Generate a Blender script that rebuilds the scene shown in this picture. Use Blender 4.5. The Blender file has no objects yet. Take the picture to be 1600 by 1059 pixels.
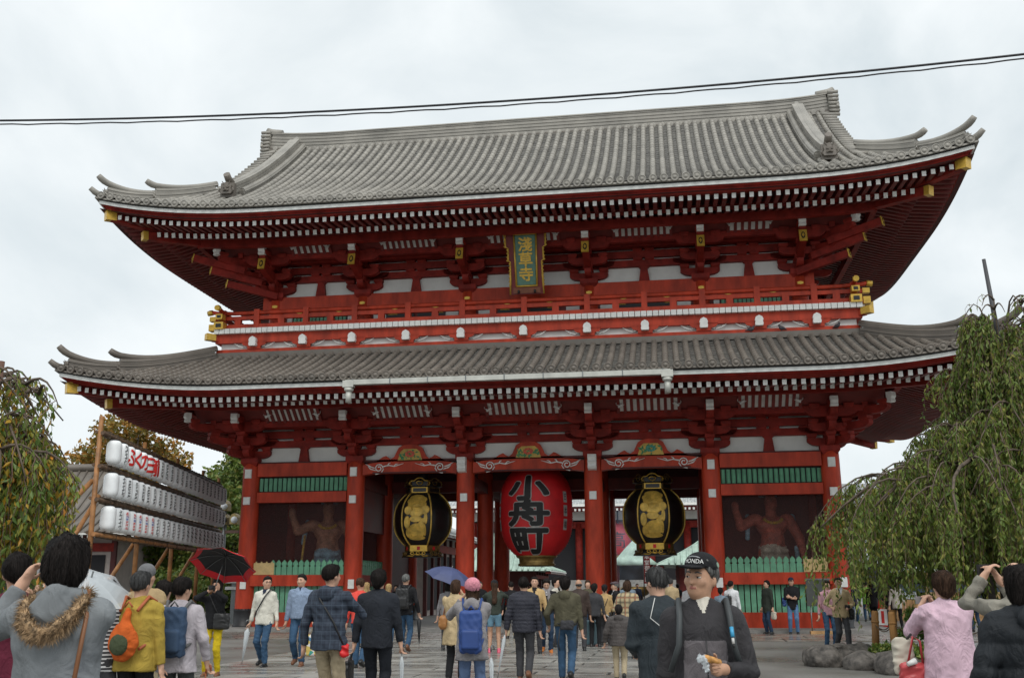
import bpy, bmesh, math, random
import numpy as np
from mathutils import Vector, Matrix, Euler
R = math.radians
SC = bpy.context.scene
COL = SC.collection

# ------------------------------------------------------------------ camera
cam = bpy.data.cameras.new('camera')
cam.sensor_width = 36.0; cam.lens = 35.73
cam.clip_start = 0.1; cam.clip_end = 3000
camo = bpy.data.objects.new('camera', cam); COL.objects.link(camo)
camo.location = (4.952, -36.024, 1.45)
camo.rotation_euler = (Matrix.Rotation(R(8.676), 4, 'Z') @ Matrix.Rotation(R(90 + 13.773), 4, 'X') @ Matrix.Rotation(R(-0.185), 4, 'Z')).to_euler()
SC.camera = camo

# ------------------------------------------------------------------ world: overcast daylight
W = bpy.data.worlds.new('World'); SC.world = W; W.use_nodes = True
nt = W.node_tree; nt.nodes.clear()
def wn(t, **k):
    n = nt.nodes.new(t)
    for a, b in k.items(): setattr(n, a, b)
    return n
wo = wn('ShaderNodeOutputWorld'); bg = wn('ShaderNodeBackground')
sky = wn('ShaderNodeTexSky', sky_type='NISHITA', sun_disc=False)
sky.sun_elevation = R(54); sky.sun_rotation = R(160)
tc = wn('ShaderNodeTexCoord'); mp = wn('ShaderNodeMapping'); mp.inputs['Scale'].default_value = (1.6, 1.6, 2.3)
n1 = wn('ShaderNodeTexNoise'); n1.inputs['Scale'].default_value = 1.9; n1.inputs['Detail'].default_value = 7; n1.inputs['Roughness'].default_value = 0.52
n1.inputs['Distortion'].default_value = 0.5
rp = wn('ShaderNodeValToRGB'); rp.color_ramp.elements[0].position = 0.33; rp.color_ramp.elements[0].color = (7.0, 7.75, 8.1, 1)
rp.color_ramp.elements[1].position = 0.65; rp.color_ramp.elements[1].color = (10.0, 10.4, 10.5, 1)
mx = wn('ShaderNodeMix', data_type='RGBA'); mx.inputs[0].default_value = 0.94
L = nt.links.new
L(tc.outputs['Generated'], mp.inputs['Vector']); L(mp.outputs[0], n1.inputs['Vector']); L(n1.outputs['Fac'], rp.inputs[0])
L(sky.outputs[0], mx.inputs[6]); L(rp.outputs[0], mx.inputs[7]); L(mx.outputs[2], bg.inputs['Color']); L(bg.outputs[0], wo.inputs['Surface'])
bg.inputs['Strength'].default_value = 0.080

sun = bpy.data.lights.new('sun', 'SUN'); sun.energy = 1.5; sun.angle = R(45); sun.color = (1.0, 0.97, 0.92)
suno = bpy.data.objects.new('sun', sun); COL.objects.link(suno)
suno.location = (0, -60, 80); suno.rotation_euler = (R(36), 0, R(18))
SC.view_settings.view_transform = 'Standard'; SC.view_settings.look = 'None'
SC.view_settings.exposure = 0.38; SC.view_settings.gamma = 1.0
SC.cycles.max_bounces = 5; SC.cycles.diffuse_bounces = 3; SC.cycles.glossy_bounces = 2; SC.cycles.transparent_max_bounces = 12
SC.cycles.use_denoising = True

# ------------------------------------------------------------------ materials
MATS = {}
def mat(name, col, rough=0.6, metal=0.0, var=0.12, vscale=3.0, bump=0.0, bscale=20.0, spec=0.5, coat=0.0, stretch=None, dirt=0.0):
    """plain procedural paint / cloth / stone: noise-varied colour and fine relief"""
    if name in MATS: return MATS[name]
    m = bpy.data.materials.new(name); m.use_nodes = True
    t = m.node_tree; b = t.nodes['Principled BSDF']; b.inputs['Metallic'].default_value = metal
    b.inputs['Specular IOR Level'].default_value = spec; b.inputs['Coat Weight'].default_value = coat
    g = t.nodes.new('ShaderNodeNewGeometry'); vec = g.outputs['Position']
    if stretch:
        q = t.nodes.new('ShaderNodeMapping'); q.inputs['Scale'].default_value = stretch; t.links.new(vec, q.inputs[0]); vec = q.outputs[0]
    n = t.nodes.new('ShaderNodeTexNoise'); n.inputs['Scale'].default_value = vscale; n.inputs['Detail'].default_value = 5; n.inputs['Roughness'].default_value = 0.6
    t.links.new(vec, n.inputs['Vector'])
    r = t.nodes.new('ShaderNodeValToRGB')
    lo = [max(0, c * (1 - var * 1.6)) for c in col[:3]] + [1]; hi = [min(1, c * (1 + var * 1.4)) for c in col[:3]] + [1]
    r.color_ramp.elements[0].position = .3; r.color_ramp.elements[0].color = lo
    r.color_ramp.elements[1].position = .7; r.color_ramp.elements[1].color = hi
    t.links.new(n.outputs['Fac'], r.inputs[0]); t.links.new(r.outputs[0], b.inputs['Base Color'])
    mr = t.nodes.new('ShaderNodeMapRange'); mr.inputs[3].default_value = max(0.02, rough - .1); mr.inputs[4].default_value = min(1, rough + .1)
    t.links.new(n.outputs['Fac'], mr.inputs[0]); t.links.new(mr.outputs[0], b.inputs['Roughness'])
    if bump:
        n2 = t.nodes.new('ShaderNodeTexNoise'); n2.inputs['Scale'].default_value = bscale; n2.inputs['Detail'].default_value = 4
        t.links.new(vec, n2.inputs['Vector'])
        bp = t.nodes.new('ShaderNodeBump'); bp.inputs['Strength'].default_value = bump; bp.inputs['Distance'].default_value = .02
        t.links.new(n2.outputs['Fac'], bp.inputs['Height']); t.links.new(bp.outputs[0], b.inputs['Normal'])
    MATS[name] = m; return m
def nodes_of(m): return m.node_tree.nodes, m.node_tree.links, m.node_tree.nodes['Principled BSDF']

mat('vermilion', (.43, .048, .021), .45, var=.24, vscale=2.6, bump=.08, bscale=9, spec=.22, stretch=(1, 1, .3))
mat('vermilion_shaded', (.23, .022, .015), .6, spec=.2, var=.26, vscale=2.6, bump=.1, bscale=9)  # darker copy of vermilion, under-eave shade put into the colour
mat('red_board', (.155, .018, .014), .6, var=.2, vscale=2.2)  # red lowered so the boards carry painted under-eave shade
mat('dark_red', (.075, .012, .011), .65, var=.2, vscale=2)  # darkest red, shade of ceilings and soffits painted into it
mat('plaster', (.70, .70, .67), .75, var=.06, vscale=1.5, bump=.05, bscale=30)
mat('white_paint', (.76, .76, .73), .55, var=.07, vscale=5)
def tile_mat(name, col):
    m = mat(name, col, .52, var=.17, vscale=.9, bump=.3, bscale=40); t = m.node_tree; b = t.nodes['Principled BSDF']; src = b.inputs['Base Color'].links[0].from_socket
    g = t.nodes.new('ShaderNodeNewGeometry'); q = t.nodes.new('ShaderNodeMapRange'); q.inputs[3].default_value = .92; q.inputs[4].default_value = 1.06; t.links.new(g.outputs['Random Per Island'], q.inputs[0])
    x = t.nodes.new('ShaderNodeMix'); x.data_type = 'RGBA'; x.blend_type = 'MULTIPLY'; x.inputs[0].default_value = 1; t.links.new(src, x.inputs[6]); t.links.new(q.outputs[0], x.inputs[7]); t.links.new(x.outputs[2], b.inputs['Base Color'])
tile_mat('tile_light', (.285, .268, .236)); tile_mat('tile_dark', (.148, .128, .108))
mat('tile_pan', (.105, .10, .09), .65, var=.4, vscale=5, bump=.3, bscale=40)
mat('gold', (.64, .40, .06), .36, metal=.35, var=.15, vscale=8)
mat('gold_leaf', (.66, .41, .075), .4, metal=.35, var=.2, vscale=6)
mat('black_metal', (.016, .016, .018), .45, var=.2)
mat('black_paint', (.012, .012, .013), .5, var=.2, vscale=6)
mat('green_paint', (.125, .335, .205), .5, var=.15, vscale=3, bump=.08)
mat('stone', (.26, .25, .235), .6, var=.2, vscale=3, bump=.3, bscale=12)
mat('board_tan', (.55, .40, .18), .6, var=.1, vscale=8)
mat('copper_gutter', (.48, .48, .44), .5, var=.12, vscale=2, metal=.2)
mat('grey_metal', (.18, .19, .19), .4, metal=.5)
mat('rope_brown', (.10, .07, .045), .9, var=.4, vscale=30, bump=.6, bscale=60)

# ------------------------------------------------------------------ mesh builder
class MB:
    def __init__(s): s.v = []; s.f = []; s.m = []; s.sm = []
    def add(s, vs, fs, mi=0, smooth=False):
        o = len(s.v); s.v.extend([tuple(map(float, p)) for p in vs]); s.f.extend([tuple(int(i) + o for i in f) for f in fs])
        s.m.extend([mi] * len(fs)); s.sm.extend([smooth] * len(fs)); return s
    def box(s, c, d, mi=0, rot=None, taper=None, endm=None):
        """c centre, d full sizes, taper scales the lower face"""
        hx, hy, hz = d[0] / 2, d[1] / 2, d[2] / 2; t = taper or 1
        vs = [(-hx * t, -hy * t, -hz), (hx * t, -hy * t, -hz), (hx * t, hy * t, -hz), (-hx * t, hy * t, -hz), (-hx, -hy, hz), (hx, -hy, hz), (hx, hy, hz), (-hx, hy, hz)]
        if rot is not None: vs = [rot @ Vector(p) for p in vs]
        vs = [(p[0] + c[0], p[1] + c[1], p[2] + c[2]) for p in vs]
        fs = [(0, 3, 2, 1), (4, 5, 6, 7), (0, 1, 5, 4), (1, 2, 6, 5), (2, 3, 7, 6), (3, 0, 4, 7)]
        s.add(vs, fs, mi)
        if endm is not None: s.m[-4] = endm
        return s
    def prism(s, poly, a, b, axis='y', mi=0, smooth=False, cap=True):
        """poly: 2-D outline extruded from a to b along an axis"""
        n = len(poly)
        def P(p, q):
            return {'y': (p[0], q, p[1]), 'x': (q, p[0], p[1]), 'z': (p[0], p[1], q)}[axis]
        vs = [P(p, a) for p in poly] + [P(p, b) for p in poly]
        fs = [(i, (i + 1) % n, n + (i + 1) % n, n + i) for i in range(n)]
        s.add(vs, fs, mi, smooth)
        if cap:
            o = len(s.v) - 2 * n
            s.f += [tuple(o + i for i in reversed(range(n))), tuple(o + n + i for i in range(n))]; s.m += [mi] * 2; s.sm += [False] * 2
        return s
    def tube(s, pts, r, n=8, mi=0, cap=True, smooth=True):
        pts = [Vector(p) for p in pts]; m = len(pts); rs = r if hasattr(r, '__len__') else [r] * m
        rings = []; up = None
        for i, p in enumerate(pts):
            d = (pts[min(i + 1, m - 1)] - pts[max(i - 1, 0)])
            if d.length < 1e-9: d = Vector((0, 0, 1))
            d.normalize()
            if up is None: up = d.orthogonal().normalized()
            up = (up - d * up.dot(d)); up = up.normalized() if up.length > 1e-6 else d.orthogonal().normalized()
            w = d.cross(up)
            rings += [p + (up * math.cos(k * 2 * math.pi / n) + w * math.sin(k * 2 * math.pi / n)) * rs[i] for k in range(n)]
        fs = [(i * n + k, i * n + (k + 1) % n, (i + 1) * n + (k + 1) % n, (i + 1) * n + k) for i in range(m - 1) for k in range(n)]
        s.add(rings, fs, mi, smooth)
        if cap:
            o = len(s.v) - m * n
            s.f += [tuple(o + k for k in reversed(range(n))), tuple(o + (m - 1) * n + k for k in range(n))]; s.m += [mi] * 2; s.sm += [False] * 2
        return s
    def lathe(s, prof, n=24, c=(0, 0, 0), mi=0, smooth=True, closed=True, seg=None):
        vs = [(c[0] + r * math.cos(k * 2 * math.pi / n), c[1] + r * math.sin(k * 2 * math.pi / n), c[2] + z) for r, z in prof for k in range(n)]
        fs = [(i * n + k, i * n + (k + 1) % n, (i + 1) * n + (k + 1) % n, (i + 1) * n + k) for i in range(len(prof) - 1) for k in range(n)]
        s.add(vs, fs, mi, smooth)
        if closed:
            o = len(s.v) - len(vs)
            s.f += [tuple(o + k for k in reversed(range(n))), tuple(o + (len(prof) - 1) * n + k for k in range(n))]; s.m += [mi] * 2; s.sm += [False] * 2
        return s
    def sweep(s, path, sec, mi=0, smooth=False, cap=True):
        """sweep a closed 2-D section (side, up) along a path; side = horizontal normal"""
        path = [Vector(p) for p in path]; m = len(path); n = len(sec); vs = []
        for i, p in enumerate(path):
            d = path[min(i + 1, m - 1)] - path[max(i - 1, 0)]; d.normalize()
            sd = Vector((d.y, -d.x, 0)); sd = sd.normalized() if sd.length > 1e-6 else Vector((1, 0, 0))
            up = sd.cross(d); 
            for a, b in (sec[i] if isinstance(sec[0][0], (list, tuple)) else sec): vs.append(p + sd * a + up * b)
        if isinstance(sec[0][0], (list, tuple)): n = len(sec[0])
        fs = [(i * n + k, i * n + (k + 1) % n, (i + 1) * n + (k + 1) % n, (i + 1) * n + k) for i in range(m - 1) for k in range(n)]
        s.add(vs, fs, mi, smooth)
        if cap:
            o = len(s.v) - m * n
            s.f += [tuple(o + k for k in reversed(range(n))), tuple(o + (m - 1) * n + k for k in range(n))]; s.m += [mi] * 2; s.sm += [False] * 2
        return s
    def mesh(s, name, mats):
        me = bpy.data.meshes.new(name); me.from_pydata(s.v, [], s.f)
        for m in (mats if isinstance(mats, (list, tuple)) else [mats]): me.materials.append(MATS[m] if isinstance(m, str) else m)
        me.polygons.foreach_set('material_index', s.m); me.polygons.foreach_set('use_smooth', s.sm); me.update(); return me
    def obj(s, name, mats, parent=None, loc=None, rot=None):
        return link(name, s.mesh(name, mats), parent, loc, rot)
def link(name, data, parent=None, loc=None, rot=None):
    o = bpy.data.objects.new(name, data); COL.objects.link(o)
    if parent is not None:
        o.parent = parent
        if loc is None: o.matrix_parent_inverse = parent_inv(parent)
    if loc is not None: o.location = loc
    if rot is not None: o.rotation_euler = rot
    return o
def world_of(p):
    m = Matrix.LocRotScale(p.location, p.rotation_euler, p.scale)
    return (world_of(p.parent) @ p.matrix_parent_inverse @ m) if p.parent else m
def parent_inv(p): return world_of(p).inverted()
def tag(o, label, cat, group=None, kind=None):
    if label: o['label'] = label
    if cat: o['category'] = cat
    if group: o['group'] = group
    if kind: o['kind'] = kind
    return o
def thing(name, loc, label, cat, group=None, rz=0):
    o = bpy.data.objects.new(name, None); COL.objects.link(o); o.empty_display_size = .3
    o.location = loc; o.rotation_euler = (0, 0, rz); return tag(o, label, cat, group)
def stuff(o): o['kind'] = 'stuff'; return o
def struct(o): o['kind'] = 'structure'; return o
def text_mb(body, size, mb=None, mi=0, offset=0.0, extrude=0.0, sx=1.0):
    """letters as filled mesh in the x-z plane, centred; returns vertices (x, z) and faces"""
    c = bpy.data.curves.new('lettering', 'FONT'); c.body = body; c.size = size; c.offset = offset; c.resolution_u = 3; c.align_x = 'CENTER'
    o = bpy.data.objects.new('lettering', c); COL.objects.link(o); me = o.to_mesh()
    vs = [(v.co.x * sx, v.co.y) for v in me.vertices]; fs = [tuple(p.vertices) for p in me.polygons]
    o.to_mesh_clear(); bpy.data.objects.remove(o); bpy.data.curves.remove(c)
    if vs:
        x0, x1 = min(v[0] for v in vs), max(v[0] for v in vs); y0, y1 = min(v[1] for v in vs), max(v[1] for v in vs)
        vs = [(v[0] - (x0 + x1) / 2, v[1] - (y0 + y1) / 2) for v in vs]
    return vs, fs
def slice_x(vs, fs, step):
    """cut flat lettering into narrow vertical bands so that it can bend round a lantern"""
    bm = bmesh.new(); bv = [bm.verts.new((x, 0, z)) for x, z in vs]
    for f in fs:
        try: bm.faces.new([bv[i] for i in f])
        except ValueError: pass
    if not vs: return [], []
    x = min(v[0] for v in vs) + step
    while x < max(v[0] for v in vs):
        bmesh.ops.bisect_plane(bm, geom=bm.verts[:] + bm.edges[:] + bm.faces[:], plane_co=(x, 0, 0), plane_no=(1, 0, 0)); x += step
    z = min(v[1] for v in vs) + step
    while z < max(v[1] for v in vs):
        bmesh.ops.bisect_plane(bm, geom=bm.verts[:] + bm.edges[:] + bm.faces[:], plane_co=(0, 0, z), plane_no=(0, 0, 1)); z += step
    bm.verts.index_update(); r = [(v.co.x, v.co.z) for v in bm.verts], [tuple(v.index for v in f.verts) for f in bm.faces]
    bm.free(); return r
rnd = random.Random(7)
# ------------------------------------------------------------------ the gate
def put(name, me, parent, wloc=(0, 0, 0), rot=(0, 0, 0), scale=None):
    o = bpy.data.objects.new(name, me); COL.objects.link(o); o.parent = parent
    o.matrix_parent_inverse = parent_inv(parent); o.location = wloc; o.rotation_euler = rot
    if scale: o.scale = scale
    return o
gate = thing('temple_gate', (0, 4.43, 0), 'huge two-storey vermilion temple gate with grey tiled roofs and hanging lanterns', 'gate')
CX = [-10.5, -6.44, -2.316, 2.316, 6.44, 10.5]          # lower storey column lines
UX = [-9.95, -6.42, -2.31, 2.31, 6.42, 9.95]            # upper storey column lines
YF, YM, YB = 0.35, 4.43, 8.5
pod = MB().box((0, 4.43, .05), (24.4, 11.2, .14)).box((0, 4.43, .125), (23.4, 10.2, .03)).obj('stone_base', 'stone', gate)

# ---- columns
colm = MB()
colm.lathe([(.345, .0), (.345, .2), (.335, 2), (.33, 4), (.32, 5.6), (.30, 6.05)], 28)
colmesh = colm.mesh('column', 'vermilion')
shoe = MB(); shoe.lathe([(.40, 0), (.40, .03), (.365, .06), (.362, .54), (.372, .56), (.372, .60), (.35, .62)], 28)
for k in range(18): 
    a = k * math.pi / 9; shoe.box((.366 * math.cos(a), .366 * math.sin(a), .58), (.02, .05, .09), 0, Matrix.Rotation(a, 3, 'Z'), .6)
shoemesh = shoe.mesh('metal_shoe', 'black_metal')
platem = MB().box((0, 0, 0), (.25, .06, .33)).box((0, -.02, 0), (.21, .06, .29)).mesh('plate', 'white_paint')
plates = MB().box((0, 0, 0), (.22, .03, .32)).mesh('notice', 'white_paint')
for yi, y in enumerate((YF, YM, YB)):
    for i, x in enumerate(CX):
        c = put('column', colmesh, gate, (x, y, .14)); put('metal_shoe', shoemesh, c, (x, y, .14))
        if yi == 0:
            if i in (0, 1, 4, 5):
                put('plate', platem, c, (x, y - .335, 5.62))
            put('plate', platem, c, (x, y - .345, 4.62), scale=(1, 1, .85))
            if i in (0, 1, 4, 5): put('notice', plates, c, (x + (.05 if i < 3 else .1), y - .36, 1.62))
def beamx(name, x0, x1, y, z0, z1, d, m='vermilion', parent=gate):
    return MB().box(((x0 + x1) / 2, y, (z0 + z1) / 2), (abs(x1 - x0), d, z1 - z0)).obj(name, m, parent)
def beamy(name, x, y0, y1, z0, z1, w, m='red_board', parent=gate):
    return MB().box((x, (y0 + y1) / 2, (z0 + z1) / 2), (w, abs(y1 - y0), z1 - z0)).obj(name, m, parent)

# ---- lower wall: outer bays with the guardians
picket = MB()
picket.prism([(-.095, 0), (.095, 0), (.095, .30), (.055, .345), (.095, .375), (.085, .46), (.0, .56), (-.085, .46), (-.095, .375), (-.055, .345), (-.095, .30)], -.03, .03, 'y')
picketm = picket.mesh('picket', 'green_paint')
lowslat = MB().box((0, 0, .49), (.165, .05, .98)).mesh('picket', 'green_paint')
winslat = MB().box((0, 0, .24), (.12, .07, .48), rot=Matrix.Rotation(R(38), 3, 'Z')).mesh('slat', 'green_paint')
netm = bpy.data.materials.new('wire_net'); netm.use_nodes = True
N_, L_, B_ = nodes_of(netm); tr = N_.new('ShaderNodeBsdfTransparent'); ms = N_.new('ShaderNodeMixShader'); ck = N_.new('ShaderNodeTexCoord')
bt = N_.new('ShaderNodeTexVoronoi'); bt.feature = 'DISTANCE_TO_EDGE'; bt.inputs['Scale'].default_value = 34; bt.inputs['Randomness'].default_value = .1
cm = N_.new('ShaderNodeMapRange'); cm.inputs[1].default_value = .05; cm.inputs[2].default_value = .10; cm.inputs[3].default_value = .5; cm.inputs[4].default_value = .0
netm.node_tree.links.new(ck.outputs['Object'], bt.inputs['Vector'])
netm.node_tree.links.new(bt.outputs['Distance'], cm.inputs[0]); netm.node_tree.links.new(cm.outputs[0], ms.inputs[0])
netm.node_tree.links.new(tr.outputs[0], ms.inputs[1]); netm.node_tree.links.new(B_.outputs[0], ms.inputs[2])
netm.node_tree.links.new(ms.outputs[0], N_['Material Output'].inputs['Surface'])
B_.inputs['Base Color'].default_value = (.055, .02, .018, 1); B_.inputs['Roughness'].default_value = .7
MATS['wire_net'] = netm
for x0, x1 in ((CX[0], CX[1]), (CX[4], CX[5])):
    a, b = x0 + .31, x1 - .31; w = b - a
    beamx('sill', a, b, YF, .14, .64, .26)
    beamx('middle_rail', a - .05, b + .05, YF - .13, 1.56, 1.95, .24)
    beamx('lintel', a, b, YF, 4.56, 4.94, .34); beamx('upper_beam', a, b, YF, 5.52, 6.0, .42)
    n = 17
    for k in range(n): put('picket', lowslat, gate, (a + w * (k + .5) / n, YF + .02, .6))
    n = 16
    left = x0 < 0
    for k in range(n):
        if (left and k < 3) or (not left and k >= n - 3): continue
        put('picket', picketm, gate, (a + w * (k + .5) / n, YF - .1, 1.93))
    sx = a + .42 if left else b - .44
    s = MB().box((sx, YF - .14, 2.17), (.78, .05, .42))
    for k in range(4): s.box((sx - .3 + k * .2, YF - .14, 2.405), (.05, .04, .05))
    s.obj('notice_board', 'board_tan', gate)
    MB().box(((a + b) / 2, YF + .10, 5.23), (w, .04, .6)).obj('window_back', 'black_paint', gate)
    n = 19
    for k in range(n): put('slat', winslat, gate, (a + w * (k + .55) / n, YF - .02, 4.98))
    nn = MB(); nn.add([(a, YF + .05, 1.9), (b, YF + .05, 1.9), (b, YF + .05, 4.57), (a, YF + .05, 4.57)], [(0, 1, 2, 3)]); nn.obj('wire_net', 'wire_net', gate)
    # chamber of the guardian: back and side walls
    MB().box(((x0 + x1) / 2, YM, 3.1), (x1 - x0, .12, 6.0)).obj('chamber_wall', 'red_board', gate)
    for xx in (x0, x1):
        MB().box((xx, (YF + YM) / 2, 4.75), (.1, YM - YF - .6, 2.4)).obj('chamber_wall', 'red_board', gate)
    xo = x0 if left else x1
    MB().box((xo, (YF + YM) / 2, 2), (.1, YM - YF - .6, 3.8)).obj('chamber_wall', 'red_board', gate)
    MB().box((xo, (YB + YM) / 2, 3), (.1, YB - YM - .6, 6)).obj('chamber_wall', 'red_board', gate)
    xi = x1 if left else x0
    MB().box((xi, (YF + YM) / 2, 1.75), (.2, YM - YF - .6, .4)).obj('middle_rail', 'vermilion_shaded', gate)
    MB().box((xi, (YF + YM) / 2, .4), (.2, YM - YF - .6, .5)).obj('sill', 'vermilion_shaded', gate)
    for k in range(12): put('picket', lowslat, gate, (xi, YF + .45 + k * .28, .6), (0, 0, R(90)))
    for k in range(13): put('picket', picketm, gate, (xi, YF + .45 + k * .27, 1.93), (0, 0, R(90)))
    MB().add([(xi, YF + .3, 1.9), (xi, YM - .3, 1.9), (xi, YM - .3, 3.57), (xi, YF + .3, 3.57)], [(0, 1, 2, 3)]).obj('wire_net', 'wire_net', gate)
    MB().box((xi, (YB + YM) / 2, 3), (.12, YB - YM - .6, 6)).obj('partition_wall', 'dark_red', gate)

# ---- middle bays: curved tie beams with scrolls, frog-leg struts
scroll_pts = []
def spiral(cx, cz, r0, turns, sgn, n=16, a0=0):
    return [(cx + sgn * r0 * (1 - .72 * k / n) * math.cos(a0 + turns * 2 * math.pi * k / n), cz + r0 * (1 - .72 * k / n) * math.sin(a0 + turns * 2 * math.pi * k / n)) for k in range(n + 1)]
for i in (1, 2, 3):
    a, b = CX[i] + .30, CX[i + 1] - .30; mid = (a + b) / 2; w = (b - a) / 2
    pts = []
    for k in range(13):
        u = -1 + k / 6; pts.append((mid + w * u, 5.98 - .10 * abs(u) ** 4))
    bot = []
    for k in range(13):
        u = 1 - k / 6; bot.append((mid + w * u, 5.50 + .07 * (1 - abs(u) ** 6)))
    rb = MB().prism(pts + bot, YF - .20, YF + .2, 'y').obj('rainbow_beam', 'vermilion', gate)
    MB().box((mid, YF - .21, 5.57), (2 * w * .78, .05, .05)).obj('beam_groove', 'dark_red', rb)
    for sg in (-1, 1):
        s = MB(); ex = mid + sg * w
        y = YF - .215
        s.tube([(p[0], y, p[1]) for p in spiral(ex - sg * .62, 5.74, .16, 1.4, -sg)], .022, 5)
        s.tube([(ex - sg * .80, y, 5.72), (ex - sg * .72, y, 5.58), (ex - sg * .5, y, 5.52)], .022, 5)
        s.tube([(ex - sg * .46, y, 5.75), (ex - sg * .3, y, 5.80), (ex - sg * .12, y, 5.90)], [.02, .03, .012], 5)
        s.tube([(ex - sg * .50, y, 5.66), (ex - sg * .3, y, 5.72), (ex - sg * .2, y, 5.82)], [.02, .025, .01], 5)
        s.tube([(ex - sg * .78, y, 5.80), (ex - sg * 1.0, y, 5.84), (ex - sg * 1.2, y, 5.80), (ex - sg * 1.55, y, 5.9)], [.03, .022, .024, .008], 5)
        s.tube([(ex - sg * .95, y, 5.84), (ex - sg * 1.0, y, 5.91), (ex - sg * 1.06, y, 5.93)], [.02, .02, .008], 5)
        s.tube([(ex - sg * 1.18, y, 5.81), (ex - sg * 1.26, y, 5.88), (ex - sg * 1.34, y, 5.9)], [.018, .018, .008], 5)
        s.obj('scroll_carving', 'white_paint', rb)
    # frog-leg strut
    half = [(0, .62), (.28, .60), (.44, .50), (.52, .34), (.60, .18), (.72, .09), (.82, .14), (.92, .22), (1.02, .18), (1.18, .08), (1.32, .0)]
    out = [(mid + x, 5.985 + z) for x, z in half] + [(mid - x, 5.985 + z) for x, z in reversed(half[1:])]
    st = MB().prism(list(reversed(out)), YF - .12, YF + .05, 'y').obj('frog_leg_strut', 'vermilion', gate)
    inner = [(-.46, .03), (.46, .03), (.36, .34), (.24, .44), (-.24, .44), (-.36, .34)]
    MB().prism([(mid + x, 5.995 + z) for x, z in inner], YF - .135, YF - .1, 'y').obj('strut_panel', mat('ochre_panel', (.55, .36, .07), .5, var=.2), st)
    lf = MB(); fl = MB()
    for k in range(26):
        x = rnd.uniform(-.40, .40); z = rnd.uniform(.06, .40) * (1 - abs(x) * .5)
        a_ = rnd.uniform(0, 6.28); q = rnd.uniform(.035, .06)
        lf.add([(mid + x + q * math.cos(a_ + j * 1.5708) * (1.5 if j % 2 else .7), YF - .14 - .012 * (j % 2), 6.0 + z + q * math.sin(a_ + j * 1.5708) * (1.5 if j % 2 else .7)) for j in range(4)], [(0, 1, 2, 3)])
    for k in range(9):
        x = .13 * math.cos(k * .7); z = .25 + .08 * math.sin(k * .7)
        fl.add([(mid + x + .06 * math.cos(j * 1.047), YF - .155 - .01 * (j % 2), 6.0 + z + .05 * math.sin(j * 1.047)) for j in range(6)], [(0, 1, 2, 3, 4, 5)])
    lf.obj('carved_leaves', mat('leaf_carving', (.05, .24, .09), .5, var=.35, vscale=20), st)
    if i != 3: fl.obj('carved_flower', mat('flower_carving', (.62, .10, .05), .5, var=.3, vscale=20), st)
    else: fl.obj('carved_flower', mat('teal_carving', (.06, .30, .22), .5, var=.3, vscale=20), st)
# white carved noses on the two middle columns
nose = [(0, .28), (-.30, .26), (-.34, .16), (-.28, .08), (-.33, .0), (-.25, -.08), (-.29, -.16), (-.20, -.24), (0, -.28)]
nm = MB().prism(nose, -.15, .15, 'x').mesh('beam_nose', 'white_paint')
for x in (CX[2], CX[3]): put('beam_nose', nm, gate, (x - (.06 if x < 0 else 0), YF - .30, 5.78))

# ---- ceiling of the passage and cross beams
MB().box((0, 4.43, 6.02), (21, 8.4, .08)).obj('ceiling', 'dark_red', gate)  # passage gloom is painted in by the dark colour
for x in CX[1:5]:
    beamy('tie_beam', x, YF, YM, 5.1, 5.5, .3); beamy('tie_beam', x, YM, YB, 5.1, 5.5, .3)
for y in (YM, YB):
    for i in range(5):
        beamx('tie_beam', CX[i] + .3, CX[i + 1] - .3, y, 5.2, 5.65, .3, 'red_board')
        beamx('upper_panel', CX[i] + .3, CX[i + 1] - .3, y, 5.65, 6.0, .1, 'dark_red')
for x in (CX[0], CX[5]): beamy('tie_beam', x, YF, YB, 5.52, 6.0, .36)
for i in (0, 4): MB().box(((CX[i] + CX[i + 1]) / 2, YB, 2.9), (3.5, .1, 5.4)).obj('chamber_wall', 'red_board', gate)

# ---- bracket sets, walls between them
def arm_mesh(name, L, h=.27, d=.24, m='vermilion_shaded'):
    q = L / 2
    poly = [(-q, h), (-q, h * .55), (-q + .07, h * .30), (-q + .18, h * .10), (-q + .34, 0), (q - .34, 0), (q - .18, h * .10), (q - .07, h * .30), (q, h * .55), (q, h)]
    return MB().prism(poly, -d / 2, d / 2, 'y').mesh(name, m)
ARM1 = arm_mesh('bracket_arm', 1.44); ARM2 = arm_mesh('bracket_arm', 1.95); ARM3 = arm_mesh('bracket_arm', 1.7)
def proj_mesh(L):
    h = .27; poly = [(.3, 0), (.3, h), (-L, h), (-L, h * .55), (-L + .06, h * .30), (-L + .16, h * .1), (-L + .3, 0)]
    return MB().prism(poly, -.12, .12, 'x').mesh('projecting_arm', 'vermilion_shaded')
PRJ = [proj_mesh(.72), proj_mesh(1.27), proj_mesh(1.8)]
BLK = MB().box((0, 0, .11), (.34, .34, .10)).box((0, 0, .03), (.34, .34, .06), taper=.7).mesh('bearing_block', 'vermilion_shaded')
DAI = MB().box((0, 0, .22), (.66, .66, .18)).box((0, 0, .065), (.66, .66, .13), taper=.72).mesh('bearing_block', 'vermilion_shaded')
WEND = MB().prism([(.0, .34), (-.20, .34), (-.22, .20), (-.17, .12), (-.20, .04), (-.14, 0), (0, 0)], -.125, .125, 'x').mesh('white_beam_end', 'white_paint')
GCAP = MB()
GCAP.box((0, -.02, 0), (.27, .04, .44)); GCAP.prism([(.072 * math.cos(k * .5236), .135 * math.sin(k * .5236)) for k in range(12)], -.052, -.04, 'y', 1)
GCAP.prism([(.05 * math.cos(k * 1.5708), .09 * math.sin(k * 1.5708)) for k in range(4)], -.064, -.053, 'y', 0)
GCAPM = GCAP.mesh('gold_cap', ['gold', 'black_paint'])
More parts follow.
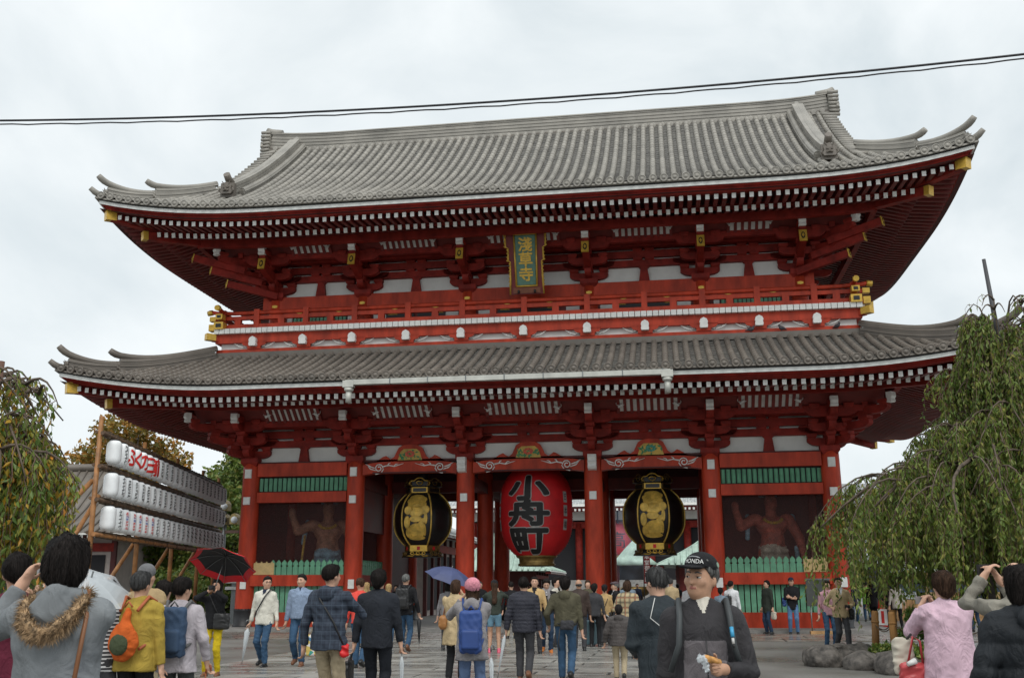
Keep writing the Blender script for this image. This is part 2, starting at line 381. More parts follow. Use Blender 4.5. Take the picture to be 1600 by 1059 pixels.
GTAIL = MB().box((0, .5, 0), (.23, 1.2, .36)).mesh('tail_beam', 'vermilion_shaded')
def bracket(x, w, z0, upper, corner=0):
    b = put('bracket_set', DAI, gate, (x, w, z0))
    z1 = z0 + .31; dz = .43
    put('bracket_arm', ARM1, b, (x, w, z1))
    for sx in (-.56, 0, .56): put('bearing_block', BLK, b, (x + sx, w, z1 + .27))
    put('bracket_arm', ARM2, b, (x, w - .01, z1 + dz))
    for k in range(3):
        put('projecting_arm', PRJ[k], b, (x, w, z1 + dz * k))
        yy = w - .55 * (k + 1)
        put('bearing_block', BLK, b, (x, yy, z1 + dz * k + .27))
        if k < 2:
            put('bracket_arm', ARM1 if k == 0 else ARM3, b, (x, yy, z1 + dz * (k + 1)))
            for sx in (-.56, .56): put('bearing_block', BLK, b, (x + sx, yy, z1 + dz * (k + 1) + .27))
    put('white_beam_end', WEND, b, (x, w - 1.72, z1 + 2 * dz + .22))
    put('beam_stub', MB().box((x, w - 1.2, z1 + 2 * dz + .37), (.24, 1.1, .3)).mesh('beam_stub', 'vermilion_shaded'), b)
    if upper:
        put('tail_beam', GTAIL, b, (x, w - 1.7, z1 + dz * 1.62), (R(-12), 0, 0)); put('gold_cap', GCAPM, b, (x, w - 1.805, z1 + dz * 1.62 + .03), (R(-12), 0, 0))
    if corner:
        for k in range(3):
            o = put('projecting_arm', PRJ[k], b, (x, w, z1 + dz * k + .004), (0, 0, R(90 * corner)))
            o = put('projecting_arm', PRJ[k], b, (x, w, z1 + dz * k + .008), (0, 0, R(45 * corner)), (1, 1.38, 1))
            xx = x + corner * .55 * (k + 1)
            if k < 2:
                put('bracket_arm', ARM1, b, (xx, w, z1 + dz * (k + 1) + .003), (0, 0, R(90)))
            put('bearing_block', BLK, b, (x + corner * .55 * (k + 1), w - .55 * (k + 1), z1 + dz * k + .27), (0, 0, R(45)))
        put('white_beam_end', WEND, b, (x + corner * 1.72, w, z1 + 2 * dz + .22), (0, 0, R(90 * corner)))
        put('white_beam_end', WEND, b, (x + corner * 1.75, w - 1.75, z1 + 2 * dz + .3), (0, 0, R(45 * corner)))
        if upper:
            for k, (dd, zz) in enumerate(((2.15, .60), (2.75, .98), (1.6, .15))):
                xx = x + corner * dd * .9; 
                put('tail_beam', GTAIL, b, (xx, w - dd * .72, z1 + zz), (R(-10), 0, R(62 * corner)), (.75, 1.6, .72))
                put('gold_cap', GCAPM, b, (xx + corner * .15, w - dd * .72 - .075, z1 + zz + .03), (R(-10), 0, R(62 * corner)), (.75, 1, .72))
    return b
def storey_wall(xs, w, zb, upper):
    """plaster, through beams, struts, ribbed cove between bracket sets"""
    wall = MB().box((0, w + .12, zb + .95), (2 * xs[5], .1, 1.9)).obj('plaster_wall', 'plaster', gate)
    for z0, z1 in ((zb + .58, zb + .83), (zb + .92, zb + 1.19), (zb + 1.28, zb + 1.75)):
        MB().box((0, w, (z0 + z1) / 2), (2 * xs[5] + .9, .26, z1 - z0)).obj('through_beam', 'vermilion_shaded', wall)
    MB().box((0, w - .55, zb + 1.33), (2 * xs[5] + 1.9, .2, .24)).obj('through_beam', 'vermilion_shaded', wall)
    MB().box((0, w - 1.1, zb + 1.30), (2 * xs[5] + 2.9, .2, .22)).obj('through_beam', 'vermilion_shaded', wall)
    e_ = xs[5] + 1.7
    MB().add([(-e_, w - 1.14, zb + 1.43), (e_, w - 1.14, zb + 1.43), (e_, w - 1.74, zb + 1.91), (-e_, w - 1.74, zb + 1.91)], [(0, 1, 2, 3)]).obj('cove_board', 'red_board', wall)
    for i in range(5):
        a, b = xs[i], xs[i + 1]; mid = (a + b) / 2
        if upper or i in (0, 4):
            if not (upper and i == 2): MB().prism([(mid - .20, zb), (mid + .20, zb), (mid + .13, zb + .5), (mid + .22, zb + .585), (mid - .22, zb + .585), (mid - .13, zb + .5)], w - .10, w + .1, 'y').obj('strut', 'vermilion_shaded', wall)
        for z in (zb + .83, zb + 1.19):
            for sx in (-.22, .22): put('bearing_block', BLK, wall, (mid + sx, w - .01, z - .035), scale=(1, 1, .8))
        # ribbed cove
        c0, c1 = a + 1.02, b - 1.02; y0, y1 = w - 1.18, w - 1.78; z0, z1 = zb + 1.40, zb + 1.88
        MB().add([(c0, y0, z0), (c1, y0, z0), (c1, y1, z1), (c0, y1, z1)], [(0, 1, 2, 3)]).obj('cove_panel', 'white_paint', wall)
        n = max(5, int(round((c1 - c0) / .23))); d = Vector((0, y1 - y0, z1 - z0))
        for k in range(n + 1):
            x = c0 + (c1 - c0) * k / n
            MB().box((x, (y0 + y1) / 2 - .02, (z0 + z1) / 2 - .03), (.105, d.length + .05, .07), rot=Matrix.Rotation(math.atan2(d.z, -d.y) * -1, 3, 'X')).obj('cove_rib', 'red_board', wall)
        MB().box((mid, y1 - .06, z1 + .02), (c1 - c0 + 2.3, .16, .16)).obj('cove_beam', 'red_board', wall)
        for sg, e in ((1, c0), (-1, c1)):
            s = MB(); y = y0 - .22; z = z0 + .06
            s.box((e + sg * .22, y - .1, z + .16), (.50, .05, .07), rot=Matrix.Rotation(R(-30 * sg), 3, 'Y'))
            s.tube([(p[0], y - .1, p[1]) for p in spiral(e + sg * .0, z + .16, .09, 1.2, sg)], .018, 5)
            s.obj('scroll_ornament', 'white_paint', wall)
    return wall
wl = storey_wall(CX, YF, 6.02, False)
wu = storey_wall(UX, .62, 12.53, True)
for i, x in enumerate(CX): bracket(x, YF, 5.90, False, -1 if i == 0 else 1 if i == 5 else 0)
for i, x in enumerate(UX): bracket(x, .62, 12.36, True, -1 if i == 0 else 1 if i == 5 else 0)
# side walls of both storeys (seen under the eaves)
for sg in (-1, 1):
    MB().box((sg * (CX[5] - .1), 4.43, 7.0), (.1, 7.6, 2.0)).obj('plaster_wall', 'plaster', gate)
    MB().box((sg * (CX[5] + .55), 4.43, 7.35), (.2, 9.6, .24)).obj('through_beam', 'vermilion_shaded', gate)
    MB().box((sg * (CX[5] + 1.1), 4.43, 7.42), (.2, 10.6, .22)).obj('through_beam', 'vermilion_shaded', gate)
    MB().box((sg * CX[5], 4.43, 6.72), (.25, 8, .25)).obj('through_beam', 'vermilion_shaded', gate)
    MB().box((sg * CX[5], 4.43, 7.25), (.25, 8, .5)).obj('through_beam', 'vermilion_shaded', gate)
    MB().box((sg * (UX[5] - .1), 4.43, 12.9), (.1, 7.2, 3.4)).obj('plaster_wall', 'plaster', gate)
    for z in (11.6, 12.33, 13.2, 13.8): MB().box((sg * UX[5], 4.43, z), (.25, 7.5, .38)).obj('through_beam', 'vermilion_shaded', gate)
    MB().box((sg * (UX[5] + .55), 4.43, 13.85), (.2, 9.2, .24)).obj('through_beam', 'vermilion_shaded', gate)
    MB().box((sg * (UX[5] + 1.1), 4.43, 13.95), (.2, 10.2, .22)).obj('through_beam', 'vermilion_shaded', gate)
    for k in range(3):
        for zc, xx, g in ((5.9, CX[5], 6.21), (12.36, UX[5], 12.67)):
            put('projecting_arm', PRJ[k], gate, (sg * xx, YM, g + .43 * k), (0, 0, R(90 * sg)))

# ---- upper storey: columns, doors and green windows behind the balcony
ucol = MB().lathe([(.30, 10.3), (.30, 12.40)], 22).mesh('upper_column', 'vermilion')
for x in UX: put('upper_column', ucol, gate, (x, .62, 0))
MB().box((0, .70, 11.5), (19.9, .1, 2.1)).obj('upper_wall_boards', 'red_board', gate)
beamx('upper_beam', UX[0] - .5, UX[5] + .5, .56, 12.02, 12.50, .36)
beamx('upper_beam', UX[0] - .3, UX[5] + .3, .56, 10.4, 10.62, .4)
rosette = MB().prism([(.11 * math.cos(k * .5236) * (1.25 if k % 2 else .8), .07 + .06 * math.sin(k * .5236)) for k in range(12)], -.03, 0, 'y').mesh('gold_rosette', 'gold')
gwm = MB().box((0, 0, 0), (.11, .05, .9)).mesh('slat', 'green_paint')
for i in range(5):
    a, b = UX[i] + .42, UX[i + 1] - .42; mid = (a + b) / 2
    beamx('door_rail', a - .1, b + .1, .60, 11.80, 11.98, .16, 'vermilion')
    if i in (0, 4):
        MB().box((mid, .63, 11.3), (b - a - .5, .06, 1.1)).obj('window_back', 'black_paint', gate)
        n = 14
        for k in range(n): put('slat', gwm, gate, (a + .35 + (b - a - .7) * k / (n - 1), .58, 11.28))
        for sg in (-1, 1): MB().box((mid + sg * ((b - a) / 2 - .12), .61, 11.25), (.2, .06, .9)).obj('white_panel', 'plaster', gate)
    else:
        for sg in (-1, 1):
            d = MB().box((mid + sg * .62, .62, 11.25), (1.1, .08, 1.1)).obj('door', 'black_paint', gate)
            MB().prism([(mid + sg * .35 + q[0], 11.18 + q[1]) for q in ((-.14, -.1), (.14, -.1), (0, .13))], .55, .575, 'y').obj('gold_fitting', 'gold', d)
            MB().box((mid + sg * .9, .565, 11.72), (.36, .03, .10)).obj('gold_fitting', 'gold', d)
            MB().box((mid + sg * ((b - a) / 2 - .22), .63, 11.25), (.5, .06, .9)).obj('white_panel', 'plaster', gate)
    for x in (mid - .8, mid + .8): put('gold_rosette', rosette, gate, (x, .52, 11.84))
for x in UX: put('gold_rosette', rosette, gate, (x, .35, 12.06))

# ---- balcony
bal = MB().box((0, 4.43, 10.86), (23.3, 10.0, .1)).obj('balcony', 'vermilion', gate)
BX, BY0, BY1 = 11.75, -.72, 9.58
def ring(name, z0, z1, out, th, m, parent=bal):
    o = MB(); x = BX + out; y0 = BY0 - out; y1 = BY1 + out
    for sg, y in ((1, y0 + th / 2), (-1, y1 - th / 2)): o.box((0, y, (z0 + z1) / 2), (2 * x, th, z1 - z0))
    for sx in (-1, 1): o.box((sx * (x - th / 2), (y0 + y1) / 2, (z0 + z1) / 2), (th, y1 - y0 - 2 * th - .004, z1 - z0))
    return o.obj(name, m, parent)
ring('base_beam', 9.86, 10.22, 0, .4, 'vermilion'); ring('white_band', 10.22, 10.5, -.14, .2, 'plaster'); ring('edge_beam', 10.46, 10.80, .04, .4, 'vermilion')
MB().box((0, 4.43, 9.2), (22.2, 9.0, 1.5)).obj('roof_core', 'dark_red', bal)
plank = MB().box((0, 0, 0), (.188, .34, .19)).mesh('plank_end', 'white_paint')
for k in range(112):
    x = -BX - .05 + (k + .5) * (2 * BX + .1) / 112; put('plank_end', plank, bal, (x, BY0 - .04, 10.895))
pls = MB().box((0, 0, 0), (.34, .205, .19)).mesh('plank_end', 'white_paint')
for sg in (-1, 1):
    for k in range(6): put('plank_end', pls, bal, (sg * (BX + .01), BY0 + .25 + k * .212, 10.895))
    MB().box((sg * (BX + .01), 5.2, 10.895), (.34, 8.6, .19)).obj('plank_edge', 'white_paint', bal)
boss = MB().prism([(-.125, -.17), (.125, -.17), (.145, -.10), (.125, -.02), (.145, .05), (.11, .14), (0, .2), (-.11, .14), (-.145, .05), (-.125, -.02), (-.145, -.10)], -.2, 0, 'y').mesh('white_boss', 'white_paint')
seat = MB().prism([(-.52, .16), (-.42, .02), (-.26, -.02), (-.26, -.12), (.26, -.12), (.26, -.02), (.42, .02), (.52, .16)], -.1, 0, 'y').mesh('boss_seat', 'vermilion')
curlm = []
for sg in (-1, 1):
    curl = MB()
    curl.tube([(sg * (.36 + .0) + p[0] * sg, -.03, p[1]) for p in [(q[0], q[1]) for q in spiral(0, .02, .08, 1.2, 1)]], .018, 5)
    curl.tube([(sg * .42, -.03, -.06), (sg * .62, -.03, 0), (sg * .8, -.03, .12)], [.03, .025, .012], 5)
    curlm.append(curl.mesh('scroll_carving', 'white_paint'))
bosses = [UX[0] + .0, -8.2, -6.42, -4.36, -2.31, 0, 2.31, 4.36, 6.42, 8.2, UX[5]]
bosses = [-10.25, -8.3, -6.4, -4.35, -2.3, 0, 2.3, 4.35, 6.4, 8.3, 10.25]
for x in bosses:
    put('boss_seat', seat, bal, (x, BY0 + .06, 10.34)); put('white_boss', boss, bal, (x, BY0 - .02, 10.47)); [put('scroll_carving', c_, bal, (x, BY0 + .04, 10.34)) for c_ in curlm]
# railing
post = MB().box((0, 0, .39), (.21, .21, .78)).mesh('rail_post', 'vermilion'); spost = MB().box((0, 0, .16), (.24, .16, .32)).mesh('rail_block', 'vermilion')
cap = MB().box((0, 0, 0), (.30, .30, .22)).box((0, -.16, 0), (.16, .03, .11), 1).mesh('gold_end', ['gold', 'black_paint'])
rod = MB().lathe([(.10, 0), (.11, .05), (.10, .2)], 12).mesh('gold_end', 'gold')
for nm_, z, s_ in (('bottom_rail', 11.11, .19), ('middle_rail', 11.46, .14), ):
    o = MB().box((0, BY0 + .15, z), (2 * BX + .5, s_, s_))
    for sx in (-1, 1): o.box((sx * (BX - .15), 4.43, z + .002), (s_, BY1 - BY0 + .5, s_))
    o.obj(nm_, 'vermilion', bal)
o = MB().tube([(-BX - .45, BY0 + .15, 11.76), (-BX - .1, BY0 + .15, 11.70), (-BX + .6, BY0 + .15, 11.66), (BX - .6, BY0 + .15, 11.66), (BX + .1, BY0 + .15, 11.70), (BX + .45, BY0 + .15, 11.76)], .078, 10)
for sx in (-1, 1): o.tube([(sx * (BX - .15), BY0 - .45, 11.80), (sx * (BX - .15), BY0 - .1, 11.72), (sx * (BX - .15), BY0 + .6, 11.67), (sx * (BX - .15), BY1, 11.67)], .078, 10)
o.obj('top_rail', 'vermilion', bal)
for x in bosses: put('rail_post', post, bal, (x, BY0 + .15, 11.0))
for i in range(len(bosses) - 1):
    put('rail_block', spost, bal, ((bosses[i] + bosses[i + 1]) / 2, BY0 + .15, 11.16))
for sg in (-1, 1):
    put('rail_block', spost, bal, (sg * 11.0, BY0 + .15, 11.16)); put('rail_post', post, bal, (sg * (BX - .15), BY0 + .15, 11.0))
    for y in (1.5, 3.5, 5.5, 7.5): put('rail_post', post, bal, (sg * (BX - .15), y, 11.0))
    for z, s_ in ((11.11, 1.25), (11.46, .9)):
        put('gold_end', cap, bal, (sg * (BX - .15), BY0 - .14, z), scale=(s_, 1, s_)); put('gold_end', cap, bal, (sg * (BX + .25), BY0 + .15, z), (0, 0, R(90 * sg)), (s_ * .8, .8, s_ * .9))
    put('gold_end', rod, bal, (sg * (BX - .15), BY0 - .32, 11.775), (R(100), 0, 0)); put('gold_end', rod, bal, (sg * (BX + .3), BY0 + .15, 11.74), (0, R(100 * sg), 0))
    put('gold_end', MB().box((0, -.06, 0), (.25, .36, .25)).mesh('gold_end', 'gold'), bal, (sg * (BX + .14), BY0 - .14, 10.68), (0, 0, R(45 * sg)))
    put('hip_beam', MB().box((0, .35, 0), (.23, .7, .23)).mesh('hip_beam', 'vermilion'), bal, (sg * (BX + .12), BY0 - .1, 10.655), (0, 0, R(45 * sg)))
# ------------------------------------------------------------------ the two roofs
def roof(name, X, YE, zs, lift0, liftp, liftA, a, b, T, tile, fly_y, fly_z, base_y, base_z, base_in, purl_y, gableX=None):
    """X, YE: half length and y of the front white eave board; zs its height; T run of the slope from eave to top"""
    YC = 4.43; D = YC - YE                                    # half depth
    def lift(s, half): 
        q = (abs(s) - (half - (X - lift0))) / (X - lift0); return liftA * max(0, q) ** liftp
    Xe = X + .13; De = D + .13; zt = zs + .17
    def zf(s, half, t):
        f = max(0, 1 - t / 5.0) ** 2; return zt + a * t + b * t * t + lift(s, half) * f
    def tmax(x): return T if (gableX and abs(x) <= gableX) else min(T, Xe - abs(x))
    root = MB()
    # pan sheets, courses stepped; front is fine, back and sides coarser
    def sheet(side, step):
        o = MB(); half = X if side in 'fb' else D; He = Xe if side in 'fb' else De
        n = int(2 * He / .18) if side == 'f' else int(2 * He / .6)
        ts = []
        TT = T if side in 'fb' else (T if not gableX else Xe - gableX + .3)
        t = 0
        while t < TT - .01:
            ts.append((t, .035)); ts.append((min(t + step, TT), 0.0)); t += step
        vs = []; 
        for t, up in ts:
            for k in range(n + 1):
                s = -He + 2 * He * k / n
                lim = He - t if not (gableX and side in 'fb' and t > Xe - gableX) else gableX
                s = max(-lim, min(lim, s)) if lim > 0 else 0
                dip = -.03 if k % 2 else 0
                z = zf(s, half, t) + up + (dip if side == 'f' else 0)
                vs.append({'f': (s, YC - De + t, z), 'b': (s, YC + De - t, z), 'r': (Xe - t, YC + s, z), 'l': (-Xe + t, YC + s, z)}[side])
        m = len(ts); fs = []
        for i in range(m - 1):
            for k in range(n):
                q = (i * (n + 1) + k, i * (n + 1) + k + 1, (i + 1) * (n + 1) + k + 1, (i + 1) * (n + 1) + k)
                if vs[q[0]] != vs[q[1]]: fs.append(q if side in 'fr' else tuple(reversed(q)))
        o.add(vs, fs); return o
    top = sheet('f', .27).obj(name, 'tile_pan', gate)
    for s in 'brl': sheet(s, .8).obj('roof_slope', 'tile_pan', top)
    # barrel tile rows, each tile slightly conical
    def row(pt, TT, r=.104):
        o = MB(); t = -.02; n = 7; L_ = .31; prev = None
        while t < TT - .02:
            t2 = min(t + L_, TT)
            p0, p1 = pt(t), pt(t2); d = Vector(p1) - Vector(p0)
            d.normalize(); sd = Vector((d.y, -d.x, 0)).normalized(); up = sd.cross(d)
            vs = []
            for p, rr in ((p0, r * 1.045), (p1, r * .955)):
                for k in range(n):
                    th = math.pi * (k / (n - 1)) ; vs.append(Vector(p) + sd * (rr * math.cos(th)) + up * (rr * math.sin(th) * 1.05 + .015))
            fs = [(k, n + k, n + k + 1, k + 1) for k in range(n - 1)] + [tuple(range(n))]
            o.add(vs, fs, 0, True); o.sm[-1] = False; t = t2
        return o
    disc = MB().lathe([(.128, -.08), (.138, .0), (.118, .016), (.108, .0), (.055, .002), (.05, .02), (.01, .025)], 16).mesh('eave_tile', tile)
    nrow = int(round(2 * (X - .1) / .36))
    for k in range(nrow + 1):
        x = -(X - .12) + 2 * (X - .12) * k / nrow; TT = tmax(x)
        if TT < .25: continue
        f = lambda t: (x, YC - De + t, zf(x, X, t) + .005)
        row(f, TT - (.0 if TT == T else .12)).obj('tile_row', tile, top)
        put('eave_tile', disc, top, (x, YC - De - .06, zf(x, X, 0) + .045), (R(97), 0, 0))
    sr = MB(); ns = int(2 * (D - .1) / .36)
    for sg in (-1, 1):
        for k in range(ns + 1):
            y = -(D - .12) + 2 * (D - .12) * k / ns; TT = min(De - abs(y), (Xe - gableX + .2) if gableX else T)
            if TT < .3: continue
            q = row(lambda t: (sg * (Xe - t), YC + y, zf(y, D, t) + .005), TT)
            sr.add(q.v, q.f, 0, True)
            q = MB().lathe([(.115, -.05), (.118, 0), (.09, .01)], 10); M = Matrix.Rotation(R(95 * sg), 3, 'Y')
            sr.add([M @ Vector(v) + Vector((sg * (Xe + .01), YC + y, zf(y, D, 0) + .055)) for v in q.v], q.f, 0, False)
    stuff(sr.obj('side_tile_rows', tile, top))
    # eave edge: pan lip, dark gap, white board, red fascia, running round the four sides
    def edge(nm_, m, sec_f):
        """sec: list of (outward, dz) relative to the white board line"""
        o = MB()
        for side in 'frbl':
            half, dep = (X, D) if side in 'fb' else (D, X); N = 40
            rings = []
            for k in range(N + 1):
                s = -half + 2 * half * k / N
                rings.append([(s, off, dz + lift(s, half)) for off, dz in sec_f])
            vs = []
            for ri in rings:
                for s, off, z in ri:
                    e = dep + off; ss = s * (half + off) / half
                    vs.append({'f': (ss, YC - e, zs + z), 'b': (-ss, YC + e, zs + z), 'r': (e, YC + ss, zs + z), 'l': (-e, YC - ss, zs + z)}[side])
            n = len(sec_f); fs = [(i * n + k, i * n + (k + 1) % n, (i + 1) * n + (k + 1) % n, (i + 1) * n + k) for i in range(N) for k in range(n)]
            o.add(vs, fs)
        return o.obj(nm_, m, top)
    edge('pan_lip', tile, [(.13, .17), (.14, .11), (.02, .10), (.0, .17)])
    edge('eave_gap', 'black_paint', [(.04, .115), (.04, .055), (-.2, .055), (-.2, .115)])
    edge('white_eave_board', 'white_paint', [(.02, .06), (.02, -.07), (-.1, -.07), (-.1, .06)])
    edge('red_fascia', 'vermilion_shaded', [(-.02, -.072), (-.08, -.14), (-.12, -.14), (-.19, fly_z - zs + .10), (-.4, fly_z - zs + .10), (-.4, -.072)])
    # rafters
    wid = .135
    def lf(x): return lift(x, X)
    fl_len = base_y - fly_y + .35
    flym = MB().box((0, fl_len / 2, 0), (wid, fl_len, .165), 0, endm=1).mesh('flying_rafter', ['red_board', 'white_paint'])
    full = base_in - base_y
    basem = MB().box((0, full / 2, 0), (wid, full, .175), 0, endm=1).mesh('base_rafter', ['red_board', 'white_paint'])
    sp = .287; nr = int((X - .55) / sp)
    flr = .17
    for k in range(-nr, nr + 1):
        x = k * sp; lz = lf(x)
        put('flying_rafter', flym, top, (x, fly_y, fly_z + lz), (math.atan2(flr - .25 * lz, fl_len), 0, 0))
    rest = MB()
    def raft(x, indiv):
        lz = lf(x) * .72; e = min(base_in, YE + (X - abs(x)) + .05)
        if e - base_y < .15: return
        sl = .30 - .10 * lz
        if e >= base_in - .01:
            put('base_rafter', basem, top, (x, base_y, base_z + lz), (math.atan(sl), 0, 0)) if indiv else None
        else:
            q = MB().box((0, (e - base_y) / 2, 0), (wid, e - base_y, .175), 0, endm=1)
            put('base_rafter', q.mesh('base_rafter', ['red_board', 'white_paint']), top, (x, base_y, base_z + lz), (math.atan(sl), 0, 0))
    for k in range(-nr, nr + 1): raft((k + .5) * sp if k < nr else k * sp + .1, True)
    # side rafters (both rows), joined
    nd = int((D - .5) / sp)
    for sg in (-1, 1):
        for k in range(-nd, nd + 1):
            y = k * sp; lz = lift(y, D)
            ins = D - abs(y)                                   # distance from the hip line measured along the eave
            L1 = min(fl_len, ins + .1)
            fo = X - (fly_y - YE)                              # x of flying ends
            M = Matrix.Rotation(math.atan2(flr - .25 * lz, fl_len) * sg, 3, 'Y')
            rest.box((sg * (fo - L1 / 2), YC + y, fly_z + lz + .085 * L1 / fl_len * 1), (L1, wid, .165), 0, rot=M)
            bo = X - (base_y - YE); L2 = min(full, bo - (X - ins))
            if L2 > .2:
                M = Matrix.Rotation(math.atan(.30 - .1 * lz) * sg, 3, 'Y')
                rest.box((sg * (bo - L2 / 2), YC + y, base_z + lz * .72 + .15 * L2), (L2, wid, .175), 0, rot=M)
    stuff(rest.obj('side_rafters', 'red_board', top))
    # boards over the rafters (closed soffit), purlins, hip rafters with gold ends
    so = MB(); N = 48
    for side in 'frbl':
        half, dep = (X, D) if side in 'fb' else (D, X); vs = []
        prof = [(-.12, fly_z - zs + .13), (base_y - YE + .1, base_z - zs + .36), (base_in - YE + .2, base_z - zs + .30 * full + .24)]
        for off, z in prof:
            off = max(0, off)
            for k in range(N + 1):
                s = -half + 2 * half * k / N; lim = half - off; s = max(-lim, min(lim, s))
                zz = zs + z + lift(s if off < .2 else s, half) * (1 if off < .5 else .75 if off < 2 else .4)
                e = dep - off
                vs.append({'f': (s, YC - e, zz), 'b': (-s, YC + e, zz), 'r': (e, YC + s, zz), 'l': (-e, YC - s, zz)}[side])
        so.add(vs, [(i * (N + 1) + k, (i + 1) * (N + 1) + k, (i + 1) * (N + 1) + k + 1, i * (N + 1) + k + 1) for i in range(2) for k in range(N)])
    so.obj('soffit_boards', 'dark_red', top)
    zp = base_z + .30 * (purl_y - base_y) - .09
    for nm_, y, zz, h in (('purlin', purl_y, zp - .16, .30), ('rafter_plate', base_y + .22, base_z + .16, .15)):
        px = X - (y - YE)
        o = MB(); N = 30
        for sy in (-1, 1):
            pts = [(-px + 2 * px * k / N, YC + sy * (D - (y - YE)), zz + lift(-px + 2 * px * k / N, X) * .6) for k in range(N + 1)]
            o.sweep(pts, [(-.1, -h / 2), (.1, -h / 2), (.1, h / 2), (-.1, h / 2)])
        py = D - (y - YE)
        for sx in (-1, 1):
            pts = [(sx * px, YC - py + 2 * py * k / N, zz + lift(-py + 2 * py * k / N, D) * .6 + .002) for k in range(N + 1)]
            o.sweep(pts, [(-.1, -h / 2), (.1, -h / 2), (.1, h / 2), (-.1, h / 2)])
        o.obj(nm_, 'vermilion_shaded', top)
    for sx in (-1, 1):
        for sy in (-1, 1):
            P = lambda t, z: (sx * (X - t), YC + sy * (D - t), z)
            o = MB(); e0 = -.02; ez = fly_z + liftA
            o.sweep([P(.22, ez - .02), P(1.3, base_z + liftA * .75 + .1), P(base_in - YE + .3, zp + .35)], [(-.14, -.24), (.14, -.24), (.14, .1), (-.14, .1)])
            hr = o.obj('hip_rafter', 'vermilion_shaded', top)
            q = MB().sweep([P(.16, ez - .03), P(.42, ez - .01)], [(-.155, -.25), (.155, -.25), (.155, .11), (-.155, .11)]); q.obj('gold_cap', 'gold', top)
            o = MB().sweep([P(1.18, base_z + liftA * .6 - .2), P(3.0, base_z + .3 * 1.4 - .02)], [(-.13, -.2), (.13, -.2), (.13, .1), (-.13, .1)]).obj('hip_rafter', 'vermilion_shaded', top)
            q = MB().sweep([P(1.12, base_z + liftA * .6 - .215), P(1.25, base_z + liftA * .6 - .2)], [(-.14, -.21), (.14, -.21), (.14, .11), (-.14, .11)]); q.obj('gold_cap', 'gold', top)
    # corner ridges in two stages with upturned ends
    capsec = lambda r: [(r * math.cos(k * math.pi / 6), r * math.sin(k * math.pi / 6)) for k in range(7)]
    def ridge(pts, h, w, nm_, rim=.11, layers=4):
        o = MB()
        for j in range(layers):
            ww = w * (1 if j % 2 == 0 else .86); z0, z1 = h * j / layers - .08, h * (j + 1) / layers - .08
            o.sweep(pts, [(-ww, z0), (ww, z0), (ww, z1 - .012), (-ww, z1 - .012)])
        o.sweep([(p[0], p[1], p[2] + h - .08) for p in pts], [(-rim * 1.25, -.03), (rim * 1.25, -.03)] + [(rim * 1.05 * math.cos(k * math.pi / 6), .0 + rim * math.sin(k * math.pi / 6)) for k in range(7)], smooth=False)
        return o
    def horn(p, d, s=1.0):
        """curved end cap that sweeps up"""
        o = MB(); d = Vector(d).normalized(); p = Vector(p)
        o.tube([p - d * .3 * s, p, p + d * .22 * s + Vector((0, 0, .06 * s)), p + d * .42 * s + Vector((0, 0, .2 * s)), p + d * .52 * s + Vector((0, 0, .34 * s))], [.11 * s, .12 * s, .115 * s, .10 * s, .07 * s], 10)
        return o
    def ogre(p, yaw, s=1.0):
        o = MB(); M = Matrix.Translation(p) @ Matrix.Rotation(yaw, 4, 'Z')
        q = MB(); poly = [(-.24, -.28), (.24, -.28), (.30, -.16), (.22, -.02), (.25, .12), (.15, .26), (0, .32), (-.15, .26), (-.25, .12), (-.22, -.02), (-.30, -.16)]
        q.prism([(x * s, z * s) for x, z in poly], -.10 * s, .08 * s, 'y')
        for sx in (-1, 1):
            q.tube([(sx * .10 * s, -.10 * s, .06 * s), (sx * .10 * s, -.16 * s, .05 * s)], .055 * s, 6); q.tube([(sx * .12 * s, -.08 * s, .2 * s), (sx * .2 * s, -.16 * s, .33 * s)], [.05 * s, .015 * s], 6)
            q.tube([(sx * .25 * s, -.05 * s, -.2 * s), (sx * .36 * s, -.08 * s, -.12 * s), (sx * .3 * s, -.1 * s, -.02 * s)], .05 * s, 6)
        q.tube([(-.13 * s, -.12 * s, -.12 * s), (0, -.17 * s, -.09 * s), (.13 * s, -.12 * s, -.12 * s)], .05 * s, 6); q.tube([(0, -.12 * s, .0), (0, -.2 * s, -.02 * s)], .05 * s, 6)
        o.add([M @ Vector(v) for v in q.v], q.f, 0, False); return o
    tk = (Xe - gableX) if gableX else T
    for sx in (-1, 1):
        for sy in (-1, 1):
            P = lambda t, up: (sx * (Xe - t), YC + sy * (De - t), zf(Xe - t, X, t) + up)
            front = sy < 0
            d_out = (sx, sy, 0)
            def stage(t0, t1, h, w, rise, sc):
                ts = [t0 - (t0 - t1) * k / 12 for k in range(13)]
                upc = lambda t: rise * max(0, 1 - (t - t1) / min(1.5, t0 - t1)) ** 2.4
                ridge([P(t, .0 + .25 * upc(t)) for t in ts], h, w, 'corner_ridge').obj('corner_ridge', tile, top)
                # cap course that keeps sweeping up past the end of the ridge
                pts = [P(t, h - .03 + upc(t)) for t in ts]
                e = Vector(pts[-1]); d = (e - Vector(pts[-3])).normalized()
                pts += [e + d * .17 * sc + Vector((0, 0, .03 * sc)), e + d * .31 * sc + Vector((0, 0, .09 * sc)), e + d * .42 * sc + Vector((0, 0, .16 * sc))]
                n_ = len(pts); MB().tube(pts, [.115] * (n_ - 3) + [.135 * sc, .13 * sc, .11 * sc], 10).obj('ridge_horn', tile, top)
                q = Vector(P(t1 - .04, h * .45)); ogre(q, yaw, .60 * sc).obj('ogre_tile', tile, top)
            yaw = math.atan2(sy, sx) + math.pi / 2
            stage(tk, 1.5, .44, .14, .20, .92)
            stage(1.62, .28, .33, .13, .26, .88)
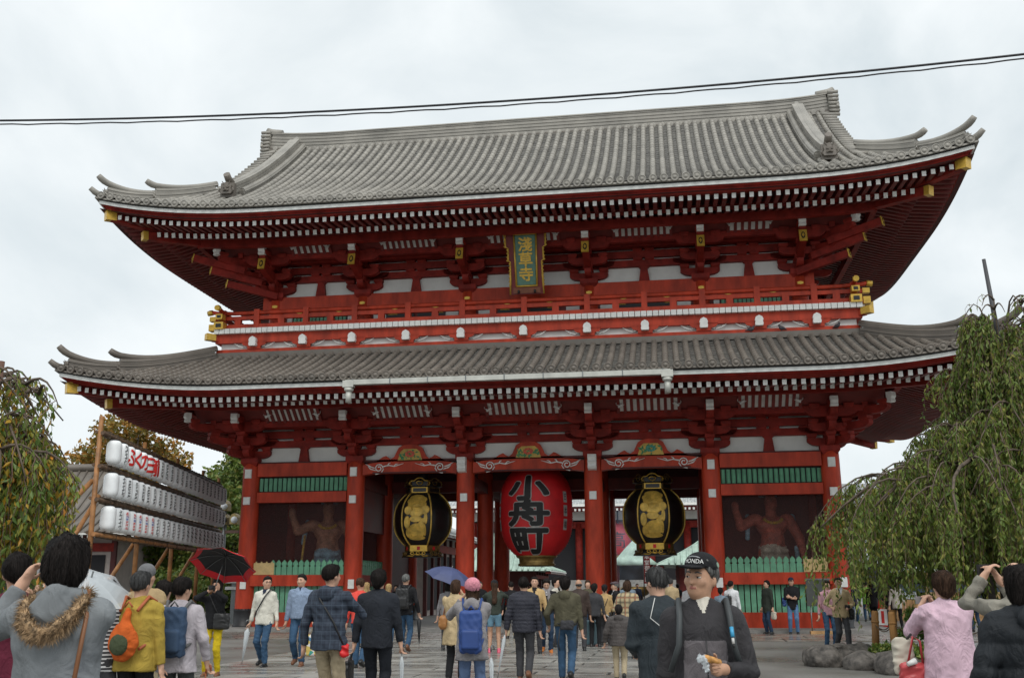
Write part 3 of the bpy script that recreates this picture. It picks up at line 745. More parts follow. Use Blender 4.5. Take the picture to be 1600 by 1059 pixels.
            e = Vector(P(.12, .05)); MB().tube([e - Vector((sx, sy, 0)) * .3, e, e + Vector((sx * .14, sy * .14, .08)), e + Vector((sx * .26, sy * .26, .2))], [.12, .12, .11, .09], 10).obj('ridge_horn', tile, top)
    return top, zf, De, ridge, horn, ogre, row
# lower roof
ltop, lzf, lDe, *_ = roof('lower_roof', 15.5, -4.65, 7.95, 9.5, 1.9, .66, .37, .0165, 3.95, 'tile_dark', -4.36, 7.60, -3.35, 7.62, .35, -1.72)
MB().box((0, -.78, 9.96), (23.7, .14, .22)).obj('ridge_course', 'tile_dark', ltop)
for sg in (-1, 1): MB().box((sg * 11.81, 4.43, 9.96), (.14, 10.3, .22)).obj('ridge_course', 'tile_dark', ltop)
# gutter under the middle of the lower eave with two down-pipes
gut = MB().box((-.05, -4.90, 7.93), (10.4, .15, .16)).obj('gutter', 'copper_gutter', ltop)
for k in range(9): MB().box((-5.0 + k * 1.24, -4.90, 7.935), (.035, .17, .19)).obj('gutter_strap', 'grey_metal', gut)
for x in (-5.15, 5.05):
    MB().box((x, -4.89, 7.88), (.36, .2, .22)).lathe([(.14, 7.65), (.16, 7.745)], 12, (x, -4.86, 0)).lathe([(.095, 7.28), (.10, 7.66)], 12, (x, -4.86, 0)).obj('down_pipe', 'copper_gutter', gut)
# upper roof: hip and gable
utop, uzf, uDe, ridge, horn, ogre, row = roof('upper_roof', 15.0, -4.1, 14.39, 8.0, 2.6, .69, .50, .0246, 8.35, 'tile_light', -3.80, 14.02, -2.75, 13.96, .62, -1.45, gableX=12.0)
# main ridge
N = 48; RX = 12.15
def rz(x): return 20.19 + .17 * max(0, (abs(x) - 8.5) / 3.65) ** 2.6
pts = [(-RX + 2 * RX * k / N, 4.43, rz(-RX + 2 * RX * k / N)) for k in range(N + 1)]
mr_ = MB()
mr_.sweep(pts, [(-.40, -.3), (.40, -.3), (.40, .10), (-.40, .10)])
mr_.sweep(pts, [(-.46, .10), (.46, .10), (.46, .14), (-.46, .14)])
for j in range(9):
    w_ = .30 if j % 2 else .325; mr_.sweep(pts, [(-w_, .30 + j * .075), (w_, .30 + j * .075), (w_, .30 + j * .075 + .07), (-w_, .30 + j * .075 + .07)])
mr_.sweep([(p[0], p[1], p[2] + 1.0) for p in pts], [(-.36, -.03), (.36, -.03), (.36, .0), (.17, .02), (.14, .12), (.07, .17), (-.07, .17), (-.14, .12), (-.17, .02), (-.36, .0)])
mro = mr_.obj('main_ridge', 'tile_light', utop)
dd = MB().lathe([(.115, 0), (.118, .05), (.08, .06)], 12).mesh('ridge_disc', 'tile_light')
for k in range(66):
    x = -RX + .3 + (2 * RX - .6) * k / 65
    for sy in (-1, ): put('ridge_disc', dd, utop, (x, 4.43 + sy * .36, rz(x) + .24), (R(90), 0, 0))
band = MB().sweep(pts, [(-.34, .14), (.34, .14), (.34, .30), (-.34, .30)]).obj('ridge_band', 'tile_dark', utop)
for sg in (-1, 1):
    x = sg * (RX + .05)
    e = MB(); e.box((x, 4.43, rz(x) + .42), (.2, .78, 1.25)); e.obj('ridge_end_slab', 'tile_light', utop)
    q = ogre(Vector((x + sg * .15, 4.43, rz(x) + .48)), R(90 * sg), 1.35); q.obj('ogre_tile', 'tile_light', utop)
    h = MB(); h.tube([(x - sg * .5, 4.43, rz(x) + 1.10), (x, 4.43, rz(x) + 1.18), (x + sg * .22, 4.43, rz(x) + 1.30)], [.16, .16, .13], 10); h.obj('ridge_horn', 'tile_light', utop)
    st = MB()
    for k in range(7):
        st.tube([(x - sg * .1, 4.02 - k * .01, rz(x) + 1.0 - k * .17), (x + sg * .32, 4.02, rz(x) + 1.0 - k * .17)], .075, 8)
    st.obj('end_tiles', 'tile_light', utop)
    # descending ridge on the gable line, its end ornament
    kx = sg * 10.8
    tt = [8.2 - (8.2 - 1.75) * k / 16 for k in range(17)]
    c = ridge([(kx, 4.43 - uDe + t, uzf(kx, 15.0, t) + .05) for t in tt], .62, .22, 'descending_ridge', .13, 5); c.obj('descending_ridge', 'tile_light', utop)
    c = ridge([(kx - sg * .3, 4.43 - uDe + t, uzf(kx, 15.0, t) + .05) for t in tt[:-1]], .30, .10, 'descending_ridge', .1, 2); c.obj('descending_ridge', 'tile_light', utop)
    py = 4.43 - uDe + 1.62; pz = uzf(kx, 15, 1.62)
    b = MB().box((kx, py, pz + .36), (.52, .22, .56)); b.obj('ridge_end_slab', 'tile_dark', utop)
    ogre(Vector((kx, py - .14, pz + .40)), 0, .78).obj('ogre_tile', 'tile_dark', utop)
    MB().tube([(kx, py + .3, pz + .78), (kx, py - .05, pz + .80), (kx, py - .25, pz + .93)], [.12, .14, .13], 10).obj('ridge_horn', 'tile_dark', utop)
    # gable edge: stub tiles laid across, gable wall
    g = MB(); t = 8.1
    while t > 2.7:
        z = uzf(12, 15, t); g.tube([(sg * 11.75, 4.43 - uDe + t, z + .09), (sg * 12.32, 4.43 - uDe + t, z + .05)], .085, 8); t -= .30
    g.obj('gable_edge_tiles', 'tile_light', utop); g = MB(); t = 8.1
    while t > 2.7:
        z = uzf(12, 15, t); g.tube([(sg * 11.75, 4.43 + uDe - t, z + .09), (sg * 12.32, 4.43 + uDe - t, z + .05)], .085, 8); t -= .30
    g.obj('gable_edge_tiles', 'tile_light', utop)
    gp = [(4.43 - uDe + 3.0 + k * .6, uzf(12, 15, 3.0 + k * .6) - .12) for k in range(10)]
    gp = gp + [(8.86 - p[0], p[1]) for p in reversed(gp)]
    MB().prism(gp, sg * 11.5, sg * 11.6, 'x').obj('gable_wall', 'red_board', utop)
    bp_ = [(sg * 12.1, p[0], p[1]) for p in gp]; MB().sweep(bp_, [(-.06, -.3), (.06, -.3), (.06, .05), (-.06, .05)]).obj('barge_board', 'vermilion_shaded', utop)
# ------------------------------------------------------------------ soft shapes: distance fields turned into meshes (figures, bags, rocks)
class SDF:
    def __init__(s, lo, hi, vox):
        s.vox = vox; s.lo = np.array(lo, np.float32); n = np.ceil((np.array(hi) - s.lo) / vox).astype(int) + 1
        s.n = n; s.ax = [s.lo[i] + vox * np.arange(n[i], dtype=np.float32) for i in range(3)]; s.F = {}
    def fld(s, r):
        if r not in s.F: s.F[r] = np.full(s.n, .25, np.float32)
        return s.F[r]
    def sub(s, lo, hi):
        i0 = np.clip(((np.array(lo) - s.lo) / s.vox).astype(int) - 1, 0, s.n - 1); i1 = np.clip(((np.array(hi) - s.lo) / s.vox).astype(int) + 2, 1, s.n)
        sl = tuple(slice(int(a), int(b)) for a, b in zip(i0, i1))
        return sl, s.ax[0][sl[0]][:, None, None], s.ax[1][sl[1]][None, :, None], s.ax[2][sl[2]][None, None, :]
    def mix(s, r, sl, d, k, cut=False):
        f = s.fld(r); a = f[sl]
        if cut: f[sl] = np.maximum(a, -d); return
        if k > 0:
            h = np.maximum(k - np.abs(a - d), 0) / k; f[sl] = np.minimum(a, d) - h * h * k * .25
        else: f[sl] = np.minimum(a, d)
    def clip(s, d, x, y, z, cl):
        for (p, n) in cl or []:
            n = np.array(n, float); n /= np.linalg.norm(n)
            d = np.maximum(d, (x - p[0]) * n[0] + (y - p[1]) * n[1] + (z - p[2]) * n[2])
        return d
    def cone(s, r, a, b, ra, rb, k=.03, sq=1.0, cl=None, fx=None):
        """capsule from a to b with radii ra, rb; sq flattens it front to back"""
        a = np.array(a, float); b = np.array(b, float); m = max(ra, rb) + .06 + k
        sl, x, y, z = s.sub(np.minimum(a, b) - m, np.maximum(a, b) + m)
        ax, ay, az = x - a[0], (y - a[1]) / sq, z - a[2]; d = b - a; d = np.array([d[0], d[1] / sq, d[2]]); L2 = max(d @ d, 1e-9)
        t = np.clip((ax * d[0] + ay * d[1] + az * d[2]) / L2, 0, 1)
        q = np.sqrt((ax - t * d[0]) ** 2 + (ay - t * d[1]) ** 2 + (az - t * d[2]) ** 2) - (ra + (rb - ra) * t)
        if sq < 1: q = q * (sq * .5 + .5)
        s.mix(r, sl, s.clip(q, x, y, z, cl), k)
    def ell(s, r, c, rad, k=.03, rot=None, cl=None, cut=False):
        c = np.array(c, float); rad = np.array(rad, float); m = rad.max() + .05 + k; sl, x, y, z = s.sub(c - m, c + m)
        X, Y, Z = x - c[0], y - c[1], z - c[2]
        if rot is not None:
            M = np.array(rot)
            X, Y, Z = M[0, 0] * X + M[1, 0] * Y + M[2, 0] * Z, M[0, 1] * X + M[1, 1] * Y + M[2, 1] * Z, M[0, 2] * X + M[1, 2] * Y + M[2, 2] * Z
        k0 = np.sqrt((X / rad[0]) ** 2 + (Y / rad[1]) ** 2 + (Z / rad[2]) ** 2); k1 = np.sqrt((X / rad[0] ** 2) ** 2 + (Y / rad[1] ** 2) ** 2 + (Z / rad[2] ** 2) ** 2)
        q = np.where(k1 < 1e-6, -rad.min(), k0 * (k0 - 1) / np.maximum(k1, 1e-6))
        s.mix(r, sl, s.clip(q, x, y, z, cl), k, cut)
    def box(s, r, c, half, rr=.02, k=.02, rot=None, cl=None):
        c = np.array(c, float); h = np.array(half, float); m = np.linalg.norm(h) + .05 + k; sl, x, y, z = s.sub(c - m, c + m)
        X, Y, Z = x - c[0], y - c[1], z - c[2]
        if rot is not None:
            M = np.array(rot)
            X, Y, Z = M[0, 0] * X + M[1, 0] * Y + M[2, 0] * Z, M[0, 1] * X + M[1, 1] * Y + M[2, 1] * Z, M[0, 2] * X + M[1, 2] * Y + M[2, 2] * Z
        qx, qy, qz = np.abs(X) - h[0] + rr, np.abs(Y) - h[1] + rr, np.abs(Z) - h[2] + rr
        q = np.sqrt(np.maximum(qx, 0) ** 2 + np.maximum(qy, 0) ** 2 + np.maximum(qz, 0) ** 2) + np.minimum(np.maximum(np.maximum(qx, qy), qz), 0) - rr
        s.mix(r, sl, s.clip(q, x, y, z, cl), k)
    def wrinkle(s, r, amp, freq, seed=0, stretch=(1, 1, 1), ridge=False, mask=None):
        f = s.F.get(r)
        if f is None: return
        idx = np.nonzero(np.abs(f) < .05); p = np.stack([s.ax[i][idx[i]] * stretch[i] for i in range(3)], 1).astype(np.float64); g = np.random.RandomState(seed); w = np.zeros(len(p))
        q = p + .06 * np.sin(p[:, [1, 2, 0]] * 7 + seed) + .02 * np.sin(p[:, [2, 0, 1]] * 19 + seed)
        for o in range(7):
            d = g.normal(size=3); d /= np.linalg.norm(d); fr = freq * (.6 + 1.1 * g.rand())
            v = np.sin(q @ d * fr + g.rand() * 6.28); w += (1 - 2 * np.abs(v)) if ridge else v
        mk = np.sin(p[:, 0] * 7 + seed) + np.sin(p[:, 2] * 6 + seed * 2.1) + np.sin(p[:, 1] * 9 + p[:, 2] * 4 + seed)
        w *= np.clip(.8 + .35 * mk, .3, 1.5)
        f[idx] -= (amp * w / 3).astype(np.float32)
    def patch(s, src, name, planes, off=.004):
        """an area of a garment bounded by planes, a touch proud of it"""
        f = s.F[src] - np.float32(off)
        for p, n in planes:
            n = np.array(n, float); n /= np.linalg.norm(n)
            f = np.maximum(f, ((s.ax[0] - p[0]) * n[0])[:, None, None] + ((s.ax[1] - p[1]) * n[1])[None, :, None] + ((s.ax[2] - p[2]) * n[2])[None, None, :])
        s.F[name] = f.astype(np.float32)
    def quilt(s, r, pitch, amp):
        f = s.F[r]; idx = np.nonzero(np.abs(f) < .06); z = s.ax[2][idx[2]]
        f[idx] -= (amp * (np.abs(np.sin(math.pi * z / pitch)) ** .6 - .5)).astype(np.float32)
    def build(s):
        """-> dict region -> (verts, quads)"""
        names = list(s.F); st = [s.F[n] for n in names]; T = st[0].copy()
        for a in st[1:]: np.minimum(T, a, out=T)
        for ax in range(3):
            sl = [slice(None)] * 3
            for e in (0, -1): sl[ax] = e; T[tuple(sl)] = np.maximum(T[tuple(sl)], .01)
        I = T < 0; n = np.array(T.shape); c = n - 1
        cnt = np.zeros(c, np.int8); offs = [(a, b, d) for a in (0, 1) for b in (0, 1) for d in (0, 1)]
        for o in offs: cnt += I[o[0]:o[0] + c[0], o[1]:o[1] + c[1], o[2]:o[2] + c[2]]
        act = np.nonzero((cnt > 0) & (cnt < 8)); m = len(act[0])
        if m == 0: return {}
        idm = np.full(c, -1, np.int32); idm[act] = np.arange(m)
        cv = np.stack([T[act[0] + o[0], act[1] + o[1], act[2] + o[2]] for o in offs], 1)
        P = np.zeros((m, 3)); k = np.zeros(m)
        for i, a in enumerate(offs):
            for j, b in enumerate(offs):
                if j <= i or sum(abs(a[q] - b[q]) for q in range(3)) != 1: continue
                fa, fb = cv[:, i], cv[:, j]; x = (fa < 0) != (fb < 0); t = np.where(x, fa / np.where(np.abs(fa - fb) < 1e-9, 1, fa - fb), 0)
                pa = np.array(a, float); pb = np.array(b, float)
                P += np.where(x[:, None], pa + (pb - pa) * t[:, None], 0); k += x
        V = (np.stack(act, 1) + P / k[:, None]) * s.vox + s.lo
        RV = np.stack([sum(f[act[0] + o[0], act[1] + o[1], act[2] + o[2]] for o in offs) for f in st], 1)
        Q = []
        for ax in range(3):
            b1, b2 = [(1, 2), (2, 0), (0, 1)][ax]
            sa = [slice(1, -1)] * 3; sa[ax] = slice(0, -1); sb = [slice(1, -1)] * 3; sb[ax] = slice(1, None)
            A, B = I[tuple(sa)], I[tuple(sb)]
            for flip, M in ((0, A & ~B), (1, ~A & B)):
                g = np.stack(np.nonzero(M), 1)
                if not len(g): continue
                base = g.copy(); base[:, b1] += 1; base[:, b2] += 1
                def cell(d1, d2):
                    q = base.copy(); q[:, b1] += d1; q[:, b2] += d2; return idm[q[:, 0], q[:, 1], q[:, 2]]
                q = np.stack([cell(-1, -1), cell(0, -1), cell(0, 0), cell(-1, 0)], 1)
                Q.append(q[:, ::-1] if flip else q)
        Q = np.concatenate(Q); Q = Q[(Q >= 0).all(1)]
        fr = RV[Q].mean(1).argmin(1); out = {}
        for i, nme in enumerate(names):
            q = Q[fr == i]
            if len(q) < 4: continue
            u, inv = np.unique(q, return_inverse=True); out[nme] = (V[u], inv.reshape(-1, 4))
        return out
def sdf_mesh(name, v, q, m):
    me = bpy.data.meshes.new(name); me.vertices.add(len(v)); me.vertices.foreach_set('co', np.asarray(v, np.float32).ravel())
    me.loops.add(q.size); me.loops.foreach_set('vertex_index', q.ravel().astype(np.int32)); me.polygons.add(len(q))
    me.polygons.foreach_set('loop_start', np.arange(0, q.size, 4, dtype=np.int32)); me.polygons.foreach_set('use_smooth', np.ones(len(q), bool))
    me.materials.append(MATS[m] if isinstance(m, str) else m); me.update(calc_edges=True); return me
# ------------------------------------------------------------------ the great red paper lantern
mat('lantern_red', (.62, .012, .016), .55, var=.12, vscale=2)
mat('lantern_silver', (.42, .41, .39), .6, var=.15, vscale=8)
mat('lantern_black', (.012, .012, .012), .6, var=.2)
mat('bronze', (.26, .17, .055), .42, metal=.6, var=.3, vscale=6)
LY = 2.35
lan = thing('paper_lantern', (0, LY, 2.3), 'giant red paper lantern with three bold black characters in the middle bay', 'lantern')
def lrad(z):
    u = (z - 4.25) / 1.72; return 1.36 * max(0.0, 1 - abs(u) ** 3.2 * .62) ** .8
o = MB(); prof = []
nz = 76
for k in range(nz + 1):
    z = 2.56 + (5.98 - 2.56) * k / nz; prof.append((lrad(z) + (.012 if k % 2 else -.008), z))
o.lathe(prof, 48, (0, LY, 0)); o.obj('paper_shell', 'lantern_red', lan)
o = MB().lathe([(.62, 2.24), (.68, 2.26), (.70, 2.32), (.64, 2.36), (.66, 2.52), (.74, 2.56), (.78, 2.62)], 36, (0, LY, 0)); o.obj('bronze_base', 'bronze', lan)
o = MB().lathe([(.70, 5.9), (.72, 6.0), (.5, 6.02)], 36, (0, LY, 0)); o.obj('top_ring', 'bronze', lan)
def wrap(body, size, zc, bold, dr, m, nm_, sx=1.0, ang0=0.0, parent=lan):
    """brush character bent round the paper; boldness from stacked shifted copies"""
    vs, fs = text_mb(body, size, sx=sx); vs, fs = slice_x(vs, fs, .14); q = MB()
    for k in range(13):
        a_ = k * 2 * math.pi / 12; ox, oz = (0, 0) if k == 12 else (bold * math.cos(a_), bold * math.sin(a_)); V = []
        for x, z in vs:
            r = lrad(zc + z + oz) + dr + k * .0009; a = ang0 + (x + ox) / 1.36; V.append((r * math.sin(a), LY - r * math.cos(a), zc + z + oz))
        q.add(V, fs)
    q.obj(nm_, m, parent)
A0 = R(-6)
for ch, zc, sz, sx in (('小', 5.02, .92, 1.75), ('舟', 4.12, .95, 1.75), ('町', 3.12, 1.0, 1.62)):
    wrap(ch, sz, zc, .085, .022, 'lantern_silver', 'character_outline', sx, A0); wrap(ch, sz, zc, .050, .040, 'lantern_black', 'character', sx, A0)
for sg in (-1, 1):
    for k in range(3):
        z = 4.72 - k * .50
        q = MB(); 
        for (a_, b_, c_, d_) in ((-.075, -.2, .075, .2),):
            V = []
            for xx, zz in ((a_, b_), (c_, b_), (c_, d_), (a_, d_)):
                an = A0 + sg * 1.12 + xx; r = lrad(z + zz) + .024; V.append((r * math.sin(an), LY - r * math.cos(an), z + zz))
            q.add(V, [(0, 1, 2, 3)])
        q.obj('side_patch', 'lantern_silver', lan)
        vs, fs = text_mb('日本橋'[k], .28); V = []
        for x, zz in vs:
            an = A0 + sg * 1.12 + x * .42; r = lrad(z + zz) + .032; V.append((r * math.sin(an), LY - r * math.cos(an), z + zz))
        MB().add(V, fs).obj('character', 'lantern_black', lan)
MB().tube([(0, LY, 5.95), (0, LY, 6.02)], .2, 10).obj('hanger', 'black_metal', lan)
# ------------------------------------------------------------------ black copper lanterns in the side bays
mat('lantern_lacquer', (.014, .013, .013), .35, var=.3, vscale=9, bump=.15, bscale=30)
mat('emblem_gold', (.68, .44, .085), .42, metal=.25, var=.25, vscale=4)
def black_lantern(x, label):
    t = thing('hexagonal_lantern', (x, LY, 2.6), label, 'lantern')
    rz_ = lambda z: 1.115 * max(0, 1 - abs((z - 4.0) / 1.02) ** 2.6 * .52) ** .9
    n = 18; body = MB(); ring_ = []
    zs_ = [3.02 + 1.96 * k / n for k in range(n + 1)]
    for z in zs_:
        r = rz_(z)
        for h in range(6):
            for j in range(4):
                a = R(-120 + 60 * h); b = R(-60 + 60 * h); u = j / 4
                px, py = math.cos(a) * (1 - u) + math.cos(b) * u, math.sin(a) * (1 - u) + math.sin(b) * u
                bulge = 1 + .05 * math.sin(math.pi * u); ring_.append((x + r * px * bulge, LY + r * py * bulge, z))
    body.add(ring_, [(i * 24 + k, i * 24 + (k + 1) % 24, (i + 1) * 24 + (k + 1) % 24, (i + 1) * 24 + k) for i in range(n) for k in range(24)], 0, True)
    body.obj('body', 'lantern_lacquer', t)
    for h in range(6):
        a = R(-120 + 60 * h)
        MB().tube([(x + (rz_(z) + .012) * math.cos(a), LY + (rz_(z) + .012) * math.sin(a), z) for z in zs_], .030, 6).obj('gold_rib', 'emblem_gold', t)
    hexa = lambda r0, z0, r1, z1, m, nm_: MB().lathe([(r0, z0), (r1, z1)], 6, (x, LY, 0)).obj(nm_, m, t)
    hexa(.66, 2.80, .64, 3.04, 'lantern_lacquer', 'base_drum'); hexa(.80, 2.60, .68, 2.80, 'lantern_lacquer', 'base_foot'); hexa(.60, 4.96, .66, 5.20, 'lantern_lacquer', 'top_drum'); hexa(.5, 5.2, .78, 5.24, 'lantern_lacquer', 'crown'); hexa(.2, 5.24, .16, 6.0, 'black_metal', 'hanger')
    for h in range(6):
        a = R(-90 + 60 * h); M = Matrix.Translation((x, LY, 0)) @ Matrix.Rotation(a + math.pi / 2, 4, 'Z')
        def pl(nm_, q, m):
            MB().add([M @ Vector(v) for v in q.v], q.f).obj(nm_, m, t)
        ap = .866
        gm = 'gold' if h == 0 else 'bronze'
        for z0, z1, w, rr in ((2.81, 3.03, .33, .655), (4.98, 5.19, .31, .64)):
            pl('gold_plate', MB().box((0, -rr * ap - .01, (z0 + z1) / 2), (2 * w, .03, z1 - z0)), gm)
        ins = MB(); ins.box((0, -.64 * ap - .03, 5.085), (.5, .03, .14)); pl('plate_field', ins, 'lantern_lacquer')
        dv = MB(); dv.box((0, -.655 * ap - .03, 2.92), (.11, .02, .13)); pl('seal', dv, 'lantern_red')
        cr = MB(); half = [(0, .30), (.10, .28), (.2, .20), (.32, .18), (.40, .10), (.36, .02), (.28, .0)]
        pts = [(-p[0], -.70 * ap, 5.24 + p[1]) for p in reversed(half)] + [(p[0], -.70 * ap, 5.24 + p[1]) for p in half[1:]]
        cr.tube(pts, .022, 5); pl('crown_scroll', cr, 'gold' if h == 0 else 'bronze')
        hp = MB(); hp.tube([(.12 * math.sin(k * .628) , -.70 * ap, 5.34 + .07 * math.cos(k * .628) + .02 * abs(math.sin(k * .628))) for k in range(11)], .018, 5); pl('crown_scroll', hp, 'gold' if h == 0 else 'bronze')
        cf = MB().box((0, -.66 * ap, 5.32), (.62, .02, .17)); pl('crown_plate', cf, 'lantern_lacquer')
        ft = MB(); y = -.76 * ap - .02
        ft.tube([(-.38, y, 2.64), (-.2, y, 2.63), (-.12, y, 2.70), (0, y, 2.66), (.12, y, 2.70), (.2, y, 2.63), (.38, y, 2.64)], .02, 5)
        for cx_ in (-.22, 0, .22): ft.tube([(cx_ + .06 * math.sin(k * .785), y, 2.74 + .05 * math.cos(k * .785)) for k in range(9)], .016, 5)
        pl('foot_scroll', ft, gm)
    # gold emblem on the front panel: rounded brush strokes
    blobs = [(-.02, 4.72, .24, .12), (.12, 4.66, .18, .12), (-.20, 4.60, .13, .10), (0, 4.50, .30, .15), (-.27, 4.28, .13, .15), (.25, 4.30, .16, .16), (.0, 4.18, .22, .13), (.02, 4.36, .16, .16), (-.30, 3.86, .10, .22), (-.02, 3.98, .20, .12), (.22, 3.92, .10, .08), (.16, 3.80, .09, .10), (.02, 3.58, .27, .24), (-.26, 3.50, .09, .16), (.0, 3.33, .26, .08), (.26, 3.60, .05, .2), (.30, 4.0, .06, .2)]
    em = MB()
    for k_, (bx, bz, rx, rz2) in enumerate(blobs):
        bx, rx, rz2, bz = bx * 1.18, rx * 1.22, rz2 * 1.12, 4.0 + (bz - 4.0) * 1.06
        V = []; d0 = .03 + .004 * (k_ % 5)
        for dd_, sc_ in ((0, 1.0), (.02, .88)):
            for j in range(18):
                a = j * 2 * math.pi / 18; X_ = bx + rx * sc_ * math.cos(a); Z_ = bz + rz2 * sc_ * math.sin(a)
                r = rz_(Z_) * .866 * (1 + .056 * math.cos(min(1.5, abs(X_) / (rz_(Z_) * .5) * 1.5708))); V.append((x + X_, LY - r - d0 * .5 - dd_ + .006, Z_))
        em.add(V, [(j, (j + 1) % 18, 18 + (j + 1) % 18, 18 + j) for j in range(18)] + [tuple(18 + j for j in range(18))], 0)
    em.obj('emblem', 'emblem_gold', t)
black_lantern(-4.376, 'black hexagonal metal lantern with gold emblem, left of the red lantern')
black_lantern(4.376, 'black hexagonal metal lantern with gold emblem, right of the red lantern')
# ------------------------------------------------------------------ name plaque under the upper eaves
mat('plaque_green', (.10, .21, .155), .55, var=.15, vscale=6); mat('plaque_red', (.17, .012, .012), .5, var=.2)
pq = thing('temple_plaque', (.1, -.42, 11.95), 'tall framed plaque with gold characters on green below the upper eaves', 'plaque')
pq.rotation_euler = (R(15), 0, 0)
def pp(q, nm_, m): return q.obj(nm_, m, pq, (0, 0, 0))
fr = [(-.62, .0), (.62, .0), (.60, .5), (.58, 1.2), (.66, 1.25), (.64, 1.7), (.74, 1.75), (.74, 2.42), (-.74, 2.42), (-.74, 1.75), (-.64, 1.7), (-.66, 1.25), (-.58, 1.2), (-.60, .5)]
pp(MB().prism(fr, -.06, .06, 'y'), 'frame', 'plaque_red')
pp(MB().prism([(-.34, .34), (.34, .34), (.37, 2.16), (-.37, 2.16)], -.10, -.061, 'y'), 'field', 'plaque_green')
e = MB()
for a, b in (((-.38, .30), (-.41, 2.2)), ((.38, .30), (.41, 2.2)), ((-.43, 2.2), (.43, 2.2)), ((-.40, .30), (.40, .30))): e.tube([(a[0], -.09, a[1]), (b[0], -.09, b[1])], .035, 6)
pp(e, 'inner_border', 'gold')
e = MB()
for sg in (-1, 1):
    k = 0; z = .35
    edge = [(.62, 0), (.60, .5), (.58, 1.2), (.66, 1.25), (.64, 1.7), (.74, 1.75), (.74, 2.42)]
    e.tube([(sg * p[0], -.06, p[1]) for p in edge], [.03 + .012 * (i % 2) for i in range(7)], 6)
    while z < 2.4:
        xe = np.interp(z, [p[1] for p in edge], [p[0] for p in edge]); e.tube([(sg * xe, -.06, z - .045), (sg * (xe + .02), -.07, z), (sg * xe, -.06, z + .045)], [.02, .058, .02], 6); z += .13
e.tube([(-.77, -.06, 2.42), (.77, -.06, 2.42)], .05, 6)
for k in range(12): e.tube([(-.7 + k * .127, -.06, 2.40), (-.64 + k * .127, -.08, 2.45)], [.05, .03], 6)
pp(e, 'gilded_edge', 'gold')
for ch, zc in (('淺', 1.82), ('草', 1.28), ('寺', .74)):
    vs, fs = text_mb(ch, .54); q = MB()
    for k in range(7): q.add([(x + .016 * math.cos(k * 1.047) * (k < 6), -.112 - k * .0012, zc + z + .016 * math.sin(k * 1.047) * (k < 6)) for x, z in vs], fs)
    pp(q, 'gold_character', 'gold')
pp(MB().box((0, -.07, .14), (1.0, .05, .2)), 'bottom_panel', mat('plaque_wood', (.22, .07, .03), .5))
for sg in (-1, 1): pp(MB().tube([(sg * .3, -.05, .08), (sg * .3, -.16, .06), (sg * .3, -.16, .16)], .04, 6), 'bracket_hook', 'black_metal')
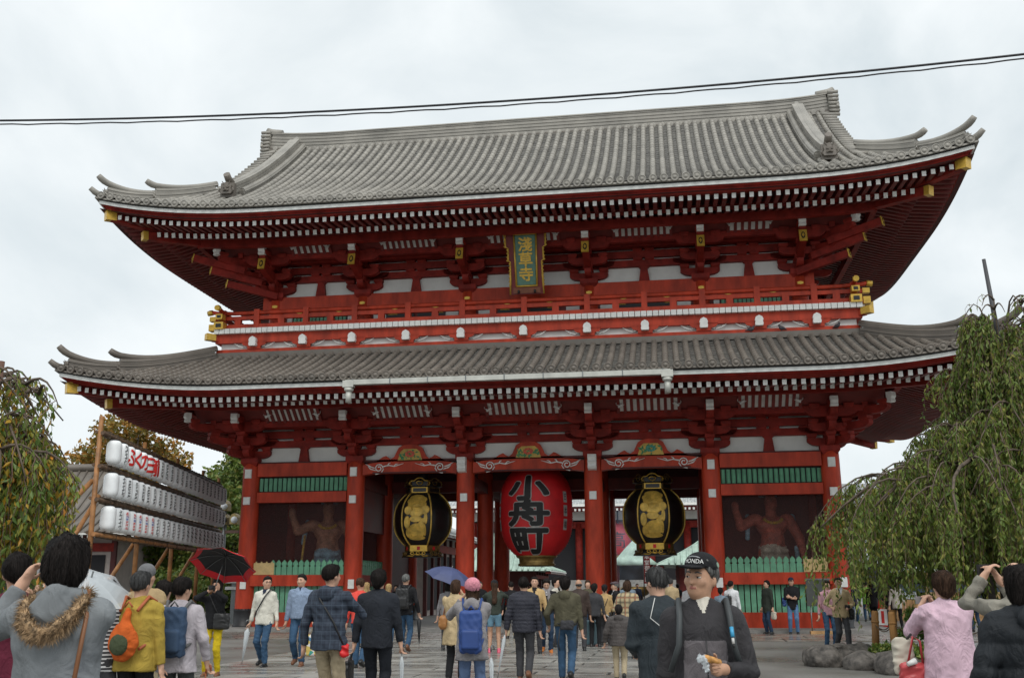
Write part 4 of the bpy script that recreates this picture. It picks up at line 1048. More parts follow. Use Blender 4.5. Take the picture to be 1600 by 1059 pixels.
# ------------------------------------------------------------------ guardian statues behind the nets
mat('statue_red', (.50, .12, .075), .6, var=.3, vscale=4); mat('statue_brown', (.42, .20, .12), .65, var=.3, vscale=4); mat('statue_grey', (.55, .50, .40), .7, var=.3, vscale=3, bump=.3); mat('statue_blue', (.27, .46, .56), .7, var=.3, vscale=3, bump=.3)
def guardian(x, y, H, skin, skirt, scarf, label, mirror, rz):
    s = H / 1.7; g = SDF((-.62, -.42, 0), (.62, .42, 1.78), .017); m = mirror
    for sx in (-1, 1):
        g.cone('body', (sx * .10, 0, .92), (sx * .17, -.02, .5), .10, .075); g.cone('body', (sx * .17, -.02, .5), (sx * .19, .02, .1), .075, .05); g.ell('body', (sx * .20, -.05, .05), (.055, .13, .05))
    g.ell('body', (0, 0, 1.0), (.17, .13, .14)); g.ell('body', (0, -.03, 1.10), (.155, .135, .13)); g.ell('body', (0, 0, 1.28), (.20, .13, .15), .05)
    for sx in (-1, 1): g.ell('body', (sx * .09, -.09, 1.30), (.095, .06, .075), .03); g.ell('body', (sx * .20, 0, 1.37), (.085, .08, .08), .04)
    for z in (1.06, 1.13, 1.19):
        for sx in (-1, 1): g.ell('body', (sx * .055, -.125, z), (.05, .03, .03), .02)
    g.cone('body', (0, 0, 1.4), (0, -.02, 1.52), .075, .065); g.ell('body', (0, -.03, 1.60), (.085, .10, .12), .03); g.ell('body', (0, -.13, 1.585), (.02, .025, .02), .02); g.ell('hair', (0, .0, 1.72), (.06, .06, .05))
    # one arm raised, one low with open hand
    g.cone('body', (m * .24, 0, 1.37), (m * .42, -.05, 1.28), .075, .06); g.cone('body', (m * .42, -.05, 1.28), (m * .50, -.12, 1.50), .06, .045); g.ell('body', (m * .50, -.13, 1.55), (.05, .04, .06))
    g.cone('body', (-m * .24, 0, 1.36), (-m * .36, -.03, 1.12), .075, .06); g.cone('body', (-m * .36, -.03, 1.12), (-m * .36, -.16, .92), .06, .042); g.ell('body', (-m * .36, -.19, .86), (.045, .03, .055))
    for q in range(4): g.cone('body', (-m * (.33 + q * .022), -.2, .83), (-m * (.32 + q * .03), -.22, .76), .014, .01, .005)
    g.cone('skirt', (0, 0, 1.0), (0, -.01, .62), .19, .27, .03, .8, [((0, 0, .55), (0, 0, -1)), ((0, 0, 1.03), (0, 0, 1))]); g.ell('skirt', (0, -.13, .96), (.18, .07, .06), .03); g.wrinkle('skirt', .016, 26, 3, (1, 1, .25))
    g.cone('scarf', (-.30, .06, 1.42), (-.34, -.05, 1.12), .035, .03); g.cone('scarf', (.30, .06, 1.42), (.33, -.06, 1.1), .035, .03); g.cone('scarf', (-m * .3, -.05, 1.0), (-m * .36, .0, .5), .03, .045); g.cone('scarf', (.1, .12, 1.70), (-.1, .12, 1.70), .03, .03)
    t = thing('guardian_statue', (x, y, .15), label, 'statue', 'guardian statues in the gate', rz)
    for nm_, (v, q) in g.build().items(): link({'hair': 'topknot'}.get(nm_, nm_), sdf_mesh(nm_, v * s, q, {'body': skin, 'skirt': skirt, 'scarf': scarf, 'hair': 'black_paint'}[nm_]), t, (0, 0, 0))
    nk = MB()
    for k in range(9):
        a = R(-70 + k * 17.5); nk.lathe([(.02 * s, 0), (.028 * s, .02 * s), (.01 * s, .04 * s)], 6, (s * .12 * math.sin(a), -s * (.10 + .05 * math.cos(a)), s * (1.37 - .07 * math.cos(a))))
    nk.obj('necklace', 'gold', t, (0, 0, 0))
    MB().box((0, 0, -.06), (2.4, 1.8, .2)).obj('plinth', 'dark_red', t, (0, 0, 0))
    return t, s
t, s = guardian(-8.0, 2.0, 4.55, 'statue_brown', 'statue_blue', 'statue_blue', 'brown wooden guardian statue with pale blue skirt behind the left net', -1, R(14))
MB().tube([(-.34 * s * -1 * -1, -.24 * s, .72 * s), (-.30 * s, -.22 * s, 1.22 * s)], .035 * s * .5, 8).obj('staff', 'gold_leaf', t, (0, 0, 0))
guardian(8.55, 2.0, 4.55, 'statue_red', 'statue_grey', 'statue_blue', 'red-skinned wooden guardian statue with grey skirt behind the right net', -1, R(8))
# ------------------------------------------------------------------ ground
g = bpy.data.materials.new('wet_asphalt'); g.use_nodes = True; MATS['wet_asphalt'] = g
N_, L_, B_ = nodes_of(g); geo = N_.new('ShaderNodeNewGeometry')
na = N_.new('ShaderNodeTexNoise'); na.inputs['Scale'].default_value = .35; na.inputs['Detail'].default_value = 6
nb = N_.new('ShaderNodeTexNoise'); nb.inputs['Scale'].default_value = 60; nb.inputs['Detail'].default_value = 3
L_.new(geo.outputs['Position'], na.inputs['Vector']); L_.new(geo.outputs['Position'], nb.inputs['Vector'])
cr = N_.new('ShaderNodeValToRGB'); cr.color_ramp.elements[0].position = .35; cr.color_ramp.elements[0].color = (.175, .17, .155, 1); cr.color_ramp.elements[1].position = .68; cr.color_ramp.elements[1].color = (.28, .27, .25, 1)
L_.new(na.outputs['Fac'], cr.inputs[0]); mxx = N_.new('ShaderNodeMix'); mxx.data_type = 'RGBA'; mxx.blend_type = 'MULTIPLY'; mxx.inputs[0].default_value = .55
L_.new(cr.outputs[0], mxx.inputs[6]); L_.new(nb.outputs['Color'], mxx.inputs[7]); L_.new(mxx.outputs[2], B_.inputs['Base Color'])
rr_ = N_.new('ShaderNodeMapRange'); rr_.inputs[1].default_value = .35; rr_.inputs[2].default_value = .65; rr_.inputs[3].default_value = .22; rr_.inputs[4].default_value = .6
L_.new(na.outputs['Fac'], rr_.inputs[0]); L_.new(rr_.outputs[0], B_.inputs['Roughness'])
bu = N_.new('ShaderNodeBump'); bu.inputs['Strength'].default_value = .35; bu.inputs['Distance'].default_value = .008; L_.new(nb.outputs['Fac'], bu.inputs['Height']); L_.new(bu.outputs[0], B_.inputs['Normal'])
struct(MB().add([(-400, -80, 0), (400, -80, 0), (400, 700, 0), (-400, 700, 0)], [(0, 1, 2, 3)]).obj('ground', 'wet_asphalt'))
def slab_mat(name, col):
    m = bpy.data.materials.new(name); m.use_nodes = True; MATS[name] = m; N_, L_, B_ = nodes_of(m)
    oi = N_.new('ShaderNodeObjectInfo'); geo = N_.new('ShaderNodeNewGeometry'); na = N_.new('ShaderNodeTexNoise'); na.inputs['Scale'].default_value = 1.1; na.inputs['Detail'].default_value = 7
    L_.new(geo.outputs['Position'], na.inputs['Vector'])
    ad = N_.new('ShaderNodeMath'); ad.operation = 'ADD'; mu = N_.new('ShaderNodeMath'); mu.operation = 'MULTIPLY'; mu.inputs[1].default_value = .32
    L_.new(oi.outputs['Random'], mu.inputs[0]); L_.new(mu.outputs[0], ad.inputs[0]); L_.new(na.outputs['Fac'], ad.inputs[1])
    cr = N_.new('ShaderNodeValToRGB'); cr.color_ramp.elements[0].position = .40; cr.color_ramp.elements[0].color = tuple(c * .66 for c in col) + (1,); cr.color_ramp.elements[1].position = .95; cr.color_ramp.elements[1].color = tuple(c * 1.3 for c in col) + (1,)
    L_.new(ad.outputs[0], cr.inputs[0]); L_.new(cr.outputs[0], B_.inputs['Base Color'])
    mr = N_.new('ShaderNodeMapRange'); mr.inputs[1].default_value = .40; mr.inputs[2].default_value = .75; mr.inputs[3].default_value = .16; mr.inputs[4].default_value = .5; L_.new(na.outputs['Fac'], mr.inputs[0]); L_.new(mr.outputs[0], B_.inputs['Roughness'])
    nb = N_.new('ShaderNodeTexNoise'); nb.inputs['Scale'].default_value = 35; L_.new(geo.outputs['Position'], nb.inputs['Vector'])
    bu = N_.new('ShaderNodeBump'); bu.inputs['Strength'].default_value = .25; bu.inputs['Distance'].default_value = .01; L_.new(nb.outputs['Fac'], bu.inputs['Height']); L_.new(bu.outputs[0], B_.inputs['Normal'])
slab_mat('paving_slab', (.27, .26, .238)); slab_mat('paving_slab_dark', (.21, .185, .162))
def pavement(name, x0, x1, y0, y1, nx, ny, m, stag):
    p = struct(MB().add([(x0, y0, .004), (x1, y0, .004), (x1, y1, .004), (x0, y1, .004)], [(0, 1, 2, 3)]).obj(name, mat('joint_mortar', (.035, .033, .03), .7)))
    w, d = (x1 - x0) / nx, (y1 - y0) / ny; sm = {}
    for j in range(ny):
        for i in range(nx + (1 if stag and j % 2 else 0)):
            a = x0 + (i - (.5 if stag and j % 2 else 0)) * w; b = a + w; a = max(a, x0); b = min(b, x1)
            q = round(b - a, 3)
            if q not in sm:
                g_ = .026; hx, hy = q / 2 - g_, d / 2 - g_
                sm[q] = MB().add([(-hx, -hy, -.02), (hx, -hy, -.02), (hx, hy, -.02), (-hx, hy, -.02), (-hx, -hy, .012), (hx, -hy, .012), (hx, hy, .012), (-hx, hy, .012), (-hx + .015, -hy + .015, .02), (hx - .015, -hy + .015, .02), (hx - .015, hy - .015, .02), (-hx + .015, hy - .015, .02)],
                    [(0, 1, 5, 4), (1, 2, 6, 5), (2, 3, 7, 6), (3, 0, 4, 7), (4, 5, 9, 8), (5, 6, 10, 9), (6, 7, 11, 10), (7, 4, 8, 11), (8, 9, 10, 11)]).mesh('paving_slab', m)
            put('paving_slab', sm[q], p, ((a + b) / 2, y0 + (j + .5) * d, .006 + rnd.uniform(-.003, .004)), (rnd.uniform(-.003, .003), rnd.uniform(-.003, .003), 0))
pavement('stone_path', -3.9, 5.1, -22.4, -6.0, 7, 22, 'paving_slab', True)
pavement('forecourt_paving', -14.4, 14.4, -6.0, -1.2, 18, 3, 'paving_slab_dark', True)
# ------------------------------------------------------------------ buildings of the precinct
mat('wall_pale', (.42, .36, .33), .7, var=.1); mat('copper_green', (.38, .50, .43), .55, var=.2, vscale=1.5); mat('roof_pale', (.40, .42, .42), .5, var=.2, vscale=2)
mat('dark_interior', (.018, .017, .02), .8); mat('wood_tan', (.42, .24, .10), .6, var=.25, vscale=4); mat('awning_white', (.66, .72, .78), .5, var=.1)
def hip_house(name, label, cx, cy, w, d, zw, zr, over, rz, wall, roofm, eave='red_board', ends='white_paint', nrow=None, ridge_f=.35, rib=.4):
    """one-storey hall: walls, posts, hipped roof with tile rows, rafter ends"""
    t = thing(name, (cx, cy, 0), label, 'building', None, rz)
    def P(q, nm_, m): return q.obj(nm_, m, t, (0, 0, 0))
    P(MB().box((0, 0, zw / 2), (w, d, zw)), 'wall', wall)
    for k in range(6):
        x = -w / 2 + w * k / 5
        P(MB().box((x, -d / 2 - .06, zw / 2), (.24, .2, zw)), 'post', 'dark_red')
    for k in range(5):
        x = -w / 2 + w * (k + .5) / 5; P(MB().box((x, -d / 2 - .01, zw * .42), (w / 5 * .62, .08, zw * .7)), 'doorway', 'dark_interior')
    P(MB().box((0, -d / 2 - .1, zw * .86), (w, .14, zw * .1)), 'lintel', 'vermilion_shaded')
    hx, hy = w / 2 + over, d / 2 + over; rx = w * ridge_f
    z0 = zw + .02; dz = zr - z0
    prof = [(0, 0), (.25, .17), (.5, .38), (.75, .66), (1, 1)]
    o = MB()
    for i in range(4):
        (a, za), (b, zb) = prof[i], prof[i + 1]
        qa, qb = (hx + (rx - hx) * a, hy * (1 - a) + .02, z0 + dz * za), (hx + (rx - hx) * b, hy * (1 - b) + .02, z0 + dz * zb)
        A = [(-qa[0], -qa[1], qa[2]), (qa[0], -qa[1], qa[2]), (qa[0], qa[1], qa[2]), (-qa[0], qa[1], qa[2])]; B = [(-qb[0], -qb[1], qb[2]), (qb[0], -qb[1], qb[2]), (qb[0], qb[1], qb[2]), (-qb[0], qb[1], qb[2])]
        o.add(A + B, [(k, (k + 1) % 4, 4 + (k + 1) % 4, 4 + k) for k in range(4)])
    o.add([(-hx, -hy, z0), (hx, -hy, z0), (hx, hy, z0), (-hx, hy, z0)], [(3, 2, 1, 0)], 0)
    ro = P(o, 'roof', roofm)
    tr = MB()
    for side in range(4):
        H, Dp, RX_ = (hx, hy, rx) if side % 2 == 0 else (hy, hx, 0)
        n = int(2 * H / rib); Mz = Matrix.Rotation(side * math.pi / 2, 3, 'Z')
        for k in range(n + 1):
            s = -H + 2 * H * k / n
            tm = min(1, (H - abs(s)) / max(.01, H - RX_)) if abs(s) > RX_ else 1
            if tm < .08: continue
            tt = [tm * j / 4 for j in range(5)]
            e = hy if side % 2 == 0 else hx - rx
            pts = [Mz @ Vector((s, -(Dp - e * q), z0 + .04 + dz * float(np.interp(q, [p[0] for p in prof], [p[1] for p in prof])))) for q in tt]
            tr.tube(pts, .07, 5)
    stuff(MB.obj(tr, 'tile_rows', roofm, ro, (0, 0, 0)))
    MB().tube([(-rx, 0, zr + .1), (rx, 0, zr + .1)], .22, 8).obj('ridge', roofm, ro, (0, 0, 0))
    rf = MB(); n = int(2 * hx / .34)
    for k in range(n):
        x = -hx + .2 + (2 * hx - .4) * k / (n - 1); rf.box((x, -hy + .22, z0 - .12), (.12, .4, .14), 0, endm=1)
    stuff(rf.obj('rafter_ends', [eave, ends], ro, (0, 0, 0)))
    MB().box((0, -hy + .03, z0 - .02), (2 * hx, .1, .07)).obj('eave_board', ends, ro, (0, 0, 0))
    return t
hip_house('low_hall', 'low red hall with pale grey tiled roof behind the lantern rack', -27.6, 13.6, 11, 7.5, 4.0, 7.6, 1.6, R(8), 'wall_pale', 'tile_dark')
hip_house('low_hall', 'distant low red hall with dark roof behind the hedge', -31, 30, 16, 8, 4.4, 8.0, 1.5, R(6), 'wall_pale', 'tile_dark')
hip_house('side_hall', 'pale-walled hall with white-grey roof seen through the left bay', -12.5, 24, 8.2, 8, 4.3, 7.4, 1.7, R(90), 'wall_pale', 'roof_pale')
hip_house('pavilion', 'low pavilion with pale green copper roof behind the red lantern', -7.6, 40, 7.5, 6, 2.6, 5.0, 1.4, R(90), 'dark_red', 'copper_green')
hip_house('pavilion', 'red pavilion with green copper roof seen through the right bay', 9.4, 38.5, 9.0, 8.0, 2.9, 6.6, 1.4, R(-90), 'red_board', 'copper_green')
# main hall far behind
mh = thing('main_hall', (-4, 92, 0), 'huge dark main hall with pale tiled eaves at the end of the courtyard', 'building')
def P(q, nm_, m, par=None): return q.obj(nm_, m, par or mh, (0, 0, 0))
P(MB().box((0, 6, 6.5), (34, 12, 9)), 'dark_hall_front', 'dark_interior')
st = MB()
for k in range(10): st.box((0, -1.2 - (9 - k) * .45, .12 + k * .24), (22, .9, .24))
P(st, 'stone_steps', 'stone')
for k in range(8): P(MB().lathe([(.45, 2.4), (.45, 9.2)], 14, (-15.4 + 4.4 * k, -.6, 0)), 'column', 'vermilion_shaded')
for k in range(7): P(MB().box((-13.2 + 4.4 * k, .2, 3.2), (3.4, .15, 1.6)), 'railing_panel', 'dark_red')
P(MB().box((0, -.7, 9.0), (35, .4, .8)), 'beam', 'vermilion_shaded'); P(MB().box((0, -.7, 10.2), (35, .3, 1.2)), 'plaster_frieze', 'plaster'); P(MB().box((0, -1.1, 10.9), (36, .5, .5)), 'beam', 'vermilion_shaded')
ro = MB(); pf = [(-5.2, 11.2), (-2, 12.6), (1, 14.6), (4, 17.2), (7, 20.6), (13, 14), (18, 11.2)]
ro.prism(pf, -21, 21, 'x'); rr = P(ro, 'roof', 'roof_pale'); tr = MB()
for k in range(105): tr.tube([(-20.8 + k * .4, p[0], p[1] + .03) for p in pf[:5]], .10, 5)
stuff(MB.obj(tr, 'tile_rows', 'roof_pale', rr, (0, 0, 0))); MB().box((0, -5.25, 11.08), (42, .2, .3)).obj('eave_board', 'white_paint', rr, (0, 0, 0))
MB().box((0, -4.4, 10.75), (42, 1.2, .35)).obj('eave_fascia', 'red_board', rr, (0, 0, 0)); rf = MB()
for k in range(84): rf.box((-20.7 + k * .5, -4.9, 10.55), (.24, .5, .26), 0, endm=1)
stuff(rf.obj('rafter_ends', ['red_board', 'white_paint'], rr, (0, 0, 0)))
hl = thing('paper_lantern', (-1.35, 90.4, 5.3), 'far red paper lantern with black character hanging in the main hall', 'lantern')
MB().lathe([(.7, 0), (1.3, .5), (1.55, 1.6), (1.5, 2.8), (1.0, 3.6), (.6, 3.8)], 24).obj('paper_shell', 'lantern_red', hl, (0, 0, 0))
MB().lathe([(.6, -.4), (.75, 0)], 20).obj('bronze_base', 'bronze', hl, (0, 0, 0)); MB().lathe([(.1, 3.8), (.1, 6.0)], 6).obj('hanger', 'black_metal', hl, (0, 0, 0))
vs, fs = text_mb('高', 2.1); MB().add([(1.58 * math.sin(x / 1.5), -1.58 * math.cos(x / 1.5) - .02, 1.8 + z) for x, z in slice_x(vs, fs, .3)[0]], slice_x(vs, fs, .3)[1]).obj('character', 'lantern_black', hl, (0, 0, 0))
bn = thing('banner', (3.35, 24.4, 0), 'tall narrow dark red banner with white lettering in the courtyard', 'banner')
MB().tube([(0, 0, 0), (0, 0, 3.5)], .03, 6).obj('pole', 'black_metal', bn, (0, 0, 0)); MB().box((.2, -.03, 2.55), (.36, .03, 1.7)).obj('cloth', 'plaque_red', bn, (0, 0, 0))
for k, ch in enumerate('本堂御祈願'):
    vs, fs = text_mb(ch, .30); MB().add([(.2 + x, -.052, 3.2 - k * .32 + z) for x, z in vs], fs).obj('character', 'white_paint', bn, (0, 0, 0))
# incense burner with its smoke
ib = thing('incense_burner', (2.2, 42, 0), 'bronze incense burner under a small roof in the courtyard', 'incense burner')
MB().lathe([(.9, 0), (.7, .3), (.6, .8), (1.0, 1.0), (1.15, 1.4), (1.0, 1.55)], 20).obj('bowl', 'bronze', ib, (0, 0, 0))
for sx in (-1.3, 1.3):
    for sy in (-1.3, 1.3): MB().box((sx, sy, 1.6), (.2, .2, 3.2)).obj('post', 'vermilion_shaded', ib, (0, 0, 0))
MB().lathe([(2.6, 3.1), (1.7, 3.6), (.9, 4.3), (.1, 4.9)], 4).obj('roof', 'copper_green', ib, (0, 0, 0), (0, 0, R(45)))
sm = bpy.data.materials.new('smoke'); sm.use_nodes = True; MATS['smoke'] = sm; nn = sm.node_tree; nn.nodes.remove(nn.nodes['Principled BSDF'])
pv = nn.nodes.new('ShaderNodeVolumePrincipled'); pv.inputs['Color'].default_value = (.55, .66, .85, 1); tcx = nn.nodes.new('ShaderNodeTexCoord'); no = nn.nodes.new('ShaderNodeTexNoise'); no.inputs['Scale'].default_value = .9; no.inputs['Detail'].default_value = 3
nn.links.new(tcx.outputs['Object'], no.inputs['Vector']); mp_ = nn.nodes.new('ShaderNodeMapRange'); mp_.inputs[1].default_value = .40; mp_.inputs[2].default_value = .75; mp_.inputs[3].default_value = 0; mp_.inputs[4].default_value = .14
nn.links.new(no.outputs['Fac'], mp_.inputs[0]); nn.links.new(mp_.outputs[0], pv.inputs['Density']); nn.links.new(pv.outputs[0], nn.nodes['Material Output'].inputs['Volume'])
so = MB().lathe([(.3, 1.4), (1.4, 2.2), (2.3, 3.8), (2.2, 5.6), (1.2, 6.8), (.2, 7.2)], 12, (1.6, 40.8, 0)).obj('incense_smoke', 'smoke'); stuff(so); so['label'] = 'thin blue incense smoke drifting in the courtyard'; so['category'] = 'smoke'
# market stall and far buildings on the right
ms_ = thing('market_stall', (18.6, 13.5, 0), 'long wooden stall with white and blue awning behind the weeping tree', 'stall')
def P2(q, nm_, m): return q.obj(nm_, m, ms_, (0, 0, 0))
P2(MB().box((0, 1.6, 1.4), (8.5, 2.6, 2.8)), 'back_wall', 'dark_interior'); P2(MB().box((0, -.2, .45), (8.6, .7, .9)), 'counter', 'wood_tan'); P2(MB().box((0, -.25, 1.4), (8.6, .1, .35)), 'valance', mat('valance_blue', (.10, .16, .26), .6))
P2(MB().add([(-4.5, -1.2, 2.15), (4.5, -1.2, 2.15), (4.5, 1.4, 2.9), (-4.5, 1.4, 2.9), (-4.5, -1.2, 2.1), (4.5, -1.2, 2.1), (4.5, 1.4, 2.85), (-4.5, 1.4, 2.85)], [(0, 1, 2, 3), (7, 6, 5, 4), (4, 5, 1, 0), (5, 6, 2, 1), (6, 7, 3, 2), (7, 4, 0, 3)]), 'awning', 'awning_white')
for k in range(6): P2(MB().box((-4.2 + k * 1.68, -1.1, 1.05), (.1, .1, 2.1)), 'post', 'wood_tan')
for k in range(10): P2(MB().box((-4 + k * .9, -.15, 1.08), (.5, .4, .3)), 'goods_box', ['wood_tan', 'awning_white', 'board_tan'][k % 3])
fb = thing('concrete_block', (22.5, 62, 0), 'plain grey concrete building far behind the gate on the right', 'building')
MB().box((0, 0, 4.6), (6, 10, 9.2)).obj('wall', mat('concrete', (.36, .37, .38), .7), fb, (0, 0, 0)); MB().box((-1, 0, 9.9), (2.4, 3, 1.4)).obj('rooftop_box', 'concrete', fb, (0, 0, 0))
for k in range(4):
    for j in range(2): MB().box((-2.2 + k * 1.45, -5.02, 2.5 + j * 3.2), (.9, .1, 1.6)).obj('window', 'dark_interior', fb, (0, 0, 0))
# ------------------------------------------------------------------ trees
def leaf_mat(name, cols, trans=.25):
    m = bpy.data.materials.new(name); m.use_nodes = True; MATS[name] = m; N_, L_, B_ = nodes_of(m)
    geo = N_.new('ShaderNodeNewGeometry'); cr = N_.new('ShaderNodeValToRGB'); cr.color_ramp.interpolation = 'LINEAR'
    el = cr.color_ramp.elements; el[0].position = 0; el[0].color = (*cols[0], 1); el[1].position = 1; el[1].color = (*cols[-1], 1)
    for i, c in enumerate(cols[1:-1]): e = el.new((i + 1) / (len(cols) - 1)); e.color = (*c, 1)
    L_.new(geo.outputs['Random Per Island'], cr.inputs[0]); L_.new(cr.outputs[0], B_.inputs['Base Color']); B_.inputs['Roughness'].default_value = .5
    tl = N_.new('ShaderNodeBsdfTranslucent'); mx_ = N_.new('ShaderNodeMixShader'); mx_.inputs[0].default_value = trans; L_.new(cr.outputs[0], tl.inputs['Color'])
    L_.new(B_.outputs[0], mx_.inputs[1]); L_.new(tl.outputs[0], mx_.inputs[2]); L_.new(mx_.outputs[0], N_['Material Output'].inputs['Surface'])
mat('bark', (.10, .075, .055), .85, var=.35, vscale=6, bump=.7, bscale=18, stretch=(1, 1, .3)); mat('twig', (.16, .10, .075), .8, var=.3); mat('bark_dark', (.045, .036, .032), .85, var=.35, vscale=6, bump=.6, bscale=20)
def leaves(Pn, Dn, Ln, Wn, seed):
    """one folded leaf blade per point -> numpy verts and quads"""
    rg = np.random.RandomState(seed); n = len(Pn); D = Dn / np.linalg.norm(Dn, axis=1)[:, None]; s = rg.normal(size=(n, 3)); s -= (s * D).sum(1)[:, None] * D; s /= np.linalg.norm(s, axis=1)[:, None] + 1e-9; nn = np.cross(D, s)
    L = Ln[:, None]; Wd = Wn[:, None]
    V = np.stack([Pn, Pn + D * L * .45 + s * Wd + nn * Wd * .35, Pn + D * L - nn * Wd * .3, Pn + D * L * .45 - s * Wd + nn * Wd * .35], 1).reshape(-1, 3)
    return V, np.arange(4 * n).reshape(-1, 4)
def weeping_tree(x, y, trunk_h, tiers, label, leafm, leafL, seed, lean=(0, 0), bare=.1, frac=None):
    rg = np.random.RandomState(seed); t = thing('weeping_tree', (x, y, 0), label, 'tree')
    tr = MB(); pts = [(lean[0] * k / 6 + .06 * math.sin(k * 1.3), lean[1] * k / 6 + .05 * math.cos(k * 1.7), trunk_h * k / 6) for k in range(7)]
    tr.tube(pts, [.24 - .024 * k for k in range(7)], 10); tr.obj('trunk', 'bark_dark', t, (0, 0, 0))
    limb = MB(); tw = MB(); LP, LD, LL = [], [], []
    for (zc, ztop, rmax, zedge, nl, ns, lmin, lmax, a0, a1) in tiers:
        arcs = []
        for k in range(nl):
            a = a0 + (a1 - a0) * (k + rg.rand() * .8) / nl; rm = rmax * (.7 + .38 * rg.rand()); zt = ztop + rg.uniform(-.3, .25)
            P_ = []
            for j in range(9):
                u = j / 8; r = rm * u; z = zc + (zt - zc) * math.sin(min(1, u * 1.9) * math.pi / 2) - (zt - zedge) * max(0, (u - .3) / .7) ** 1.9
                P_.append(np.array([lean[0] * zc / trunk_h + r * math.cos(a + .15 * math.sin(u * 3 + k)), lean[1] * zc / trunk_h + r * math.sin(a + .15 * math.sin(u * 3 + k)), z]))
            arcs.append(P_); limb.tube([tuple(p) for p in P_], [.05 * (1 - .85 * j / 8) * (rm / 3.2) + .006 for j in range(9)], 6)
            for _ in range(3):                                   # side branches
                j = rg.randint(2, 7); b = a + rg.uniform(-1.0, 1.0); Q = [P_[j]]
                ln = rm * rg.uniform(.25, .5)
                for q in range(1, 6):
                    u = q / 5; Q.append(P_[j] + np.array([ln * u * math.cos(b), ln * u * math.sin(b), .18 * math.sin(u * 2.2) - .75 * u * u * ln]))
                arcs.append(Q); limb.tube([tuple(p) for p in Q], [.026 * (1 - .75 * q / 5) for q in range(6)], 5)
        for k in range(ns):
            A = arcs[rg.randint(len(arcs))]; m = len(A); u = (.12 + .88 * rg.rand() ** .65) * (m - 1); j = min(int(u), m - 2); p = A[j] + (A[j + 1] - A[j]) * (u - j)
            ln = rg.uniform(lmin, lmax); az = rg.rand() * 6.28; out = rg.uniform(.08, .32); S = []
            for q in range(7):
                w = q / 6; S.append(p + np.array([out * math.cos(az) * math.sin(w * 1.6), out * math.sin(az) * math.sin(w * 1.6), .10 * math.sin(w * 3.1) - ln * w ** 1.15]) + rg.normal(size=3) * .018)
            S = [np.array([c[0], c[1], max(c[2], .45)]) for c in S]
            tw.tube([tuple(c) for c in S], [.008 - .0009 * q for q in range(7)], 3, cap=False)
            nlv = int(ln / leafL * 3.2)
            for q in range(nlv):
                if rg.rand() < bare: continue
                w = (q + rg.rand()) / nlv * 5.99; jj = int(w); c = S[jj] + (S[jj + 1] - S[jj]) * (w - jj)
                LP.append(c + rg.normal(size=3) * .028); d = rg.normal(size=3) * .55; d[2] = -abs(d[2]) - .75; LD.append(d); LL.append(leafL * rg.uniform(.65, 1.2))
    limb.obj('limbs', 'bark', t, (0, 0, 0)); stuff(tw.obj('twigs', 'twig', t, (0, 0, 0)))
    LP, LD, LL = np.array(LP), np.array(LD), np.array(LL); V, Q = leaves(LP, LD, LL, LL * rg.uniform(.15, .24, len(LL)), seed)
    me = sdf_mesh('crown', V, Q, leafm); me.polygons.foreach_set('use_smooth', np.zeros(len(Q), bool)); stuff(link('crown', me, t, (0, 0, 0))); return t
leaf_mat('leaf_green', [(.07, .125, .02), (.125, .195, .032), (.185, .25, .045), (.23, .265, .05), (.12, .18, .034), (.30, .27, .055)], .38)
leaf_mat('leaf_autumn', [(.08, .15, .03), (.14, .22, .04), (.20, .27, .045), (.11, .19, .04), (.30, .31, .05), (.09, .15, .03), (.30, .28, .04), (.62, .36, .03), (.11, .17, .03), (.66, .27, .03)], .38)
leaf_mat('leaf_ginkgo', [(.16, .15, .03), (.34, .19, .03), (.45, .20, .03), (.20, .17, .03), (.27, .18, .03), (.12, .13, .03)]); leaf_mat('leaf_hedge', [(.06, .11, .02), (.11, .18, .03), (.16, .22, .04), (.24, .23, .05)]); leaf_mat('leaf_shrub', [(.06, .14, .02), (.13, .22, .03), (.22, .27, .05)])
weeping_tree(11.95, -13.7, 6.2, [(5.8, 7.25, 1.0, 6.6, 9, 22, .25, .7, 0, 6.28), (5.6, 6.85, 1.0, 6.3, 14, 420, .4, 1.5, 0, 6.28), (4.8, 6.1, 1.45, 5.3, 15, 640, .4, 1.4, 0, 6.28), (3.9, 5.0, 2.2, 4.1, 22, 1150, .6, 1.6, 0, 6.28), (3.2, 4.2, 3.0, 3.0, 26, 1500, .7, 2.3, 0, 6.28), (3.1, 4.0, 3.95, 2.7, 34, 1900, .6, 1.9, 0, 6.28)], 'large weeping cherry with drooping dark green branches right of the gate', 'leaf_green', .125, 5, (.1, .0), .05)
weeping_tree(-4.45, -23.7, 4.2, [(3.2, 4.35, 1.2, 3.7, 9, 60, .4, 1.0, -1.2, 1.6), (2.6, 3.7, 1.4, 2.8, 20, 620, .7, 1.9, -1.8, 1.9)], 'weeping tree with yellow and orange leaves at the left edge', 'leaf_autumn', .125, 11, (0, 0), .10)
